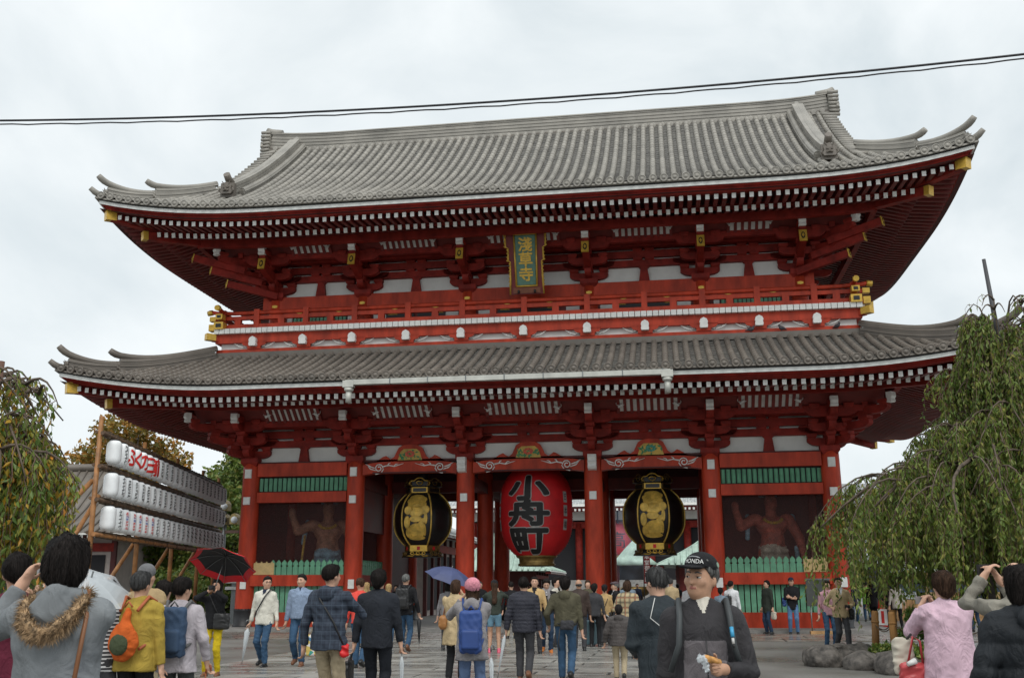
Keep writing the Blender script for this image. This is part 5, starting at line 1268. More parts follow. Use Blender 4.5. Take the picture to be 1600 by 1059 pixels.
def round_tree(name, label, x, y, h, r, zc, leafm, n, leafL, seed, sq=1.0, kind='tree', trunk=True, group=None):
    rg = np.random.RandomState(seed); t = thing(name, (x, y, 0), label, kind, group)
    if trunk:
        tr = MB().tube([(0, 0, 0), (.1, .05, zc * .5), (0, 0, zc), (.05, 0, h * .8)], [.32 * r / 3, .26 * r / 3, .18 * r / 3, .05], 8); 
        tr.obj('trunk', 'bark', t, (0, 0, 0)); br = MB()
    ncl = max(8, int(n / 220)); C_ = []
    for k in range(ncl):
        d = rg.normal(size=3); d /= np.linalg.norm(d); rr = rg.rand() ** .4; C_.append(np.array([d[0] * r * rr, d[1] * r * rr, zc + d[2] * (h - zc) * sq * rr]))
        if trunk: br.tube([(0, 0, zc * .6), tuple(C_[-1] * .5 + np.array([0, 0, zc * .35])), tuple(C_[-1])], [.08 * r / 3, .05 * r / 3, .015], 5)
    if trunk: br.obj('limbs', 'bark', t, (0, 0, 0))
    ci = rg.randint(ncl, size=n); cr_ = r * .30; p = rg.normal(size=(n, 3)); p /= np.linalg.norm(p, axis=1)[:, None]; p *= (rg.rand(n) ** .45 * cr_)[:, None] * np.array([1, 1, .75]); Pn = np.array(C_)[ci] + p; Pn[:, 2] = np.maximum(Pn[:, 2], .08)
    Dn = rg.normal(size=(n, 3)) + np.array([0, 0, -.4]); LL = leafL * rg.uniform(.6, 1.3, n); V, Q = leaves(Pn, Dn, LL, LL * .33, seed)
    me = sdf_mesh('crown', V, Q, leafm); me.polygons.foreach_set('use_smooth', np.zeros(len(Q), bool)); stuff(link('crown', me, t, (0, 0, 0))); return t
round_tree('autumn_tree', 'tall orange-brown autumn tree behind the lantern rack', -32.0, 29.5, 13.4, 3.9, 8.2, 'leaf_ginkgo', 15000, .34, 21)
round_tree('green_tree', 'yellow-green tree rising beside the left gate column', -20.4, 21, 9.6, 2.9, 5.2, 'leaf_hedge', 12000, .30, 22)
round_tree('green_tree', 'leafy green tree behind the street lamp', -18.2, 17.5, 6.2, 2.4, 3.0, 'leaf_hedge', 9000, .24, 23)
round_tree('broad_shrub', 'broad green shrub below the lantern rack, beside the low hall', -23.2, 17, 4.4, 3.2, 2.2, 'leaf_hedge', 9000, .24, 24, kind='shrub')
round_tree('broad_shrub', 'dark shrub at the foot of the lantern rack', -18.0, 10.5, 2.3, 2.2, 1.2, 'leaf_hedge', 7000, .18, 25, kind='shrub')
round_tree('autumn_tree', 'smaller rust-coloured tree left of the tall autumn tree', -37.5, 31, 9.5, 3.4, 5.5, 'leaf_ginkgo', 8000, .34, 27)
round_tree('green_tree', 'green tree beyond the weeping cherry on the right', 21.5, 24, 7.6, 3.6, 4.2, 'leaf_hedge', 12000, .28, 26)
round_tree('green_tree', 'low leafy tree showing beside the right gate column', 16.2, 24, 6.0, 2.4, 3.2, 'leaf_hedge', 8000, .26, 29)
round_tree('green_tree', 'dark green tree behind the market stall', 28, 22, 8.6, 4.0, 4.6, 'leaf_green', 12000, .28, 28)
# ------------------------------------------------------------------ lantern rack on the left
mat('bamboo', (.30, .135, .045), .55, var=.3, vscale=3, bump=.2, bscale=6); mat('bamboo_dark', (.10, .058, .032), .6, var=.4, vscale=5, bump=.4); mat('paper', (.86, .88, .89), .6, var=.05, vscale=4); mat('ink', (.012, .012, .014), .7); mat('ink_red', (.62, .02, .015), .6); mat('ink_blue', (.04, .09, .42), .6)
A_, B2_ = Vector((-11.75, -7.7, 0)), Vector((-15.05, 7.5, 0)); dr = (B2_ - A_).normalized(); nr_ = Vector((dr.y, -dr.x, 0)); LEN = (B2_ - A_).length     # nr_ faces the visitors
rk = thing('lantern_rack', tuple((A_ + B2_) / 2), 'tall bamboo scaffold carrying three rows of white paper lanterns', 'rack')
def RP(s, off, z): p = A_ + dr * s + nr_ * off; return (p.x, p.y, z)
posts = [-.35, 4.2, 8.6, 12.8, LEN + .3]
for i, s in enumerate(posts): MB().tube([RP(s, -.1, 0), RP(s, -.1, 3.2), RP(s, -.1, 6.5 if i == 0 else 6.35)], [.085, .08, .07], 8).obj('post', 'bamboo', rk)
for z in (3.02, 4.02, 5.0, 5.98):
    MB().tube([RP(-.5, 0.02, z), RP(LEN + .5, 0.02, z)], .065, 8).obj('rail', 'bamboo' if z < 3.5 else 'bamboo_dark', rk); MB().tube([RP(-.4, -.2, z + .05), RP(LEN + .5, -.2, z + .05)], .05, 7).obj('rail', 'bamboo_dark', rk)
    o = MB()
    for k in range(46): s = k * LEN / 45; o.box(RP(s, .0, z + .01), (.10, .20, .20), rot=Matrix.Rotation(rnd.uniform(-.5, .5), 3, 'Z'), taper=.9)
    stuff(o.obj('rope_lashings', 'rope_brown', rk))
for s, ds in ((.2, -3.6), (4.5, -2.6), (8.9, -2.6), (13, -2.4)): MB().tube([RP(s, -.15, 4.2 if ds < -3 else 3.2), RP(s + ds * .5, -1.6, 0)], .07, 8).obj('brace', 'bamboo', rk)
MB().tube([RP(-.3, -.2, 4.6), RP(-2.0, -3.5, 0.0)], .075, 8).obj('brace', 'bamboo', rk)
LR = .225; LM = MB(); prof = []
for k in range(25): z = -.37 + .74 * k / 24; prof.append((LR * max(0, 1 - abs(z / .385) ** 5.5) ** .55 + (.004 if k % 2 else -.003) + .10 * 0, z))
LM.lathe(prof, 16); LMm = LM.mesh('paper_shell', 'paper'); RINGm = MB().lathe([(.13, .355), (.13, .385)], 14).mesh('rim', 'ink')
def glyph(rg, kind):
    """brush marks in (angle, height) space on the front of a small lantern"""
    o = MB(); fy = nr_; 
    def mk(x0, z0, x1, z1, w):
        d = Vector((x1 - x0, z1 - z0)); L_ = max(d.length, 1e-3); n = Vector((-d.y, d.x)) / L_ * w; ps = [(x0 + n.x, z0 + n.y), (x0 - n.x, z0 - n.y), (x1 - n.x * .7, z1 - n.y * .7), (x1 + n.x * .7, z1 + n.y * .7)]
        V = []
        for x, z in ps:
            a = x * .52 / LR; r = LR * max(.3, 1 - abs(z / .385) ** 5.5) ** .55 + .009; V.append(((math.sin(a)) * r, -math.cos(a) * r, z))
        o.add(V, [(0, 1, 2, 3)])
    return o, mk
def lantern_text(rg, style):
    o, mk = glyph(rg, style)
    if style in (0, 1):                                           # column of small characters
        z = .27; n = 5 if style == 0 else 6; h = .54 / n
        for c in range(n):
            for q in range(2): zz = z - h * (.2 + .38 * q); mk(-.07 - rg.uniform(0, .03), zz, .07 + rg.uniform(0, .03), zz + rg.uniform(-.01, .015), .010)
            mk(rg.uniform(-.05, .05), z - .01, rg.uniform(-.05, .05), z - h * .85, .012)
            if rg.random() < .6: mk(.0, z - h * .4, rg.choice([-.1, .1]), z - h * .9, .012)
            z -= h
    elif style == 2:                                              # flowing hand
        pts = [(rg.uniform(-.08, .08), .29 - .58 * k / 9) for k in range(10)]
        for a, b in zip(pts[:-1], pts[1:]): mk(*a, *b, .016)
        for c in range(5): zz = .22 - c * .11; mk(-.1, zz, .1, zz + .03, .013)
    else:                                                         # bold slanting strokes
        for c in range(4): zz = .22 - c * .15; mk(-.10, zz + .04, .11, zz - .05, .024); mk(.02, zz + .07, -.08, zz - .08, .018)
    return o
ORD = 'first second third fourth fifth sixth seventh eighth ninth tenth eleventh twelfth thirteenth fourteenth fifteenth sixteenth seventeenth eighteenth nineteenth twentieth twenty-first twenty-second twenty-third'.split()
rgm = random.Random(3); TM = {k: [lantern_text(rgm, k).mesh('writing', 'ink') for _ in range(3)] for k in range(4)}
RB = []
for _ in range(2):
    o = MB(); T1 = lantern_text(rgm, 1); o.add(T1.v, T1.f); o.m = [(1 if .02 < o.v[f[0]][2] < .16 else 0) for f in o.f]; RB.append(o.mesh('writing', ['ink_red', 'ink_blue']))
ang = math.atan2(nr_.x, -nr_.y) - R(32)
rows = {0: ('top', 5.49), 1: ('middle', 4.51), 2: ('bottom', 3.52)}
for r_, (rn, z) in rows.items():
    n = 23
    for k in range(n):
        s = .25 + k * (LEN - .4) / (n - 1); p = RP(s, .16, z); j = 0
        od = ORD[k]
        if k == 0: lab = 'blank white end lantern, nearest of the %s row on the left rack' % rn
        elif r_ == 0 and 2 <= k <= 6: lab = 'white lantern with big red character, %s from near end, left rack top row' % od
        elif r_ == 2 and 2 <= k <= 6: lab = 'white lantern with red and blue writing, %s from near end, left rack bottom row' % od
        else: lab = 'white lantern with black writing, %s from the near end, %s row of left rack' % (od, rn)
        t = thing('rack_lantern', p, lab, 'lantern', 'lanterns on the left rack, ' + rn + ' row', ang + R(rgm.uniform(-6, 6)))
        for nm_, me_ in (('paper_shell', LMm), ('rim', RINGm)): link(nm_, me_, t, (0, 0, 0))
        if k == 0: continue
        if r_ == 0 and 2 <= k <= 6:
            ch = 'ふくの三龍'[k - 2]; vs, fs = text_mb(ch, .62, sx=1.05); vs, fs = slice_x(vs, fs, .07); V = []
            for sh in ((0, 0), (.02, 0), (-.02, 0), (0, .02), (0, -.02)):
                for x, zz in vs:
                    x_, z_ = x + sh[0], max(-.34, min(.34, zz + sh[1])); a = max(-1.5, min(1.5, x_ * .8 / LR)); rr0 = LR * max(.3, 1 - abs(z_ / .385) ** 5.5) ** .55 + .010 + abs(sh[0]) * .04 + abs(sh[1]) * .07 + (.0007 if sh[0] + sh[1] < 0 else 0); V.append((math.sin(a) * rr0, -math.cos(a) * rr0, z_))
            F = [tuple(i + q * len(vs) for i in f) for q in range(5) for f in fs]; MB().add(V, F).obj('writing', 'ink_red', t, (0, 0, 0))
        else:
            if k == 1: me_ = TM[2][r_]
            elif r_ == 2 and 2 <= k <= 6: me_ = RB[k % 2]
            elif r_ == 2: me_ = TM[2 if k < 13 else 3][k % 3]
            else: me_ = TM[0 if (k + r_) % 3 else 1][k % 3]
            link('writing', me_, t, (0, 0, 0))
# second rack, half hidden by the tree
r2 = thing('lantern_rack', (14.6, 14.2, 0), 'bamboo lantern rack half hidden behind the weeping cherry', 'rack')
for s in (-1.6, 0, 1.8, 3.6, 5.4): MB().tube([(14.6 + s, 14.2 + s * .25, 0), (14.6 + s, 14.2 + s * .25, 5.3)], .07, 7).obj('post', 'bamboo', r2)
for z in (2.5, 3.35, 4.2, 5.05): MB().tube([(12.8, 13.75, z), (20.2, 15.6, z)], .06, 7).obj('rail', 'bamboo_dark', r2)
MB().tube([(14.6, 14.1, 2.4), (16.2, 13.0, 0)], .06, 7).obj('brace', 'bamboo', r2)
for zi, z in enumerate((2.93, 3.78, 4.63)):
    for k in range(11):
        s = -1.55 + k * .66; t = thing('rack_lantern', (14.6 + s, 14.05 + s * .25, z), 'white paper lantern behind the branches, %s from the left, %s row of right rack' % (ORD[k], ('bottom', 'middle', 'top')[zi]), 'lantern', 'lanterns on the right rack', R(rgm.uniform(-5, 15)))
        link('paper_shell', LMm, t, (0, 0, 0)); link('rim', RINGm, t, (0, 0, 0)); link('writing', TM[(k + zi) % 2][k % 3], t, (0, 0, 0))
# ------------------------------------------------------------------ overhead cables
def cable(z_off, r, label, wob=0):
    P_ = []
    for k in range(161):
        x = -40 + 80 * k / 160; z = 13.80 + .0033 * (x - 3.3) ** 2 * (.62 if x > 3.3 else .62) + z_off; P_.append((x, -12 + (wob * math.sin(k * 2.1)), z + wob * math.cos(k * 2.1)))
    o = MB().tube(P_, r, 6); ob = o.obj('overhead_cable', mat('cable_black', (.012, .012, .016), .5)); tag(ob, label, 'cable'); return ob
cable(.0, .030, 'thick black cable crossing the sky above the roof'); cable(-.12, .020, 'thin twisted black cable slung just below the thick one', .012)
# ------------------------------------------------------------------ street lamp, striped stand, blackboard, cone, sign
lp = thing('street_lamp', (-16.4, 11.3, 0), 'grey street lamp with four hooded globe lights beside the left column', 'street lamp')
MB().tube([(0, 0, 0), (0, 0, 2.6), (0, 0, 5.2)], [.13, .11, .085], 10).obj('pole', 'grey_metal', lp, (0, 0, 0)); MB().box((0, 0, 4.15), (1.5, .12, .14)).obj('crossbar', mat('rust_bar', (.16, .09, .07), .7), lp, (0, 0, 0))
gl = mat('globe_white', (.75, .78, .8), .25)
hood = MB().prism([(-.2, 0), (.2, 0), (.2, .32), (.12, .46), (0, .52), (-.12, .46), (-.2, .32), (-.165, .0), (-.165, .3), (0, .46), (.165, .3), (.165, 0)][:7], -.25, .2, 'y').mesh('hood', mat('hood_ochre', (.34, .25, .09), .55))
for x, z, bl in ((-.55, 4.5, 0), (.02, 4.5, 1), (.55, 4.5, 0), (.0, 5.15, 0)):
    link('hood', hood, lp, (x, 0, z)); link('globe', MB().lathe([(.01, -.17), (.12, -.12), (.17, 0), (.12, .12), (.01, .17)], 12).mesh('globe', 'black_paint' if bl else gl), lp, (x + .05, -.28, z + .2))
sd = thing('striped_stand', (-14.15, 7.6, 0), 'stand of white slats half hidden by the left column', 'stand')
for k in range(6): MB().box((0, 0, 1.5 + k * .28 + (.05 if k == 5 else 0)), (.62 if k < 5 else .9, .3, .13)).obj('slat', 'white_paint', sd, (0, 0, 0))
MB().box((0, .1, 1.5), (.2, .1, 3.0)).obj('support', 'grey_metal', sd, (0, 0, 0))
bb = thing('blackboard_stand', (9.55, -1.45, 0), 'grey blackboard on a thin metal stand before the right picket fence', 'sign board')
MB().box((0, 0, 1.28), (.74, .05, .82)).obj('board', mat('slate', (.06, .065, .06), .5), bb, (0, 0, 0)); MB().box((0, -.005, 1.71), (.78, .06, .04)).obj('frame', 'grey_metal', bb, (0, 0, 0))
for sx in (-.26, .26): MB().tube([(sx, .02, .08), (sx, .02, .9)], .02, 6).obj('leg', 'grey_metal', bb, (0, 0, 0))
MB().box((0, 0, .06), (.66, .34, .1)).obj('base', 'wood_tan', bb, (0, 0, 0))
cn = thing('cone_sign', (12.3, 3.2, 0), 'red and white standing warning sign beside the path', 'sign'); MB().lathe([(.20, .06), (.17, .5), (.10, .72), (.06, 1.0)], 12).obj('cone', mat('cone_red', (.65, .04, .02), .5), cn, (0, 0, 0)); MB().box((0, 0, .03), (.5, .5, .06)).obj('base', 'cone_red', cn, (0, 0, 0)); MB().box((0, -.21, .42), (.32, .03, .55)).obj('panel', 'white_paint', cn, (0, 0, 0)); MB().box((0, -.228, .42), (.10, .01, .42)).obj('lettering', 'ink_red', cn, (0, 0, 0))
# ------------------------------------------------------------------ planter: boulders, posts, ropes, shrubs
mat('boulder', (.085, .075, .066), .75, var=.5, vscale=7, bump=1.0, bscale=16)
def rock(x, y, rx, ry, rz, seed, label):
    g_ = SDF((-rx - .15, -ry - .15, -.12), (rx + .15, ry + .15, rz + .2), .035); rg = np.random.RandomState(seed)
    g_.ell('rock', (0, 0, rz * .25), (rx, ry, rz * .75), .05)
    for k in range(4): d = rg.normal(size=3); d[2] = abs(d[2]) * .6; d /= np.linalg.norm(d); g_.ell('rock', (d[0] * rx * .45, d[1] * ry * .45, rz * .35 + d[2] * rz * .15), (rx * .5, ry * .5, rz * .5), .06)
    g_.wrinkle('rock', .05, 8, seed, ridge=True); g_.wrinkle('rock', .022, 22, seed + 1, ridge=True)
    for nm_, (v, q) in g_.build().items(): tag(link('boulder', sdf_mesh('boulder', v, q, 'boulder'), None, (x, y, .0), (0, 0, rg.rand() * 6)), label, 'boulder', 'boulders edging the planter')
rl = [(7.75, -15.1, .46, .40, .42, 'broad grey boulder at the left tip of the planter edge'), (8.35, -15.9, .40, .36, .34, 'rounded boulder second along the planter edge'), (8.75, -16.8, .55, .42, .42, 'large brown-grey boulder in front of the planter posts'), (9.55, -17.3, .48, .40, .34, 'flat boulder below the pink jacket'), (10.4, -17.5, .5, .4, .38, 'boulder at the right of the planter front'), (8.2, -14.0, .36, .30, .36, 'small dark boulder behind the left tip of the planter'), (8.75, -12.9, .42, .34, .34, 'pale boulder at the back of the planter edge'), (11.3, -17.6, .5, .4, .36, 'boulder at the far right edge of the planter')]
for i, a in enumerate(rl): rock(*a[:5], 40 + i, a[5])
soil = MB(); soil.lathe([(2.9, .02), (2.6, .14), (.2, .2)], 24, (11.0, -14.9, 0)); tag(soil.obj('soil_bed', mat('soil', (.075, .045, .028), .9, var=.4, vscale=9, bump=.8)), None, None, kind='structure')
posts = [(9.02, -13.4, 'wooden rope post standing leftmost in the planter'), (9.25, -14.2, 'wooden rope post just right of the leftmost one'), (9.75, -15.5, 'short wooden rope post beside the pink jacket'), (10.75, -15.3, 'wooden rope post between the pink jacket and dark coat'), (9.6, -12.4, 'wooden rope post behind the planter shrub'), (11.6, -16.2, 'wooden rope post at the right of the planter')]
pm = MB(); pm.lathe([(.078, 0), (.075, .5), (.072, .90), (.06, .94)], 12); pm.lathe([(.079, .70), (.083, .72), (.079, .74)], 12); pmm = pm.mesh('post', mat('post_wood', (.27, .13, .035), .6, var=.35, vscale=5, bump=.3, bscale=12, stretch=(1, 1, .2)))
for x, y, l in posts: o = link('rope_post', pmm, None, (x, y, .04), (R(rnd.uniform(-2, 2)), R(rnd.uniform(-3, 3)), 0)); tag(o, l, 'post', 'rope posts in the planter')
for i, (a, b) in enumerate(((4, 0), (0, 1), (1, 2), (2, 3), (3, 5))):
    A0_, B0_ = Vector((*posts[a][:2], .74)), Vector((*posts[b][:2], .74)); ps = [A0_.lerp(B0_, k / 10) - Vector((0, 0, .16 * math.sin(math.pi * k / 10))) for k in range(11)]
    tag(MB().tube(ps, .012, 5).obj('rope', 'rope_brown'), 'sagging rope ' + ('behind the planter shrub', 'between the two leftmost planter posts', 'right of the second planter post', 'behind the pink jacket in the planter', 'at the far right of the planter')[i], 'rope', 'ropes between planter posts')
for i, (x, y, h, r, lm, l) in enumerate([(10.1, -13.2, 1.15, .62, 'leaf_shrub', 'bright yellow-green shrub behind the rope posts'), (9.15, -14.9, .5, .48, 'leaf_hedge', 'low dark green shrub at the foot of the rope posts'), (9.9, -15.2, .55, .5, 'leaf_shrub', 'small light shrub beside the red handbag'), (11.6, -15.2, .7, .6, 'leaf_hedge', 'green shrub behind the pink jacket'), (12.6, -14.9, .8, .7, 'leaf_shrub', 'shrub at the right of the tree trunk')]):
    round_tree('low_shrub', l, x, y, h, r, h * .5, lm, 2200, .085, 60 + i, kind='shrub', trunk=False)
for (x, y, dx, l) in ((11.15, -14.6, -.25, 'dark support pole leaning beside the pink jacket'), (11.65, -13.2, .1, 'dark upright support pole under the weeping cherry')): tag(MB().tube([(x, y, 0), (x + dx, y + .1, 3.6)], [.075, .06], 8).obj('support_pole', 'bark_dark'), l, 'pole')
tag(MB().tube([(12.1, -13.7, 4.5), (12.0, -13.71, 6.8), (11.9, -13.72, 8.34)], [.07, .055, .04], 8).obj('support_pole', mat('pole_grey', (.05, .05, .055), .6)), 'dark pole rising out of the top of the weeping cherry', 'pole')
tag(MB().tube([(-4.15, -23.6, 0), (-4.1, -23.6, 2.5), (-4.05, -23.6, 4.5)], [.07, .06, .05], 8).obj('support_pole', mat('pole_brown', (.12, .06, .04), .7)), 'reddish support pole inside the left weeping tree', 'pole')
# pigeons on the balcony ledge
def pigeon(x, y, z, rz, l):
    g_ = SDF((-.12, -.2, -.02), (.12, .24, .26), .012); g_.ell('bird', (0, 0, .11), (.062, .115, .07), .02); g_.ell('bird', (0, -.10, .19), (.033, .04, .036), .03); g_.cone('bird', (0, -.06, .13), (0, -.1, .18), .04, .032); g_.cone('bird', (0, .08, .10), (0, .2, .07), .035, .018); g_.cone('bird', (0, -.135, .185), (0, -.16, .18), .01, .005, .005)
    for sx in (-1, 1): g_.cone('bird', (sx * .025, -.01, .06), (sx * .025, -.01, 0), .008, .008, .005)
    for nm_, (v, q) in g_.build().items(): tag(link('pigeon', sdf_mesh('pigeon', v, q, mat('pigeon_grey', (.05, .05, .06), .5)), None, (x, y, z), (0, 0, rz)), l, 'pigeon', 'pigeons below the balcony')
pigeon(8.0, -.86, 10.07, R(70), 'grey pigeon on the ledge below the balcony, leftmost'); pigeon(9.05, -.86, 10.07, R(-60), 'grey pigeon on the ledge below the balcony, middle one'); pigeon(10.9, -.86, 10.07, R(40), 'grey pigeon on the ledge below the balcony, nearest the right corner')
# ------------------------------------------------------------------ people
mat('skin', (.56, .335, .235), .5, var=.08, vscale=20, spec=.25); mat('skin_tan', (.47, .27, .175), .5, var=.12, vscale=20, spec=.35); mat('lips', (.36, .13, .10), .45, var=.05); mat('eye_white', (.62, .58, .53), .3); mat('eye_dark', (.015, .01, .008), .25)
def hair_mat(name, c, g=0):
    m = mat(name, c, .62, var=.5, vscale=60, bump=.5, bscale=90, stretch=(1, 1, .12), spec=.10); return m
hair_mat('hair_black', (.016, .013, .012)); hair_mat('hair_brown', (.05, .028, .018)); hair_mat('hair_grey', (.13, .13, .125)); hair_mat('hair_salt', (.06, .06, .06)); hair_mat('hair_blond', (.36, .24, .11))
def cloth(name, c, rough=.85, var=.14, bump=.35, bscale=240):
    new = 'cloth_' + name not in MATS; m = mat('cloth_' + name, c, rough, var=var, vscale=7, bump=bump, bscale=bscale, spec=.2)
    if new:                                                      # soft creases on top of the weave
        t = m.node_tree; b = t.nodes['Principled BSDF']; src = b.inputs['Normal'].links[0].from_socket; g = t.nodes.new('ShaderNodeTexCoord'); q = t.nodes.new('ShaderNodeMapping'); q.inputs['Scale'].default_value = (1, 1, .62); q.inputs['Rotation'].default_value = (.5, .35, 0); n = t.nodes.new('ShaderNodeTexNoise'); n.inputs['Scale'].default_value = 7.5; n.inputs['Detail'].default_value = 2.5; n.inputs['Distortion'].default_value = 1.4
        t.links.new(g.outputs['Object'], q.inputs[0]); t.links.new(q.outputs[0], n.inputs['Vector']); rp_ = t.nodes.new('ShaderNodeMath'); rp_.operation = 'PINGPONG'; rp_.inputs[1].default_value = .16; t.links.new(n.outputs['Fac'], rp_.inputs[0])
        bp = t.nodes.new('ShaderNodeBump'); bp.inputs['Strength'].default_value = .42; bp.inputs['Distance'].default_value = .08; t.links.new(rp_.outputs[0], bp.inputs['Height']); t.links.new(src, bp.inputs['Normal']); t.links.new(bp.outputs[0], b.inputs['Normal'])
    return m
def pattern(name, kind, c0, c1, sc, c2=None):
    if name in MATS: return MATS[name]
    m = bpy.data.materials.new(name); m.use_nodes = True; MATS[name] = m; N_, L_, B_ = nodes_of(m); B_.inputs['Roughness'].default_value = .85
    t = N_.new('ShaderNodeTexCoord'); sp = N_.new('ShaderNodeSeparateXYZ'); L_.new(t.outputs['Object'], sp.inputs[0])
    def band(ax, f, w):
        a = N_.new('ShaderNodeMath'); a.operation = 'MULTIPLY'; a.inputs[1].default_value = f; L_.new(sp.outputs[ax], a.inputs[0]); b = N_.new('ShaderNodeMath'); b.operation = 'FRACT'; L_.new(a.outputs[0], b.inputs[0]); c = N_.new('ShaderNodeMath'); c.operation = 'LESS_THAN'; c.inputs[1].default_value = w; L_.new(b.outputs[0], c.inputs[0]); return c.outputs[0]
    def mixc(fac, a, b, k):
        x = N_.new('ShaderNodeMix'); x.data_type = 'RGBA'; q = N_.new('ShaderNodeMath'); q.operation = 'MULTIPLY'; q.inputs[1].default_value = k; L_.new(fac, q.inputs[0]); L_.new(q.outputs[0], x.inputs[0])
        if hasattr(a, 'links') or not isinstance(a, tuple): L_.new(a, x.inputs[6])
        else: x.inputs[6].default_value = (*a, 1)
        x.inputs[7].default_value = (*b, 1); return x.outputs[2]
    if kind == 'stripe': o = mixc(band(2, sc, .5), c0, c1, 1)
    elif kind == 'plaid': o = mixc(band(2, sc, .4), c0, c1, .6); o = mixc(band(0, sc, .4), o, c1, .55); o = mixc(band(2, sc * .5, .12), o, c2 or c1, .7); o = mixc(band(0, sc * .5, .12), o, c2 or c1, .7)
    else:
        v = N_.new('ShaderNodeTexVoronoi'); v.inputs['Scale'].default_value = sc; L_.new(t.outputs['Object'], v.inputs['Vector']); r = N_.new('ShaderNodeValToRGB'); r.color_ramp.interpolation = 'CONSTANT'
        cs = [c0, c1, c2 or c0, c0] + ([(.05, .3, .25), (.6, .45, .12)] if kind == 'cell' else [c1, c2]); el = r.color_ramp.elements; el[0].color = (*cs[0], 1); el[1].position = .25; el[1].color = (*cs[1], 1)
        for i, q in enumerate(cs[2:]): e = el.new(.4 + i * .15); e.color = (*q, 1)
        s2 = N_.new('ShaderNodeSeparateXYZ'); L_.new(v.outputs['Color'], s2.inputs[0]); L_.new(s2.outputs[0], r.inputs[0]); o = r.outputs[0]
    L_.new(o, B_.inputs['Base Color']); return m
def ik(a, b, l1, l2, bend):
    a, b, bend = Vector(a), Vector(b), Vector(bend); d = b - a; L_ = min(d.length, (l1 + l2) * .999); dn = d.normalized(); x = (l1 * l1 - l2 * l2 + L_ * L_) / (2 * L_); h = math.sqrt(max(0, l1 * l1 - x * x))
    bp = bend - dn * bend.dot(dn); bp = bp.normalized() if bp.length > 1e-5 else Vector((0, 1, 0)); return a + dn * x + bp * h, a + dn * L_
SUITS = {}
def person(label, x, y, H, rz, top, bottom, hair='short', hairm='hair_black', hem=.84, loose=.018, flare=.0, lh=None, rh=None, lb=None, rb=None, step=0.0, head=(0, 0, 0), shoes='shoe_black', skin='skin', hat=None, hood=None, vox=.0125, quilt=0, shirt=None, shorts=False, skirt=None, lean=0.0, sleeve='long', seed=0, face=False, panel=None, scarf=None, wide=1.0, curl=(.7, .7), grip=(0, 0), group=None, mats=None, fold=1.0, strand=0, vneck=1.27, collar=True, fur=None, jaw=1.0):
    """one figure, facing -y in its own frame; lh/rh are the hand targets (left is +x), step is the stride"""
    s = H / 1.70; vox = vox * 1.8 if vox > .0104 else vox * 1.25
    LH = Vector(lh or (.27, -.02, .80)); RH = Vector(rh or (-.27, -.02, .80))
    ex = max(abs(LH.x), abs(RH.x), .38) + .22; ey = max(.40, -min(LH.y, RH.y) + .22, step + .25); top_z = max(1.80, LH.z + .25, RH.z + .25) + (.06 if hat else 0)
    g = SDF((-ex, -ey, -.03), (ex, max(.36, step + .2), top_z), vox); ly = lambda z: -lean * max(0, z - .9)
    tp, bt = 'top', 'bottom'; t = loose; fr = max(.0085, vox * .78)
    inner = []
    # legs
    for sx, sg, sh in ((1, -1, 'shoe_l'), (-1, 1, 'shoe_r')):
        hip = Vector((sx * .088 * wide, 0, .90)); lift_ = .07 if (step > 0 and sg > 0) else 0
        an = Vector((sx * (.09 + .02 * (step == 0)), sg * step * .9 + .01, .075 + lift_)); kn, an = ik(hip, an, .43, .42, (0, -1, 0))
        if bottom:
            cl = [((0, 0, .62), (0, 0, -1))] if shorts else None
            g.cone(bt, hip, kn, .090 * wide, .070, .03, 1, cl)
            if not shorts: g.cone(bt, kn, an, .072, .060, .02, 1, [(an - (an - kn).normalized() * .02, an - kn)])
        if shorts or skirt: g.cone('skin', hip, kn, .075, .055, .02); g.cone('skin', kn, an, .056, .036, .02)
        inner += [(hip, kn, .055, .045), (kn, an, .045, .03)]
        fy = an.y; tilt = .06 if lift_ else 0
        g.cone(sh, (an.x, fy + .05, an.z - .035 + tilt * .7), (an.x + sx * .012, fy - .135, an.z - .04 - tilt * .5), .043, .038, .02, 1, [((0, 0, max(0, an.z - .078) if not lift_ else -1), (0, 0, -1))]); g.cone(sh, (an.x, fy, an.z + .03), (an.x, fy - .03, an.z - .03), .045, .045, .02)
    if bottom: g.ell(bt, (0, .010, .94), (.143 * wide, .102 * wide, .13), .04)
    if skirt: g.cone(bt, (0, 0, .98), (0, 0, skirt), .15, .2, .03, .75, [((0, 0, skirt), (0, 0, -1))])
    # torso garment
    clh = [((0, 0, hem), (0, -lean * .2, -1))]; L0 = Vector((0, ly(1.25), 1.25))
    g.ell(tp, (0, ly(1.27) + .005, 1.27), (.172 * wide + t, .112 + t, .17), .04); g.cone(tp, L0, (0, ly(hem) + .005, hem - .05), .150 * wide + t, .158 * wide + t + flare, .05, .75 + .05 * (wide > 1), clh)
    g.ell(tp, (0, ly(1.33) + .045, 1.31), (.14, .075 + t * .5, .12), .05); [g.cone(tp, (0, ly(1.42) + .008, 1.412), (sx * .158 * wide, ly(1.39), 1.362), .066 + t * .3, .058 + t * .5, .05) for sx in (-1, 1)]
    if collar: g.cone(tp, (0, ly(1.43) + .012, 1.42), (0, ly(1.47) + .004, 1.475), .078, .068, .02, 1, [((0, ly(1.47), 1.478), (0, .25, 1))])
    g.cone('skin', (0, ly(1.42) + .012, 1.40), (0, ly(1.53) - .004, 1.53), .056, .052, .02)
    # arms
    hands = []
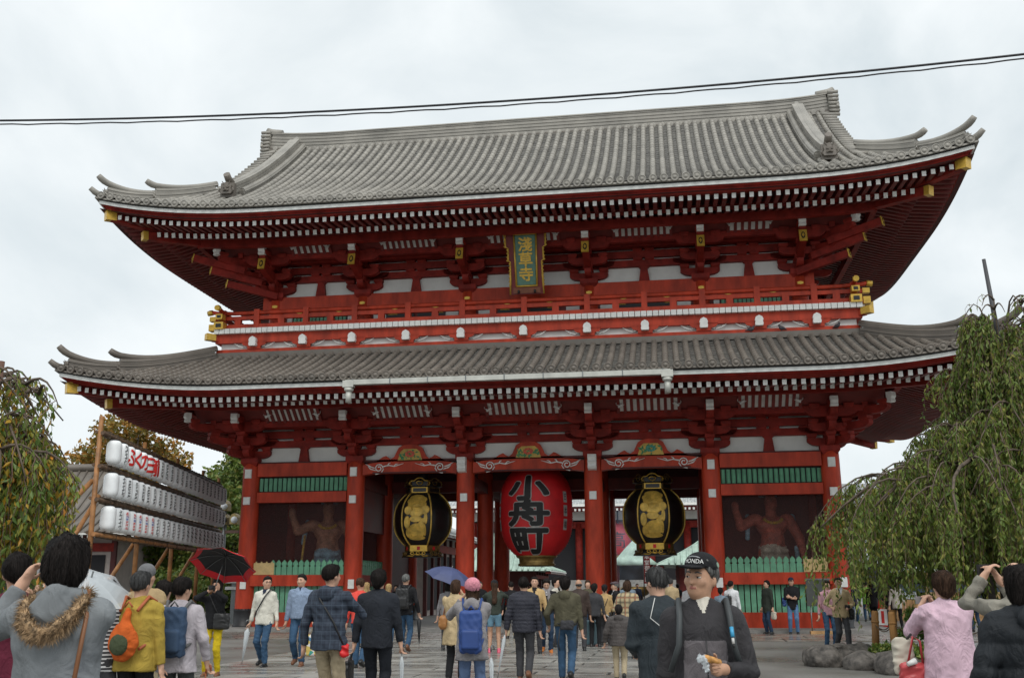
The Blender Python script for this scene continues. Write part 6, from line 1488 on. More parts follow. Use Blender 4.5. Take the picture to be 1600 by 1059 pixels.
    for sx, T, bnd, cu, gp in ((1, LH, lb, curl[0], grip[0]), (-1, RH, rb, curl[1], grip[1])):
        sh_ = Vector((sx * .176 * wide, ly(1.38), 1.362)); el, wr = ik(sh_, T, .29, .25, bnd or (sx * .5, .9, -.2)); d = (wr - el).normalized()
        cut_ = [(wr - d * .015, d)]
        if sleeve == 'long':
            g.cone(tp, sh_, el, .058 + t * .55, .046 + t * .45, .03); g.cone(tp, el, wr, .047 + t * .45, .036 + t * .40, .02, 1, cut_); g.cone('skin', wr - d * .03, wr + d * .02, .027, .026, .01)
        else:
            md = sh_.lerp(el, .65); g.cone(tp, sh_, md, .062 + t * .8, .060 + t * .7, .03, 1, [(md, el - sh_)]); g.cone('skin', md - (el - sh_).normalized() * .05, el, .045, .04, .02); g.cone('skin', el, wr, .04, .028, .02)
        inner += [(sh_, el, .036, .03), (el, wr, .03, .024), (Vector((sh_.x * .4, sh_.y, sh_.z - .02)), sh_, .04, .036)]
        # hand: palm, four fingers with a bend, thumb from the side of the palm
        side = Vector((0, -1, 0)) if abs(d.z) > .6 else Vector((-sx * .3, 0, 1)); side = (side - d * side.dot(d)).normalized(); nrm = d.cross(side).normalized() * (-sx if abs(d.z) > .6 else -sx)
        pc = wr + d * .055; Rm = np.array([list(side), list(nrm), list(d)]).T
        g.ell('skin', pc, (.042, .020, .052), .012, Rm); 
        for q, (fx, fl) in enumerate(((.030, .074), (.011, .084), (-.009, .078), (-.027, .060))):
            b0 = wr + d * .092 + side * fx; f1 = (d * math.cos(cu * .8) + nrm * math.sin(cu * .8)); f2 = (d * math.cos(cu * 2.0) + nrm * math.sin(cu * 2.0)); b1 = b0 + f1 * fl * .55; g.cone('skin', b0, b1, fr, fr * .95, .005); g.cone('skin', b1, b1 + f2 * fl * .5, fr * .95, fr * .8, .004)
        tb = wr + d * .035 + side * .032; t1 = tb + (side * .75 + d * .7 + nrm * .3 * cu).normalized() * .045; g.cone('skin', tb, t1, fr * 1.2, fr * 1.05, .008); g.cone('skin', t1, t1 + (d + nrm * .5 * cu + side * .1).normalized() * .034, fr * 1.05, fr * .85, .004); hands.append(pc + d * .04)
    # head
    hr = Euler((R(head[0]), R(head[2]), R(head[1]))).to_matrix(); piv = Vector((0, ly(1.5) + .015, 1.50)); np_hr = np.array(hr)
    def hp(p): return piv + hr @ (Vector(p) - Vector((0, .015, 1.50)))
    def he(r_, c, rad, k=.02, cl=None, cut=False): g.ell(r_, hp(c), rad, k, np_hr, cl, cut)
    he('skin', (0, .012, 1.605), (.076, .096, .095), .03); he('skin', (0, -.024, 1.562), (.064, .072, .090), .03); he('skin', (0, -.040, 1.512), (.042 * jaw, .046, .034), .03)
    for sx in (-1, 1): he('skin', (sx * .079, .016, 1.575), (.011, .021, .031), .012); he('skin', (sx * .038, -.074, 1.565), (.024, .020, .022), .02)
    g.cone('skin', hp((0, -.094, 1.592)), hp((0, -.112, 1.560)), .009, .0145, .014); he('skin', (0, -.088, 1.612), (.052, .012, .010), .014)
    for sx in (-1, 1): g.ell('skin', hp((sx * .031, -.106, 1.592)), (.019, .014, .011), .01, np_hr, None, True)
    he('lips', (0, -.092, 1.533), (.024, .011, .0085), .0)
    hk = [(hp((0, -.052, 1.632)), hr @ Vector((0, -1, -.42))), ]
    if hair == 'short':
        he('hair', (0, .020, 1.618), (.088, .104, .100), .02, [(hp((0, -.045, 1.64)), hr @ Vector((0, -1, -.55))), (hp((0, .05, 1.535)), hr @ Vector((0, -.5, -1)))]); he('hair', (0, -.03, 1.675), (.066, .062, .03), .03)
    elif hair == 'full':
        he('hair', (0, .024, 1.622), (.098, .112, .108), .02, [(hp((0, -.045, 1.63)), hr @ Vector((0, -1, -.35))), (hp((0, .05, 1.52)), hr @ Vector((0, -.4, -1)))]); he('hair', (0, .07, 1.55), (.07, .05, .06), .03); he('hair', (0, -.03, 1.685), (.07, .065, .035), .03)
    elif hair == 'bob':
        he('hair', (0, .020, 1.618), (.093, .108, .102), .03, hk); he('hair', (0, .036, 1.545), (.092, .078, .082), .04, [(hp((0, -.03, 1.5)), hr @ Vector((0, -1, -.1))), (hp((0, 0, 1.478)), hr @ Vector((0, 0, -1)))]); he('hair', (0, -.03, 1.68), (.075, .068, .035), .03)
    elif hair == 'long':
        he('hair', (0, .022, 1.620), (.094, .110, .103), .03, hk); g.cone('hair', hp((0, .05, 1.56)), (0, ly(1.2) + .16, 1.20), .08, .055, .04, .75); he('hair', (0, -.03, 1.68), (.07, .065, .032), .03)
    elif hair == 'tail':
        he('hair', (0, .020, 1.616), (.088, .104, .100), .02, hk); g.cone('hair', hp((0, .105, 1.62)), hp((0, .14, 1.50)), .03, .02, .03)
    elif hair == 'bald':
        he('hair', (0, .035, 1.575), (.084, .090, .055), .01, [(hp((0, -.0, 1.6)), hr @ Vector((0, -1, .1)))])
    if hat == 'cap':
        he('hat', (0, .012, 1.655), (.092, .112, .080), .015, [(hp((0, 0, 1.640)), hr @ Vector((0, -.12, -1)))]); he('hat', (0, -.130, 1.642), (.070, .075, .010), .015)
    elif hat == 'knit':
        he('hat', (0, .022, 1.640), (.104, .122, .102), .03, [(hp((0, 0, 1.600)), hr @ Vector((0, -.45, -1)))]); he('hat', (0, .10, 1.67), (.075, .07, .07), .05); g.wrinkle('hat', .0055, 120, 3)
    elif hat == 'beanie': he('hat', (0, .018, 1.640), (.095, .112, .096), .02, [(hp((0, 0, 1.62)), hr @ Vector((0, -.25, -1)))])
    elif hat == 'flat': he('hat', (0, -.005, 1.672), (.105, .128, .042), .02); he('hat', (0, -.10, 1.650), (.07, .06, .012), .02)
    if hood: g.ell('hood', (0, ly(1.4) + .095 + t, 1.400), (.098, .050, .078), .03); g.cone('hood', (-.09, ly(1.45) + .02, 1.435), (0, ly(1.4) + .12, 1.43), .045, .05, .03); g.cone('hood', (.09, ly(1.45) + .02, 1.435), (0, ly(1.4) + .12, 1.43), .045, .05, .03); g.wrinkle('hood', .008, 30, seed + 5)
    if scarf: g.cone('scarf', (-.07, ly(1.45) - .03, 1.45), (.07, ly(1.45) - .03, 1.45), .045, .045, .03); g.cone('scarf', (-.05, ly(1.4) - .10, 1.42), (-.06, -.15, 1.12), .035, .03, .02); g.cone('scarf', (.05, ly(1.4) - .10, 1.42), (.06, -.15, 1.05), .035, .03, .02); g.wrinkle('scarf', .006, 60, seed)
    g.wrinkle(tp, .009 * fold, 17, seed + 1, (1, 1, .40), True); g.wrinkle(tp, .006 * fold, 24, seed + 2, (1, .6, 1.1), True)
    if bottom: g.wrinkle(bt, .007 * fold, 26, seed + 3, (.8, .8, 1.2), True)
    if 'hair' in g.F: g.wrinkle('hair', .006, 70, seed + 4, (1, 1, .2)); g.wrinkle('hair', .004, 28, seed + 6)
    if quilt: g.quilt(tp, quilt, .016)
    if panel: g.patch(tp, 'panel', [((0, 0, panel), (0, 0, 1)), ((0, -.03, 0), (0, 1, 0)), ((.135 * wide, 0, 0), (1, -.15, 0)), ((-.135 * wide, 0, 0), (-1, -.15, 0))])
    if shirt: g.patch(tp, 'shirt', [((0, ly(1.4) - .02, 0), (0, 1, 0)), ((0, 0, vneck), (1, 0, -.42)), ((0, 0, vneck), (-1, 0, -.42)), ((0, 0, 1.30 + .19), (0, 0, 1))])
    P_ = thing('person', (x, y, 0), label, 'person', group, R(rz)); P_.scale = (s, s, s)
    mm = {'top': top, 'bottom': bottom, 'skin': skin, 'hair': hairm, 'hat': (mats or {}).get('hat'), 'hood': (mats or {}).get('hood', top), 'scarf': scarf, 'shirt': shirt, 'lips': 'lips', 'shoe_l': shoes, 'shoe_r': shoes, 'panel': (mats or {}).get('panel')}
    nmz = {'top': (mats or {}).get('topname', 'jacket'), 'bottom': 'shorts' if shorts else 'skirt' if skirt else 'trousers', 'skin': 'body', 'shoe_l': 'shoe', 'shoe_r': 'shoe', 'panel': 'jacket_front'}
    bd = SDF.__new__(SDF); bd.vox, bd.lo, bd.n, bd.ax = g.vox, g.lo, g.n, g.ax; bd.F = {'skin': g.F.pop('skin'), 'lips': g.F.pop('lips')}
    for a_, b_, r0, r1 in inner: bd.cone('skin', a_, b_, r0, r1, .02)
    bd.ell('skin', (0, ly(1.27), 1.26), (.135, .080, .17), .04); bd.ell('skin', (0, .005, .98), (.115, .078, .12), .05); bd.cone('skin', (0, ly(1.2), 1.2), (0, 0, 1.0), .09, .09, .04, .8)
    for k, (v, q) in list(g.build().items()) + list(bd.build().items()): link(nmz.get(k, k), sdf_mesh(nmz.get(k, k), v, q, mm[k]), P_, (0, 0, 0))
    hob = [o_ for o_ in P_.children if o_.name.split('.')[0] == 'hair']
    if strand and hob:
        me = hob[0].data; n_ = len(me.vertices); co = np.empty(n_ * 3, np.float32); me.vertices.foreach_get('co', co); co = co.reshape(-1, 3); no = np.empty(n_ * 3, np.float32); me.vertex_normals.foreach_get('vector', no); no = no.reshape(-1, 3)
        rg = np.random.RandomState(seed); ok_ = np.nonzero(co[:, 2] < (1.60 if hat else 9))[0]; ii = ok_[rg.randint(len(ok_), size=strand)]; p0 = co[ii]; n0 = no[ii]; crown = np.array(hp((0, .05, 1.72)))
        fl = p0 - crown; fl[:, 2] -= .03; fl -= (fl * n0).sum(1)[:, None] * n0; fl /= np.linalg.norm(fl, axis=1)[:, None] + 1e-6; fl += rg.normal(size=fl.shape) * .16; Ls = rg.uniform(.025, .06, strand)[:, None]
        sd = np.cross(fl, n0) * .0016; q0 = p0 - fl * Ls * .5 + n0 * .0005; q1 = p0 + n0 * rg.uniform(.001, .004, strand)[:, None]; q2 = p0 + fl * Ls * .6 + n0 * rg.uniform(-.004, .004, strand)[:, None]
        V = np.stack([q0 - sd, q0 + sd, q1 - sd, q1 + sd, q2 - sd * .3, q2 + sd * .3], 1).reshape(-1, 3); b6 = np.arange(strand)[:, None] * 6; Q = np.concatenate([b6 + np.array([0, 1, 3, 2]), b6 + np.array([2, 3, 5, 4])], 0)
        stuff(link('hair_strands', sdf_mesh('hair_strands', V, Q, hairm), P_, (0, 0, 0)))
    if face:
        for sx in (-1, 1):
            c = hp((sx * .031, -.0885, 1.592)); e = MB().lathe([(.002, -.0085), (.0085, -.006), (.012, 0), (.0085, .006), (.002, .0085)], 10); M = Matrix.Translation(c) @ hr.to_4x4()
            MB().add([M @ Vector((p[0] * 1.25, p[1] * .7, p[2])) for p in e.v], e.f, 0, True).obj('eye', 'eye_white' if face == 2 else 'eye_dark', P_, (0, 0, 0))
            if face == 2:
                c2 = hp((sx * .031 - .003, -.0965, 1.591)); MB().add([Matrix.Translation(c2) @ hr.to_4x4() @ Vector((p[0] * .52, p[1] * .22, p[2] * .72)) for p in e.v], e.f, 0, True).obj('iris', 'eye_dark', P_, (0, 0, 0))
                lid = MB().tube([hp((sx * .031 + q * .007, -.099 + abs(q) * .0016, 1.6005 - abs(q) * .0016)) for q in (-2, -1, 0, 1, 2)], [.0025, .0042, .0045, .0042, .0025], 6); lid.obj('eyelid', skin, P_, (0, 0, 0))
            MB().tube([hp((sx * .012, -.100, 1.613)), hp((sx * .03, -.100, 1.619)), hp((sx * .05, -.088, 1.612))], [.0035, .0045, .002], 6).obj('eyebrow', hairm, P_, (0, 0, 0))
    def TH(p): return p
    P_.update_tag(); return P_, s, hands, hp
def acc(name, P_, label, cat, group=None):
    """something carried: its own thing, set in the carrier's frame"""
    o = thing(name, tuple(P_.location), label, cat, group, P_.rotation_euler.z); o.scale = P_.scale; return o
def apart(t, q, nm_, m): return q.obj(nm_, m, t, (0, 0, 0))
def sdf_part(t, g, names):
    for k, (v, q) in g.build().items(): link(names[k][0], sdf_mesh(names[k][0], v, q, names[k][1]), t, (0, 0, 0))
def backpack(P_, label, m, m2, w=.16, h=.24, d=.085, z=1.18, y=.145, strap='strap_dark', vox=.012, shape='box'):
    t = acc('backpack', P_, label, 'backpack'); g = SDF((-w - .08, y - .1, z - h - .1), (w + .08, y + 2 * d + .12, z + h + .1), vox)
    if shape == 'box': g.box('bag', (0, y + d, z), (w, d, h), .05, .02); g.box('pocket', (0, y + 2 * d, z - h * .35), (w * .75, .035, h * .45), .03, .0)
    else: g.ell('bag', (0, y + d, z - .08), (w, d * 1.2, h * .75), .04); g.cone('bag', (0, y + d, z), (0, y + d * .5, z + h * .9), d * .9, .03, .05); g.ell('pocket', (0, y + 2.05 * d, z - .10), (w * .6, .045, h * .4), .02)
    g.wrinkle('bag', .007, 30, 2, ridge=True); sdf_part(t, g, {'bag': ('bag_body', m), 'pocket': ('pocket', m2)})
    for sx in (-1, 1): apart(t, MB().tube([(sx * w * .6, y + .02, z + h * .85), (sx * .12, .04, 1.475), (sx * .125, -.09, 1.43), (sx * .14, -.155, 1.28), (sx * .17, -.09, 1.10), (sx * w * .9, y + .02, z - h * .6)], .016, 6), 'strap', strap)
    apart(t, MB().tube([(-.04, y + .03, z + h), (0, y + .03, z + h + .05), (.04, y + .03, z + h)], .01, 6), 'handle', strap); return t
def pouch(P_, name, label, cat, m, c, half, strap=None, sm='strap_dark', vox=.012, wr=.008, extra=None):
    t = acc(name, P_, label, cat); c = Vector(c); b = max(half) + .08; g = SDF(c - Vector((b, b, b)), c + Vector((b, b, b)), vox); g.box('bag', c, half, min(half) * .85, .02); g.wrinkle('bag', wr, 32, 4, ridge=True); sdf_part(t, g, {'bag': ('bag_body', m)})
    for st in strap or []: apart(t, MB().tube(st, .011, 6), 'strap', sm)
    if extra: extra(t, c)
    return t
def closed_umbrella(P_, label, a, b, m, sm='grey_metal', r=.034):
    t = acc('folded_umbrella', P_, label, 'umbrella'); a, b = Vector(a), Vector(b); d = (b - a).normalized()
    n = 7; apart(t, MB().tube([a + d * .12, a + d * .2, a.lerp(b, .45), a.lerp(b, .9)], [.012, r, r * .8, .010], 8), 'canopy', m); apart(t, MB().tube([a, b], .006, 6), 'shaft', sm)
    s0 = d.orthogonal().normalized(); apart(t, MB().tube([a + d * .05, a, a - d * .03 + s0 * .02, a - d * .01 + s0 * .05, a + d * .03 + s0 * .055], .010, 6), 'handle', sm); return t
def open_umbrella(loc, rot, r, h, m, label, m2=None, hl=.75, sc=1.0):
    t = thing('open_umbrella', loc, label, 'umbrella'); t.rotation_euler = rot; n = 8; o = MB(); V = [(0, 0, 0)]; K = 5
    prof = [(k / K * r, -h * (k / K) ** 1.9) for k in range(1, K + 1)]
    seg = 4
    for rr_0, z in prof:
        for i in range(n * seg):
            u = (i % seg) / seg; a = 2 * math.pi * i / (n * seg); pinch = 1 - .055 * math.sin(math.pi * u) * (rr_0 / r) ** 2 ; ri = rr_0 * pinch * (math.cos(math.pi / n) / math.cos((u - .5) * 2 * math.pi / n)) * 1.06; V.append((ri * math.cos(a), ri * math.sin(a), z - .02 * math.sin(math.pi * u) * rr_0 / r * 0))
    M_ = n * seg; F = [(0, 1 + i, 1 + (i + 1) % M_) for i in range(M_)] + [(1 + k * M_ + i, 1 + (k + 1) * M_ + i, 1 + (k + 1) * M_ + (i + 1) % M_, 1 + k * M_ + (i + 1) % M_) for k in range(K - 1) for i in range(M_)]
    o.add(V, F, 0, False); o.m = [1 if (m2 and i >= M_ * (K - 1)) else 0 for i in range(len(F))]; apart(t, o, 'canopy', [m, m2] if m2 else m)
    for i in range(n): a = 2 * math.pi * i / n; apart(t, MB().tube([(q * math.cos(a) * 1.0, q * math.sin(a), z - .008) for q, z in [(0.01, -.004)] + prof], .005, 4), 'rib', 'grey_metal')
    apart(t, MB().tube([(0, 0, .06), (0, 0, -hl)], .008, 6), 'shaft', 'grey_metal'); apart(t, MB().tube([(0, 0, -hl), (0, 0, -hl - .1)], .016, 6), 'handle', 'black_paint'); return t
def camera_at(P_, label, c, name='camera', m='black_paint', size=(.11, .055, .075), lens=True, rotz=0):
    t = acc(name, P_, label, 'camera' if name == 'camera' else 'phone'); Mz = Matrix.Rotation(rotz, 3, 'Z'); apart(t, MB().box(c, size, 0, Mz), 'camera_body' if name == 'camera' else 'case', m)
    if lens: apart(t, MB().tube([Vector(c) + Mz @ Vector((0, -size[1] / 2, 0)), Vector(c) + Mz @ Vector((0, -size[1] / 2 - .06, 0))], [.036, .032], 10), 'lens', 'black_metal')
    return t
c_ = cloth
c_('grey_melton', (.20, .215, .225), bscale=300); c_('maroon', (.115, .018, .035)); c_('denim', (.045, .095, .17), bump=.5); c_('denim_dark', (.028, .05, .09)); c_('mustard', (.38, .27, .05)); c_('tan', (.36, .26, .14)); c_('lavender', (.46, .42, .45)); c_('grey_trouser', (.07, .078, .075)); c_('black', (.016, .016, .018)); c_('yellow', (.55, .40, .015)); c_('cream', (.66, .64, .56)); c_('sky_knit', (.24, .31, .43), bump=.6, bscale=120); c_('khaki', (.40, .33, .22)); c_('coral', (.70, .08, .06)); c_('suit', (.022, .025, .032)); c_('beige', (.47, .36, .21)); c_('grey_soft', (.27, .255, .26)); c_('blue_pants', (.13, .19, .33)); c_('dark_green', (.045, .055, .045)); c_('shorts_denim', (.16, .30, .40)); c_('puffer', (.035, .036, .048), .5); c_('charcoal', (.055, .055, .06)); c_('white', (.66, .67, .69)); c_('olive', (.085, .078, .05)); c_('leather', (.055, .038, .032), .5); c_('camel', (.50, .34, .16)); c_('grey_blue', (.17, .22, .27)); c_('child_puffer', (.085, .075, .072), .6); c_('black_shell', (.026, .034, .040), .6); c_('shell_black', (.034, .032, .035), .6); c_('shell_grey', (.135, .122, .13), .6); c_('pink', (.60, .42, .50), .6); c_('rose', (.50, .28, .32)); c_('grey_beige', (.24, .225, .19)); c_('black_pad', (.017, .020, .024), .55); c_('forest', (.035, .042, .034)); c_('lime', (.20, .42, .06)); c_('navy', (.022, .03, .055)); c_('stone_white', (.55, .52, .45)); c_('pink_knit', (.68, .27, .33), bump=.8, bscale=90); c_('brown_coat', (.10, .08, .065))
mat('shoe_black', (.014, .014, .014), .4); mat('shoe_brown', (.16, .065, .03), .5); mat('shoe_orange', (.55, .17, .03), .5); mat('shoe_pink', (.62, .10, .16), .5); mat('shoe_white', (.6, .6, .58), .5); mat('strap_dark', (.02, .02, .022), .6); mat('strap_orange', (.36, .09, .03), .6); mat('strap_brown', (.22, .09, .035), .5); mat('bag_black', (.016, .016, .017), .45); mat('bag_red', (.45, .055, .06), .4); mat('bag_brown', (.32, .14, .04), .5); mat('bag_blue', (.022, .06, .22), .6); mat('bag_navy', (.025, .055, .11), .7, bump=.3, bscale=200); mat('bag_canvas', (.50, .46, .38), .7); mat('case_blue', (.10, .17, .20), .3); mat('umbrella_navy', (.055, .07, .16), .6); mat('umbrella_black', (.012, .012, .014), .6); mat('umbrella_red', (.62, .012, .02), .5); mat('camera_silver', (.35, .36, .37), .35, metal=.5)
pm = bpy.data.materials.new('clear_plastic'); pm.use_nodes = True; MATS['clear_plastic'] = pm; N_, L_, B_ = nodes_of(pm); B_.inputs['Base Color'].default_value = (.72, .77, .80, 1); B_.inputs['Roughness'].default_value = .15; tr = N_.new('ShaderNodeBsdfTransparent'); ms = N_.new('ShaderNodeMixShader'); ms.inputs[0].default_value = .55; L_.new(tr.outputs[0], ms.inputs[1]); L_.new(B_.outputs[0], ms.inputs[2]); L_.new(ms.outputs[0], N_['Material Output'].inputs['Surface'])
pattern('plaid_navy', 'plaid', (.028, .04, .062), (.012, .016, .03), 22, (.05, .07, .10)); pattern('plaid_shawl', 'plaid', (.42, .34, .20), (.05, .045, .04), 9, (.30, .12, .06)); pattern('stripes', 'stripe', (.55, .55, .55), (.02, .02, .025), 26); pattern('tie_dye', 'dye', (.30, .30, .42), (.16, .18, .32), 9, (.45, .45, .55)); pattern('harlequin', 'cell', (.66, .64, .62), (.62, .08, .06), 14, (.10, .22, .35))
# ---- nearest on the left
P, s, hd, hp = person('woman with dark bob in grey coat with fur hood, raising a camera, seen from behind', 2.25, -31.68, 1.67, 190, 'cloth_grey_melton', 'cloth_charcoal', 'bob', 'hair_black', hem=.66, loose=.030, flare=.05, lh=(.29, -.22, 1.50), rh=(.12, -.30, 1.50), lb=(.55, .3, -1.2), rb=(-.6, .1, -1), vox=.0085, head=(4, 12, 0), hood=True, seed=2, strand=5200, curl=(.9, .9))

rg = np.random.RandomState(4); path = [Vector(p) for p in ((-.05, -.085, 1.45), (-.10, -.01, 1.462), (-.125, .08, 1.425), (-.10, .165, 1.355), (-.04, .20, 1.30), (.03, .205, 1.295), (.09, .175, 1.345), (.125, .09, 1.42), (.10, -.01, 1.462), (.05, -.085, 1.45))]
o = MB().tube(path, [.014, .018, .022, .024, .025, .025, .024, .022, .018, .014], 8)
for k in range(8000):
    u = rg.rand() * 8.999; j = int(u); c = path[j].lerp(path[j + 1], u - j); d = Vector(rg.normal(size=3)); d = d.normalized() + Vector((0, .15, -.35)); d.normalize(); a = c + d * .014; b = a + d * rg.uniform(.02, .055) + Vector((0, 0, -.012)); sd = d.orthogonal().normalized() * .0022
    o.add([a - sd, a + sd, b], [(0, 1, 2)])
stuff(o.obj('fur_trim', mat('fur_tan', (.30, .20, .11), .9, var=.6, vscale=45), P, (0, 0, 0)))
camera_at(P, 'small silver compact camera held up by the grey-coated woman', (.215, -.33, 1.575), m='camera_silver', size=(.105, .03, .062))
pouch(P, 'shoulder_bag', 'blue and lilac tie-dye shoulder bag on the grey-coated woman', 'bag', 'tie_dye', (-.20, .19, .93), (.14, .075, .14), [[(-.15, .19, 1.04), (-.15, .10, 1.36), (-.12, .02, 1.47), (-.02, -.12, 1.40), (.1, -.17, 1.2), (.0, -.15, 1.0)]], 'strap_brown', wr=.012)
P, s, hd, hp = person('person in maroon sweater with short black hair at the left edge', .86, -29.97, 1.66, 195, 'cloth_maroon', 'cloth_denim_dark', 'short', hem=.86, loose=.02, lh=(.12, -.28, 1.40), rh=(-.10, -.30, 1.42), lb=(1, 0, -.6), rb=(-1, 0, -.6), vox=.0095, seed=3, strand=2200, collar=False)
camera_at(P, 'dark compact camera held by the person in maroon', (.02, -.36, 1.45), size=(.11, .04, .07))
# ---- group under the rack
P, s, hd, hp = person('person in brown coat and striped top behind the clear umbrella', -.18, -27.1, 1.52, 170, 'stripes', 'cloth_charcoal', 'bob', hem=.82, lh=(.25, -.08, .95), rh=(-.12, -.25, 1.22), vox=.011, seed=5, strand=800)
pouch(P, 'folded_coat', 'brown coat folded over the arm of the person in stripes', 'coat', 'cloth_brown_coat', (.16, .09, 1.14), (.15, .12, .17), wr=.02)
open_umbrella((-.22, -27.3, 1.56), (R(20), R(26), 0), .36, .13, 'clear_plastic', 'clear plastic umbrella with pale pattern behind the dark bob', hl=.45)
P, s, hd, hp = person('person in mustard jacket wearing an orange and green backpack', .13, -27.05, 1.60, 178, 'cloth_mustard', 'cloth_black', 'short', 'hair_salt', hem=.78, loose=.03, flare=.035, vox=.010, seed=6, strand=1800, wide=1.05)
backpack(P, 'orange and green drawstring backpack on the mustard jacket', cloth('bag_orange', (.55, .11, .02)), cloth('bag_green', (.06, .075, .04)), .15, .24, .075, 1.14, .16, 'strap_orange', .011, 'drop')
person('person in tan jacket and grey knitted cap behind the mustard jacket', -.80, -25.2, 1.70, 180, 'cloth_tan', 'cloth_khaki', 'short', 'hair_grey', hem=.82, loose=.03, vox=.013, seed=7, hat='beanie', mats={'hat': cloth('cap_grey', (.16, .16, .165))})
person('small dark-haired person in pale blue between two backpacks', -.84, -24.7, 1.53, 185, 'cloth_grey_blue', 'cloth_navy', 'full', vox=.013, seed=8, strand=700)
P, s, hd, hp = person('person in lavender jacket wearing a square navy backpack', .32, -26.62, 1.55, 186, 'cloth_lavender', 'cloth_grey_trouser', 'short', hem=.76, loose=.03, flare=.03, rh=(-.28, -.10, .86), vox=.010, seed=9, strand=1800, head=(0, -18, 0))
backpack(P, 'square navy canvas backpack with grey straps on the lavender jacket', 'bag_navy', 'bag_navy', .155, .25, .07, 1.17, .15, mat('strap_grey', (.10, .10, .10), .7), .011)
closed_umbrella(P, 'wine-red folded umbrella with orange handle held by the lavender jacket', (-.28, -.10, .80), (-.27, -.08, .30), mat('umbrella_wine', (.12, .012, .05), .6), 'strap_orange', .045)
P, s, hd, hp = person('woman in black top and yellow trousers taking a photo under the umbrella', -2.85, -18.9, 1.60, 8, 'cloth_black', 'cloth_yellow', 'bob', lh=(.05, -.20, 1.51), rh=(-.07, -.20, 1.51), lb=(1, 0, -.7), rb=(-1, 0, -.7), hem=.84, vox=.0115, seed=10, shoes='shoe_brown', head=(-12, -10, 0), face=1)
camera_at(P, 'black camera at the face of the woman in yellow trousers', (-.01, -.235, 1.575), size=(.12, .05, .08))
pouch(P, 'shoulder_bag', 'large black shoulder bag of the woman in yellow trousers', 'bag', 'bag_black', (.17, -.13, .98), (.15, .06, .15), [[(.10, -.14, 1.10), (.0, -.16, 1.30), (-.10, -.06, 1.45), (-.02, .1, 1.40), (.12, .10, 1.2), (.22, -.05, 1.1)]])
open_umbrella((-2.78, -18.75, 2.02), (R(-30), R(10), R(14)), .56, .20, 'umbrella_black', 'open black umbrella with broad red rim above yellow trousers', 'umbrella_red', hl=.6)
P, s, hd, hp = person('man in cream cardigan and jeans carrying a clear umbrella, walking towards us', -2.80, -16.76, 1.68, -6, 'cloth_cream', 'cloth_denim', 'short', hem=.80, loose=.026, flare=.035, step=.12, rh=(-.30, -.02, .84), vox=.0105, seed=11, head=(0, 40, 0), shirt='cloth_navy', vneck=1.33, face=1)
closed_umbrella(P, 'clear folded umbrella held by the man in cream cardigan', (-.31, -.05, .86), (-.38, -.12, .06), 'clear_plastic', r=.055)
apart(acc('bag_strap', P, 'black shoulder strap across the cream cardigan', 'strap'), MB().tube([(.13, .08, 1.45), (.12, -.06, 1.46), (.05, -.15, 1.33), (-.10, -.165, 1.06), (-.19, -.06, .95), (-.14, .12, 1.0)], .014, 6), 'strap', 'strap_dark')
MB().tube([hp((-.055, -.102, 1.597)), hp((0, -.112, 1.598)), hp((.055, -.102, 1.597)), hp((.08, -.02, 1.595))], .003, 5).obj('glasses', 'black_metal', P, (0, 0, 0))
P, s, hd, hp = person('man in pale blue knit sweater and faded jeans with a shopping bag', -2.18, -16.53, 1.72, 4, 'cloth_sky_knit', 'cloth_denim', 'short', hem=.88, loose=.026, flare=.015, step=.12, vox=.0105, seed=12, lh=(.27, -.04, .82), shirt='cloth_navy', vneck=1.38, shoes='shoe_brown', face=1, collar=False, wide=1.06, head=(0, -12, 0))
pouch(P, 'shopping_bag', 'multicoloured patterned shopping bag hanging beside the pale blue sweater', 'bag', 'harlequin', (.30, -.05, .40), (.17, .06, .20), [[(.24, -.05, .58), (.27, -.05, .74), (.30, -.05, .58)], [(.32, -.05, .58), (.27, -.03, .74), (.20, -.05, .58)]], 'bag_canvas')
P, s, hd, hp = person('man in navy checked hooded jacket and khaki trousers, walking away', 1.22, -24.9, 1.70, 172, 'plaid_navy', 'cloth_khaki', 'short', hem=.80, loose=.032, flare=.02, step=.15, lh=(.30, .0, .84), rh=(-.12, -.30, 1.30), rb=(-.8, .3, -.6), vox=.010, seed=13, strand=1600, hood=True, wide=1.08, head=(0, -15, 0))
pouch(P, 'camera_pouch', 'small bright red pouch on the hip of the navy checked jacket', 'bag', mat('pouch_red', (.62, .01, .012), .5), (-.22, .06, .80), (.05, .04, .07), [[(-.20, .06, .87), (-.12, .14, 1.1), (.05, .16, 1.35), (.10, .05, 1.47)]])
person('person in coral shirt and jeans behind the navy checked jacket', -.85, -17.0, 1.64, 180, 'cloth_coral', 'cloth_denim', 'short', 'hair_brown', hem=.86, step=.12, vox=.0125, seed=14)
P, s, hd, hp = person('man in dark suit carrying a black bag and a clear umbrella', 1.42, -23.7, 1.66, 184, 'cloth_suit', 'cloth_suit', 'full', hem=.78, loose=.028, step=.14, lh=(.29, -.02, .80), rh=(-.29, -.05, .80), vox=.010, seed=15, strand=1600, fold=.6, shirt='cloth_white', wide=1.08)
pouch(P, 'briefcase', 'black soft briefcase in the left hand of the suited man', 'bag', 'bag_black', (.34, .0, .47), (.035, .16, .17), [[(.34, -.08, .62), (.31, -.02, .74), (.34, .06, .62)], [(.34, -.12, .34), (.36, -.02, .18), (.34, .1, .30)]])
closed_umbrella(P, 'clear folded umbrella in the right hand of the suited man', (-.30, -.05, .80), (-.31, -.08, .04), 'clear_plastic', r=.03)
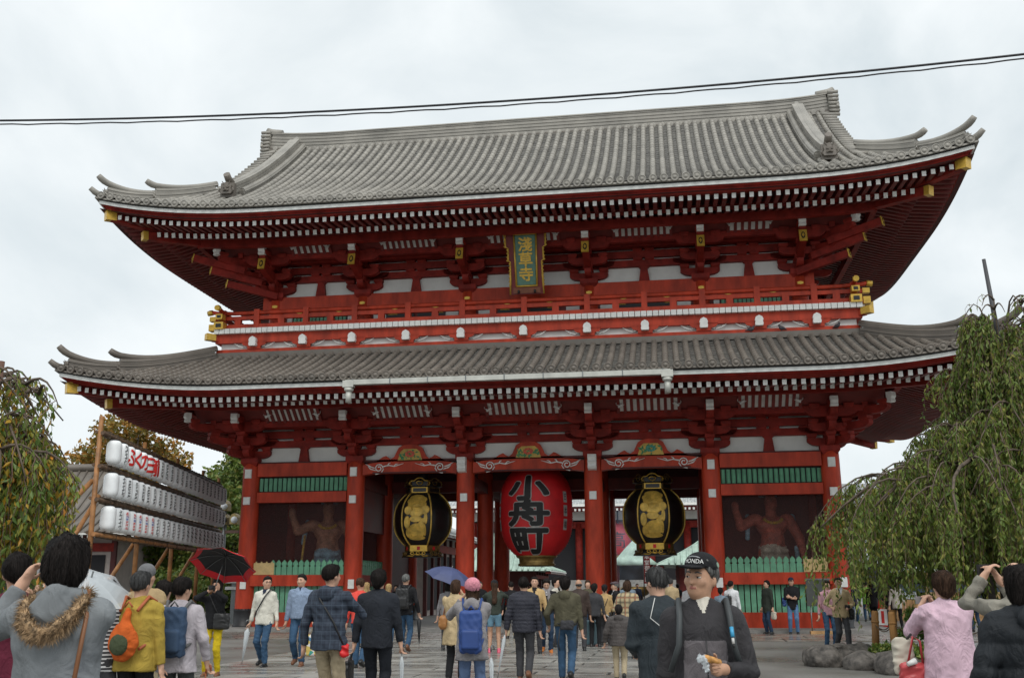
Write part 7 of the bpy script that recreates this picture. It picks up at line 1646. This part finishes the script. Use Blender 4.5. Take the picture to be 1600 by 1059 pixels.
for nme, x, y, H, tp_, hm in (('blond person in dark top behind the coral shirt', -2.85, -9.9, 1.60, 'cloth_charcoal', 'hair_blond'), ('fair-haired person in beige right of the suited man', -2.55, -8.85, 1.57, 'cloth_beige', 'hair_blond')): person(nme, x, y, H, 180, tp_, 'cloth_denim', 'long', hm, vox=.018, seed=16)
P, s, hd, hp = person('tall man in black jacket and jeans with a black backpack', -1.19, -12.31, 1.77, 178, 'cloth_black', 'cloth_denim', 'short', 'hair_grey', hem=.82, loose=.028, step=.10, rh=(-.30, -.04, .86), vox=.012, seed=17, shoes='shoe_brown')
backpack(P, 'black backpack on the tall man in jeans', 'bag_black', 'bag_black', .15, .23, .08, 1.18, .14)
closed_umbrella(P, 'dark folded umbrella in the hand of the tall man with backpack', (-.31, -.03, .88), (-.34, .02, .16), 'umbrella_black', r=.05)
P, s, hd, hp = person('person in pale coat below the open blue umbrella', -.40, -11.3, 1.60, 185, 'cloth_grey_soft', 'cloth_charcoal', 'bob', hem=.70, flare=.03, vox=.014, seed=18, rh=(-.10, -.22, 1.25))
open_umbrella((-.30, -11.35, 1.93), (R(16), R(14), R(20)), .58, .24, 'umbrella_navy', 'open plain blue umbrella left of the pink knitted hat', hl=.7)
P, s, hd, hp = person('woman in beige coat photographing, black stockings, left of the pink hat', 1.50, -19.5, 1.58, 176, 'cloth_beige', 'cloth_black', 'bob', 'hair_brown', hem=.62, loose=.026, flare=.05, lh=(.10, -.22, 1.50), rh=(-.03, -.24, 1.50), lb=(.6, 0, -1), rb=(-.6, 0, -1), vox=.0115, seed=19)
camera_at(P, 'orange-cased phone held up by the woman in beige coat', (.04, -.27, 1.56), 'phone', mat('phone_orange', (.55, .16, .02), .4), (.07, .012, .13), False)
pouch(P, 'shoulder_bag', 'tan leather shoulder bag on the beige coat', 'bag', 'bag_brown', (.19, .05, 1.0), (.08, .13, .12), [[(.19, .0, 1.1), (.16, .0, 1.40), (.19, .1, 1.1)]], 'strap_brown')
P, s, hd, hp = person('woman in pink knitted hat and grey jacket taking a photo, seen from behind', 2.66, -24.1, 1.54, 186, 'cloth_grey_soft', 'cloth_blue_pants', 'long', 'hair_brown', hem=.72, loose=.03, flare=.04, lh=(.16, -.22, 1.46), rh=(-.02, -.26, 1.46), lb=(.7, .1, -1), rb=(-.6, 0, -1), vox=.0095, seed=20, strand=900, hat='knit', hood=True, mats={'hat': 'cloth_pink_knit'}, head=(-6, 8, 0))
backpack(P, 'bright blue hiking backpack on the woman in the pink hat', 'bag_blue', 'bag_blue', .145, .26, .09, 1.08, .155, 'bag_blue', .0105)
closed_umbrella(P, 'clear folded umbrella beside the blue backpack', (-.24, .05, .88), (-.26, .04, .10), 'clear_plastic', r=.032)
person('woman in cap with long brown hair, denim shorts and pink shoes', .87, -12.11, 1.62, 190, 'cloth_dark_green', 'cloth_shorts_denim', 'long', 'hair_brown', hem=.90, shorts=True, shoes='shoe_pink', vox=.012, seed=21, rh=(-.10, -.22, 1.46), lh=(.05, -.24, 1.46), lb=(1, 0, -.7), rb=(-1, 0, -.7), skin='skin_tan', hat='cap', mats={'hat': 'cloth_black'})
P, s, hd, hp = person('man in dark quilted puffer jacket and grey trousers, walking away', 2.58, -19.3, 1.62, 180, 'cloth_puffer', 'cloth_charcoal', 'short', hem=.80, loose=.034, step=.16, quilt=.062, lh=(.30, -.02, .84), vox=.0105, seed=22, strand=1000, wide=1.05, fold=.5, shoes='shoe_brown')
closed_umbrella(P, 'clear folded umbrella in the left hand of the puffer-jacket man', (.31, -.02, .88), (.44, .06, .08), 'clear_plastic', r=.032)
person('man in tan coat facing us behind the puffer jacket', 1.85, -12.4, 1.70, 5, 'cloth_camel', 'cloth_charcoal', 'short', vox=.0135, seed=23, face=1, shirt='cloth_black')
P, s, hd, hp = person('man in dark blazer, white shirt and grey scarf looking at his phone, orange shoes', 2.06, -11.9, 1.66, 8, 'cloth_black', 'cloth_denim_dark', 'full', vox=.012, seed=24, shoes='shoe_orange', scarf='cloth_grey_soft', shirt='cloth_white', head=(22, 0, 0), rh=(-.10, -.24, 1.08), rb=(-.8, .5, -.4), face=1, step=.06)
camera_at(P, 'dark phone in the hand of the man with the grey scarf', (-.09, -.30, 1.12), 'phone', 'black_paint', (.07, .10, .012), False)
person('man in white jacket over dark shirt, far side of the scarfed man', 2.05, -9.7, 1.70, 70, 'cloth_stone_white', 'cloth_charcoal', 'full', vox=.016, seed=25, face=1, shirt='cloth_black')
P, s, hd, hp = person('man in olive hooded jacket and jeans with a waist pack, walking away', 3.25, -19.3, 1.62, 178, 'cloth_olive', 'cloth_denim', 'full', hem=.90, loose=.034, flare=.01, step=.16, hood=True, lh=(.30, -.10, .92), vox=.0105, seed=26, strand=1200, wide=1.05)
pouch(P, 'waist_pack', 'dark grey waist pack on the back of the olive jacket', 'bag', cloth('pack_grey', (.045, .045, .05)), (-.05, .20, .93), (.12, .05, .08), [[(-.16, .14, .95), (-.19, .0, .96), (-.12, -.16, .96), (.12, -.16, .96), (.19, .0, .96), (.08, .17, .95)], [(.07, .2, .88), (.10, .2, .66), (.08, .2, .52)]])
person('bald man in brown leather jacket, right of the olive jacket', 2.75, -11.2, 1.65, 182, 'cloth_leather', 'cloth_charcoal', 'bald', 'hair_salt', hem=.82, loose=.03, vox=.0125, seed=27, wide=1.08, skin='skin_tan')
person('dark-haired person half hidden by the bald man', 3.0, -9.6, 1.55, 178, 'cloth_charcoal', 'cloth_black', 'full', vox=.018, seed=28)
P, s, hd, hp = person('woman with ponytail in beige jacket pulling a suitcase', 3.2, -8.7, 1.52, 182, 'cloth_camel', 'cloth_charcoal', 'tail', hem=.84, vox=.0125, seed=29, lh=(.28, .04, .90), hat='cap', mats={'hat': 'cloth_black'})
pouch(P, 'shoulder_bag', 'small brown crossbody bag on the beige jacket', 'bag', cloth('bag_mocha', (.16, .11, .07)), (.05, .17, .92), (.09, .04, .07), [[(.05, .16, .98), (-.08, .13, 1.3), (-.12, .02, 1.45)]])
closed_umbrella(P, 'clear folded umbrella tucked under the arm of the ponytail woman', (.2, .1, 1.05), (-.2, .2, .75), 'clear_plastic', r=.03)
sc_ = thing('suitcase', (2.82, -9.2, 0), 'upright blue-grey suitcase behind the ponytail woman', 'suitcase'); gS = SDF((-.3, -.2, 0), (.3, .2, .75), .014); gS.box('shell', (0, 0, .36), (.19, .12, .30), .05)
gS.F['shell'] += (.006 * np.sin(gS.ax[0] * 120))[:, None, None].astype(np.float32); sdf_part(sc_, gS, {'shell': ('shell', 'case_blue')})
for sx in (-.13, .13): apart(sc_, MB().tube([(sx - .02, -.08, .04), (sx + .02, -.08, .04)], .04, 10), 'wheel', 'black_paint')
for sx in (-.1, .1): apart(sc_, MB().tube([(sx, .08, .6), (sx, .08, .95)], .009, 6), 'handle_bar', 'grey_metal')
apart(sc_, MB().tube([(-.1, .08, .95), (.1, .08, .95)], .016, 6), 'handle', 'black_paint')
person('older man in flat cap and dark coat, in profile before the middle column', 3.47, -8.6, 1.60, -80, 'cloth_black', 'cloth_charcoal', 'short', 'hair_grey', vox=.014, seed=30, hat='flat', hem=.72, mats={'hat': cloth('cap_plum', (.11, .08, .09))}, shirt='cloth_white', face=1)
person('person in grey-blue jacket behind the flat cap', 3.7, -6.4, 1.68, 185, 'cloth_grey_blue', 'cloth_black', 'short', vox=.018, seed=31)
P, s, hd, hp = person('woman wrapped in a beige and black checked shawl', 4.0, -13.6, 1.58, 165, 'plaid_shawl', 'cloth_charcoal', 'bob', 'hair_brown', hem=.84, loose=.05, flare=.04, vox=.012, seed=32, lh=(.18, -.16, 1.05), rh=(-.18, -.16, 1.05))
P, s, hd, hp = person('small child in grey puffer jacket and khaki trousers, walking away', 4.08, -19.0, 1.18, 180, 'cloth_child_puffer', 'cloth_khaki', 'full', hem=.80, loose=.055, quilt=.085, hood=True, step=.12, lh=(.34, -.05, .86), rh=(-.34, .05, .86), vox=.0135, seed=33, wide=1.12, fold=.5)
closed_umbrella(P, 'short black toy stick held by the child in grey puffer', (-.35, .05, .84), (-.44, .05, .58), 'umbrella_black', r=.02)
# ---- nearest on the right
P, s, hd, hp = person('grey-haired man in black sports jacket looking down, behind the capped man', 4.84, -27.6, 1.60, 196, 'cloth_black_shell', 'cloth_black', 'short', 'hair_salt', hem=.80, loose=.032, vox=.009, seed=34, strand=2600, head=(14, 14, 0), lh=(.14, -.24, 1.0), rh=(-.14, -.24, 1.0), wide=1.08)
apart(acc('earphone_cord', P, 'thin white cord down the back of the black jacket', 'cord'), MB().tube([(.06, .1, 1.46), (.12, .16, 1.3), (-.06, .20, 1.15), (-.15, .2, 1.0), (-.14, .18, .8)], .004, 5), 'cord', 'shoe_white')
P, s, hd, hp = person('elderly man in black cap and two-tone rain jacket holding a snack, looking aside', 5.10, -30.4, 1.605, 4, 'cloth_shell_black', 'cloth_charcoal', 'short', 'hair_grey', hem=.74, loose=.032, flare=.02, lh=(.07, -.26, 1.12), lb=(.7, .35, -.8), rh=(-.25, -.02, .80), vox=.0068, seed=35, strand=900, head=(-2, -30, 4), skin='skin_tan', hat='cap', shirt='cloth_stone_white', face=2, panel=1.26, vneck=1.385, mats={'hat': 'cloth_black', 'panel': 'cloth_shell_grey'}, wide=.98, curl=(1.0, .6), fold=1.2, jaw=.95)
hrM = Euler((R(-2), R(4), R(-30))).to_matrix()
vs, fs = text_mb('HONDA', .034); V = []
for x_, z_ in vs:
    a = x_ / .10; k_ = math.sqrt(max(0, 1 - ((1.678 + z_ - 1.655) / .080) ** 2)); V.append(hp((math.sin(a) * .097 * k_, .012 - math.cos(a) * .117 * k_ - .002, 1.678 + z_)))
MB().add(V, fs).obj('cap_lettering', 'shoe_white', P, (0, 0, 0))
MB().tube([hp((-.03, -.098, 1.697)), hp((-.01, -.094, 1.703)), hp((.015, -.094, 1.702)), hp((.035, -.09, 1.697))], .0035, 5).obj('cap_emblem', 'camera_silver', P, (0, 0, 0))
MB().lathe([(.016, 0), (.014, .004)], 12).obj('cap_badge', mat('badge_green', (.20, .30, .22), .5), P, tuple(hp((.088, .03, 1.667))), (0, R(80), R(-30)))
MB().tube([(.0, -.166, 1.26), (.002, -.170, 1.15), (.002, -.172, 1.0), (.0, -.18, .78)], .004, 6).obj('zip', 'black_metal', P, (0, 0, 0))
for sx in (-1, 1): apart(acc('rucksack_strap', P, 'dark rucksack strap on the %s shoulder of the capped man' % ('left' if sx > 0 else 'right'), 'strap'), MB().tube([(sx * .13, .15, 1.36), (sx * .13, .06, 1.455), (sx * .13, -.05, 1.47), (sx * .135, -.14, 1.38), (sx * .145, -.172, 1.24), (sx * .19, -.12, 1.10)], .017, 7), 'strap', mat('strap_slate', (.045, .052, .055), .6))
ch = acc('strap_charm', P, 'light blue and white charm clipped to the rucksack strap', 'charm'); apart(ch, MB().tube([(.137, -.170, 1.33), (.139, -.19, 1.28)], .011, 7), 'blue_bead', mat('charm_blue', (.05, .36, .62), .4)); apart(ch, MB().tube([(.139, -.19, 1.275), (.141, -.195, 1.245)], .008, 7), 'white_bead', 'shoe_white'); apart(ch, MB().tube([(.141, -.195, 1.245), (.142, -.197, 1.225)], .006, 7), 'tassel', 'black_paint')
MB().tube([(.205, -.165, 1.12), (.22, -.14, 1.10), (.235, -.10, 1.08), (.24, -.06, 1.065)], [.004, .009, .009, .004], 6).obj('sleeve_piping', cloth('piping_orange', (.55, .20, .10)), P, (0, 0, 0))
sn = acc('snack', P, 'half-eaten pastry in crumpled plastic wrap in the capped man hand', 'snack'); h0 = hd[0]; gS = SDF(h0 + Vector((-.14, -.13, -.1)), h0 + Vector((.12, .1, .16)), .006)
gS.ell('wrap', h0 + Vector((-.045, -.03, .045)), (.038, .03, .03), .02); gS.ell('wrap', h0 + Vector((-.03, -.03, .0)), (.02, .02, .03), .02); gS.wrinkle('wrap', .010, 120, 3, ridge=True); gS.cone('pastry', h0 + Vector((-.03, -.03, .05)), h0 + Vector((.035, -.045, .035)), .019, .014, .01); gS.wrinkle('pastry', .003, 150, 2); sdf_part(sn, gS, {'wrap': ('wrapper', 'clear_plastic'), 'pastry': ('pastry', mat('pastry', (.50, .24, .06), .6, var=.3, vscale=40))})
P2_, s, hd, hp = person('person in pale grey coat with a child at the right inner column', 6.67, -4.3, 1.64, 150, 'cloth_white', 'cloth_charcoal', 'short', hem=.66, flare=.02, vox=.0145, seed=36)
pouch(P2_, 'shoulder_bag', 'dark grey bag on the back of the pale coat', 'bag', 'bag_black', (.02, .20, 1.12), (.12, .06, .15), [[(.05, .16, 1.25), (-.06, .05, 1.46)]])
person('small person in grey-blue beside the pale grey coat', 6.35, -4.5, 1.44, 170, 'cloth_grey_blue', 'cloth_navy', 'full', vox=.016, seed=37)
P, s, hd, hp = person('woman in dark green coat standing before the right green fence', 7.95, -1.5, 1.66, -55, 'cloth_forest', 'cloth_denim_dark', 'full', hem=.66, loose=.03, flare=.03, vox=.0135, seed=38, face=1)
pouch(P, 'paper_bag', 'beige paper bag in the hand of the woman in dark green coat', 'bag', 'bag_canvas', (.29, -.02, .60), (.10, .06, .13), [[(.27, -.02, .72), (.27, -.02, .80)]])
P, s, hd, hp = person('man in cap, black coat and light jeans with folded arms by the right fence', 8.72, -1.5, 1.74, -5, 'cloth_black', cloth('denim_light', (.10, .19, .34), bump=.5), 'short', hem=.74, loose=.02, lh=(-.05, -.18, 1.12), rh=(.02, -.17, 1.08), vox=.0135, seed=39, hat='cap', mats={'hat': 'cloth_navy'}, face=1, lb=(1, .2, -.5), rb=(-1, .2, -.5))
pouch(P, 'shoulder_bag', 'blue bag hanging beside the black coat of the capped man by the fence', 'bag', 'bag_blue', (-.24, -.05, .98), (.07, .05, .14), [[(-.22, -.05, 1.1), (-.15, -.05, 1.40)]])
P, s, hd, hp = person('man in beige jacket and dark trousers striding with a camera at his waist', 8.73, -11.1, 1.66, 12, 'cloth_beige', 'cloth_charcoal', 'short', hem=.80, loose=.028, flare=.02, step=.18, lh=(.12, -.20, 1.02), rh=(-.24, -.12, 1.02), vox=.0115, seed=40, shirt='cloth_white', face=1, head=(0, -20, 0), lb=(.9, .5, -.3))
camera_at(P, 'black camera held at the waist of the man in beige jacket', (.07, -.27, 1.05)); pouch(P, 'shoulder_bag', 'large black shoulder bag behind the man in beige jacket', 'bag', 'bag_black', (.27, .10, .88), (.07, .15, .14), [[(.24, .08, 1.0), (.14, .05, 1.45), (-.02, -.17, 1.25), (-.16, -.12, 1.1)]])
person('person in pink scarf partly hidden by the man in beige jacket', 8.68, -9.6, 1.60, 10, 'cloth_rose', 'cloth_denim', 'bob', vox=.016, seed=41, scarf='cloth_rose', face=1)
P, s, hd, hp = person('woman in pale pink jacket with short dark brown hair, seen from behind', 7.22, -26.7, 1.56, 190, 'cloth_pink', 'cloth_black', 'full', 'hair_brown', hem=.76, loose=.042, flare=.06, lh=(.14, -.20, 1.40), rh=(-.02, -.26, 1.40), lb=(.55, .25, -1), rb=(-.5, .1, -1), vox=.009, seed=42, strand=3600, fold=1.1, wide=1.05)
camera_at(P, 'silver phone raised by the woman in pale pink', (.08, -.30, 1.46), 'phone', 'camera_silver', (.13, .012, .07), False)
def frill(t, c): apart(t, MB().tube([c + Vector((.02, .08, .13)), c + Vector((.10, .09, .10))], [.03, .02], 7), 'tissue', 'shoe_white')
pouch(P, 'handbag', 'raspberry red leather handbag on the arm of the pink jacket', 'bag', 'bag_red', (.30, -.08, .80), (.15, .08, .12), [[(.22, -.08, .90), (.24, -.06, 1.10), (.30, -.06, 1.14), (.36, -.08, .90)]], 'bag_red', extra=frill, wr=.010)
pouch(P, 'tote_bag', 'cream cloth tote bag beside the red handbag', 'bag', 'bag_canvas', (.36, -.17, .96), (.10, .05, .17), [[(.33, -.16, 1.1), (.30, -.10, 1.16)]])
P, s, hd, hp = person('balding man in grey-beige coat raising a camera at the right edge', 7.40, -28.0, 1.62, 186, 'cloth_grey_beige', 'cloth_grey_beige', 'bald', 'hair_salt', hem=.62, loose=.034, flare=.04, lh=(.13, -.24, 1.60), rh=(.0, -.28, 1.58), lb=(.6, .1, -1), rb=(-.6, .1, -1), vox=.009, seed=43, strand=900, head=(-8, 6, 0), fold=1.2)
camera_at(P, 'black camera raised by the balding man in grey-beige coat', (.07, -.34, 1.655), size=(.12, .05, .08))
P, s, hd, hp = person('woman in black padded hooded jacket with black bob at the right edge', 6.88, -29.8, 1.55, 184, 'cloth_black_pad', 'cloth_black', 'bob', hem=.66, loose=.048, flare=.03, hood=True, lh=(.32, -.06, .86), vox=.0085, seed=44, strand=4200, quilt=.14, fold=.7)
# ---- beyond the tree and in the passage
for i, (l, x, y, H, rz, tp_, bt_, hr_) in enumerate([('person in cream cardigan under the drooping branches', 12.75, 2.6, 1.66, 180, 'cloth_stone_white', 'cloth_black', 'full'), ('person in black coat left of the cream cardigan under the branches', 12.3, 4.6, 1.66, 150, 'cloth_black', 'cloth_black', 'bob'), ('tall person in black standing right of the warning sign', 13.3, 6.6, 1.80, 185, 'cloth_black', 'cloth_charcoal', 'short'), ('hiker in lime green top beyond the right column', 13.3, 11.6, 1.68, 175, 'cloth_lime', 'cloth_denim', 'short'), ('person in navy close to the right column base', 12.2, 8.2, 1.66, 20, 'cloth_navy', 'cloth_denim', 'short'), ('person in dark blue right of the cream cardigan', 14.9, 1.0, 1.66, 180, 'cloth_navy', 'cloth_denim_dark', 'full')]):
    person(l, x, y, H, rz, tp_, bt_, hr_, vox=.019, seed=60 + i, hem=.74, step=.08 * (i % 2))
cols_ = [('black', 'cloth_black'), ('grey', 'cloth_charcoal'), ('navy', 'cloth_navy'), ('tan', 'cloth_tan'), ('white', 'cloth_white'), ('olive', 'cloth_olive'), ('red', 'cloth_coral'), ('beige', 'cloth_beige')]
far = [(-5.4, 2.5, 0, 'left of the third column, inside the left passage'), (-3.9, 5.5, 2, 'deep in the left passage below the lantern'), (-4.8, -3.2, 3, 'before the left passage'), (-1.3, -2.2, 0, 'just right of the column left of the red lantern'), (-.4, 4.5, 4, 'under the red lantern, left side'), (.7, -3.4, 1, 'in front of the red lantern'), (1.5, 3.0, 2, 'under the red lantern, right side'), (1.2, 14, 5, 'in the courtyard beyond the red lantern'), (2.9, 1.2, 0, 'right of the column right of the red lantern'), (3.6, -3.4, 1, 'before the right passage, left one'), (4.4, 3.6, 3, 'inside the right passage'), (4.9, -2.8, 7, 'before the right passage, behind the black sports jacket'), (5.5, 1.5, 4, 'at the right edge of the right passage'), (4.2, 12, 6, 'in the courtyard beyond the right passage'), (5.2, 17, 0, 'in the courtyard near the green pavilion'), (3.1, 20, 2, 'in the courtyard beside the banner'), (-2.2, 17, 1, 'in the courtyard left of the red lantern'), (2.2, 26, 0, 'far in the courtyard near the incense smoke'), (-.8, 9, 7, 'just behind the gate, left of the red lantern'), (5.6, 7.5, 2, 'just behind the gate, right passage'), (0.2, -5.2, 0, 'on the forecourt paving before the red lantern'), (2.5, -5.4, 5, 'on the forecourt paving right of the red lantern')]
for i, (x, y, c, wh) in enumerate(far):
    person('distant visitor in %s %s' % (cols_[c][0], wh), x, y, 1.58 + .03 * ((i * 7) % 6), (180 if i % 3 else 10) + (i * 37) % 40 - 20, cols_[c][1], ['cloth_denim_dark', 'cloth_charcoal', 'cloth_khaki'][i % 3], ['short', 'bob', 'full', 'short'][i % 4], ['hair_black', 'hair_brown', 'hair_black', 'hair_salt'][i % 4], vox=.021, seed=80 + i, step=.1 * (i % 2), hem=.78)
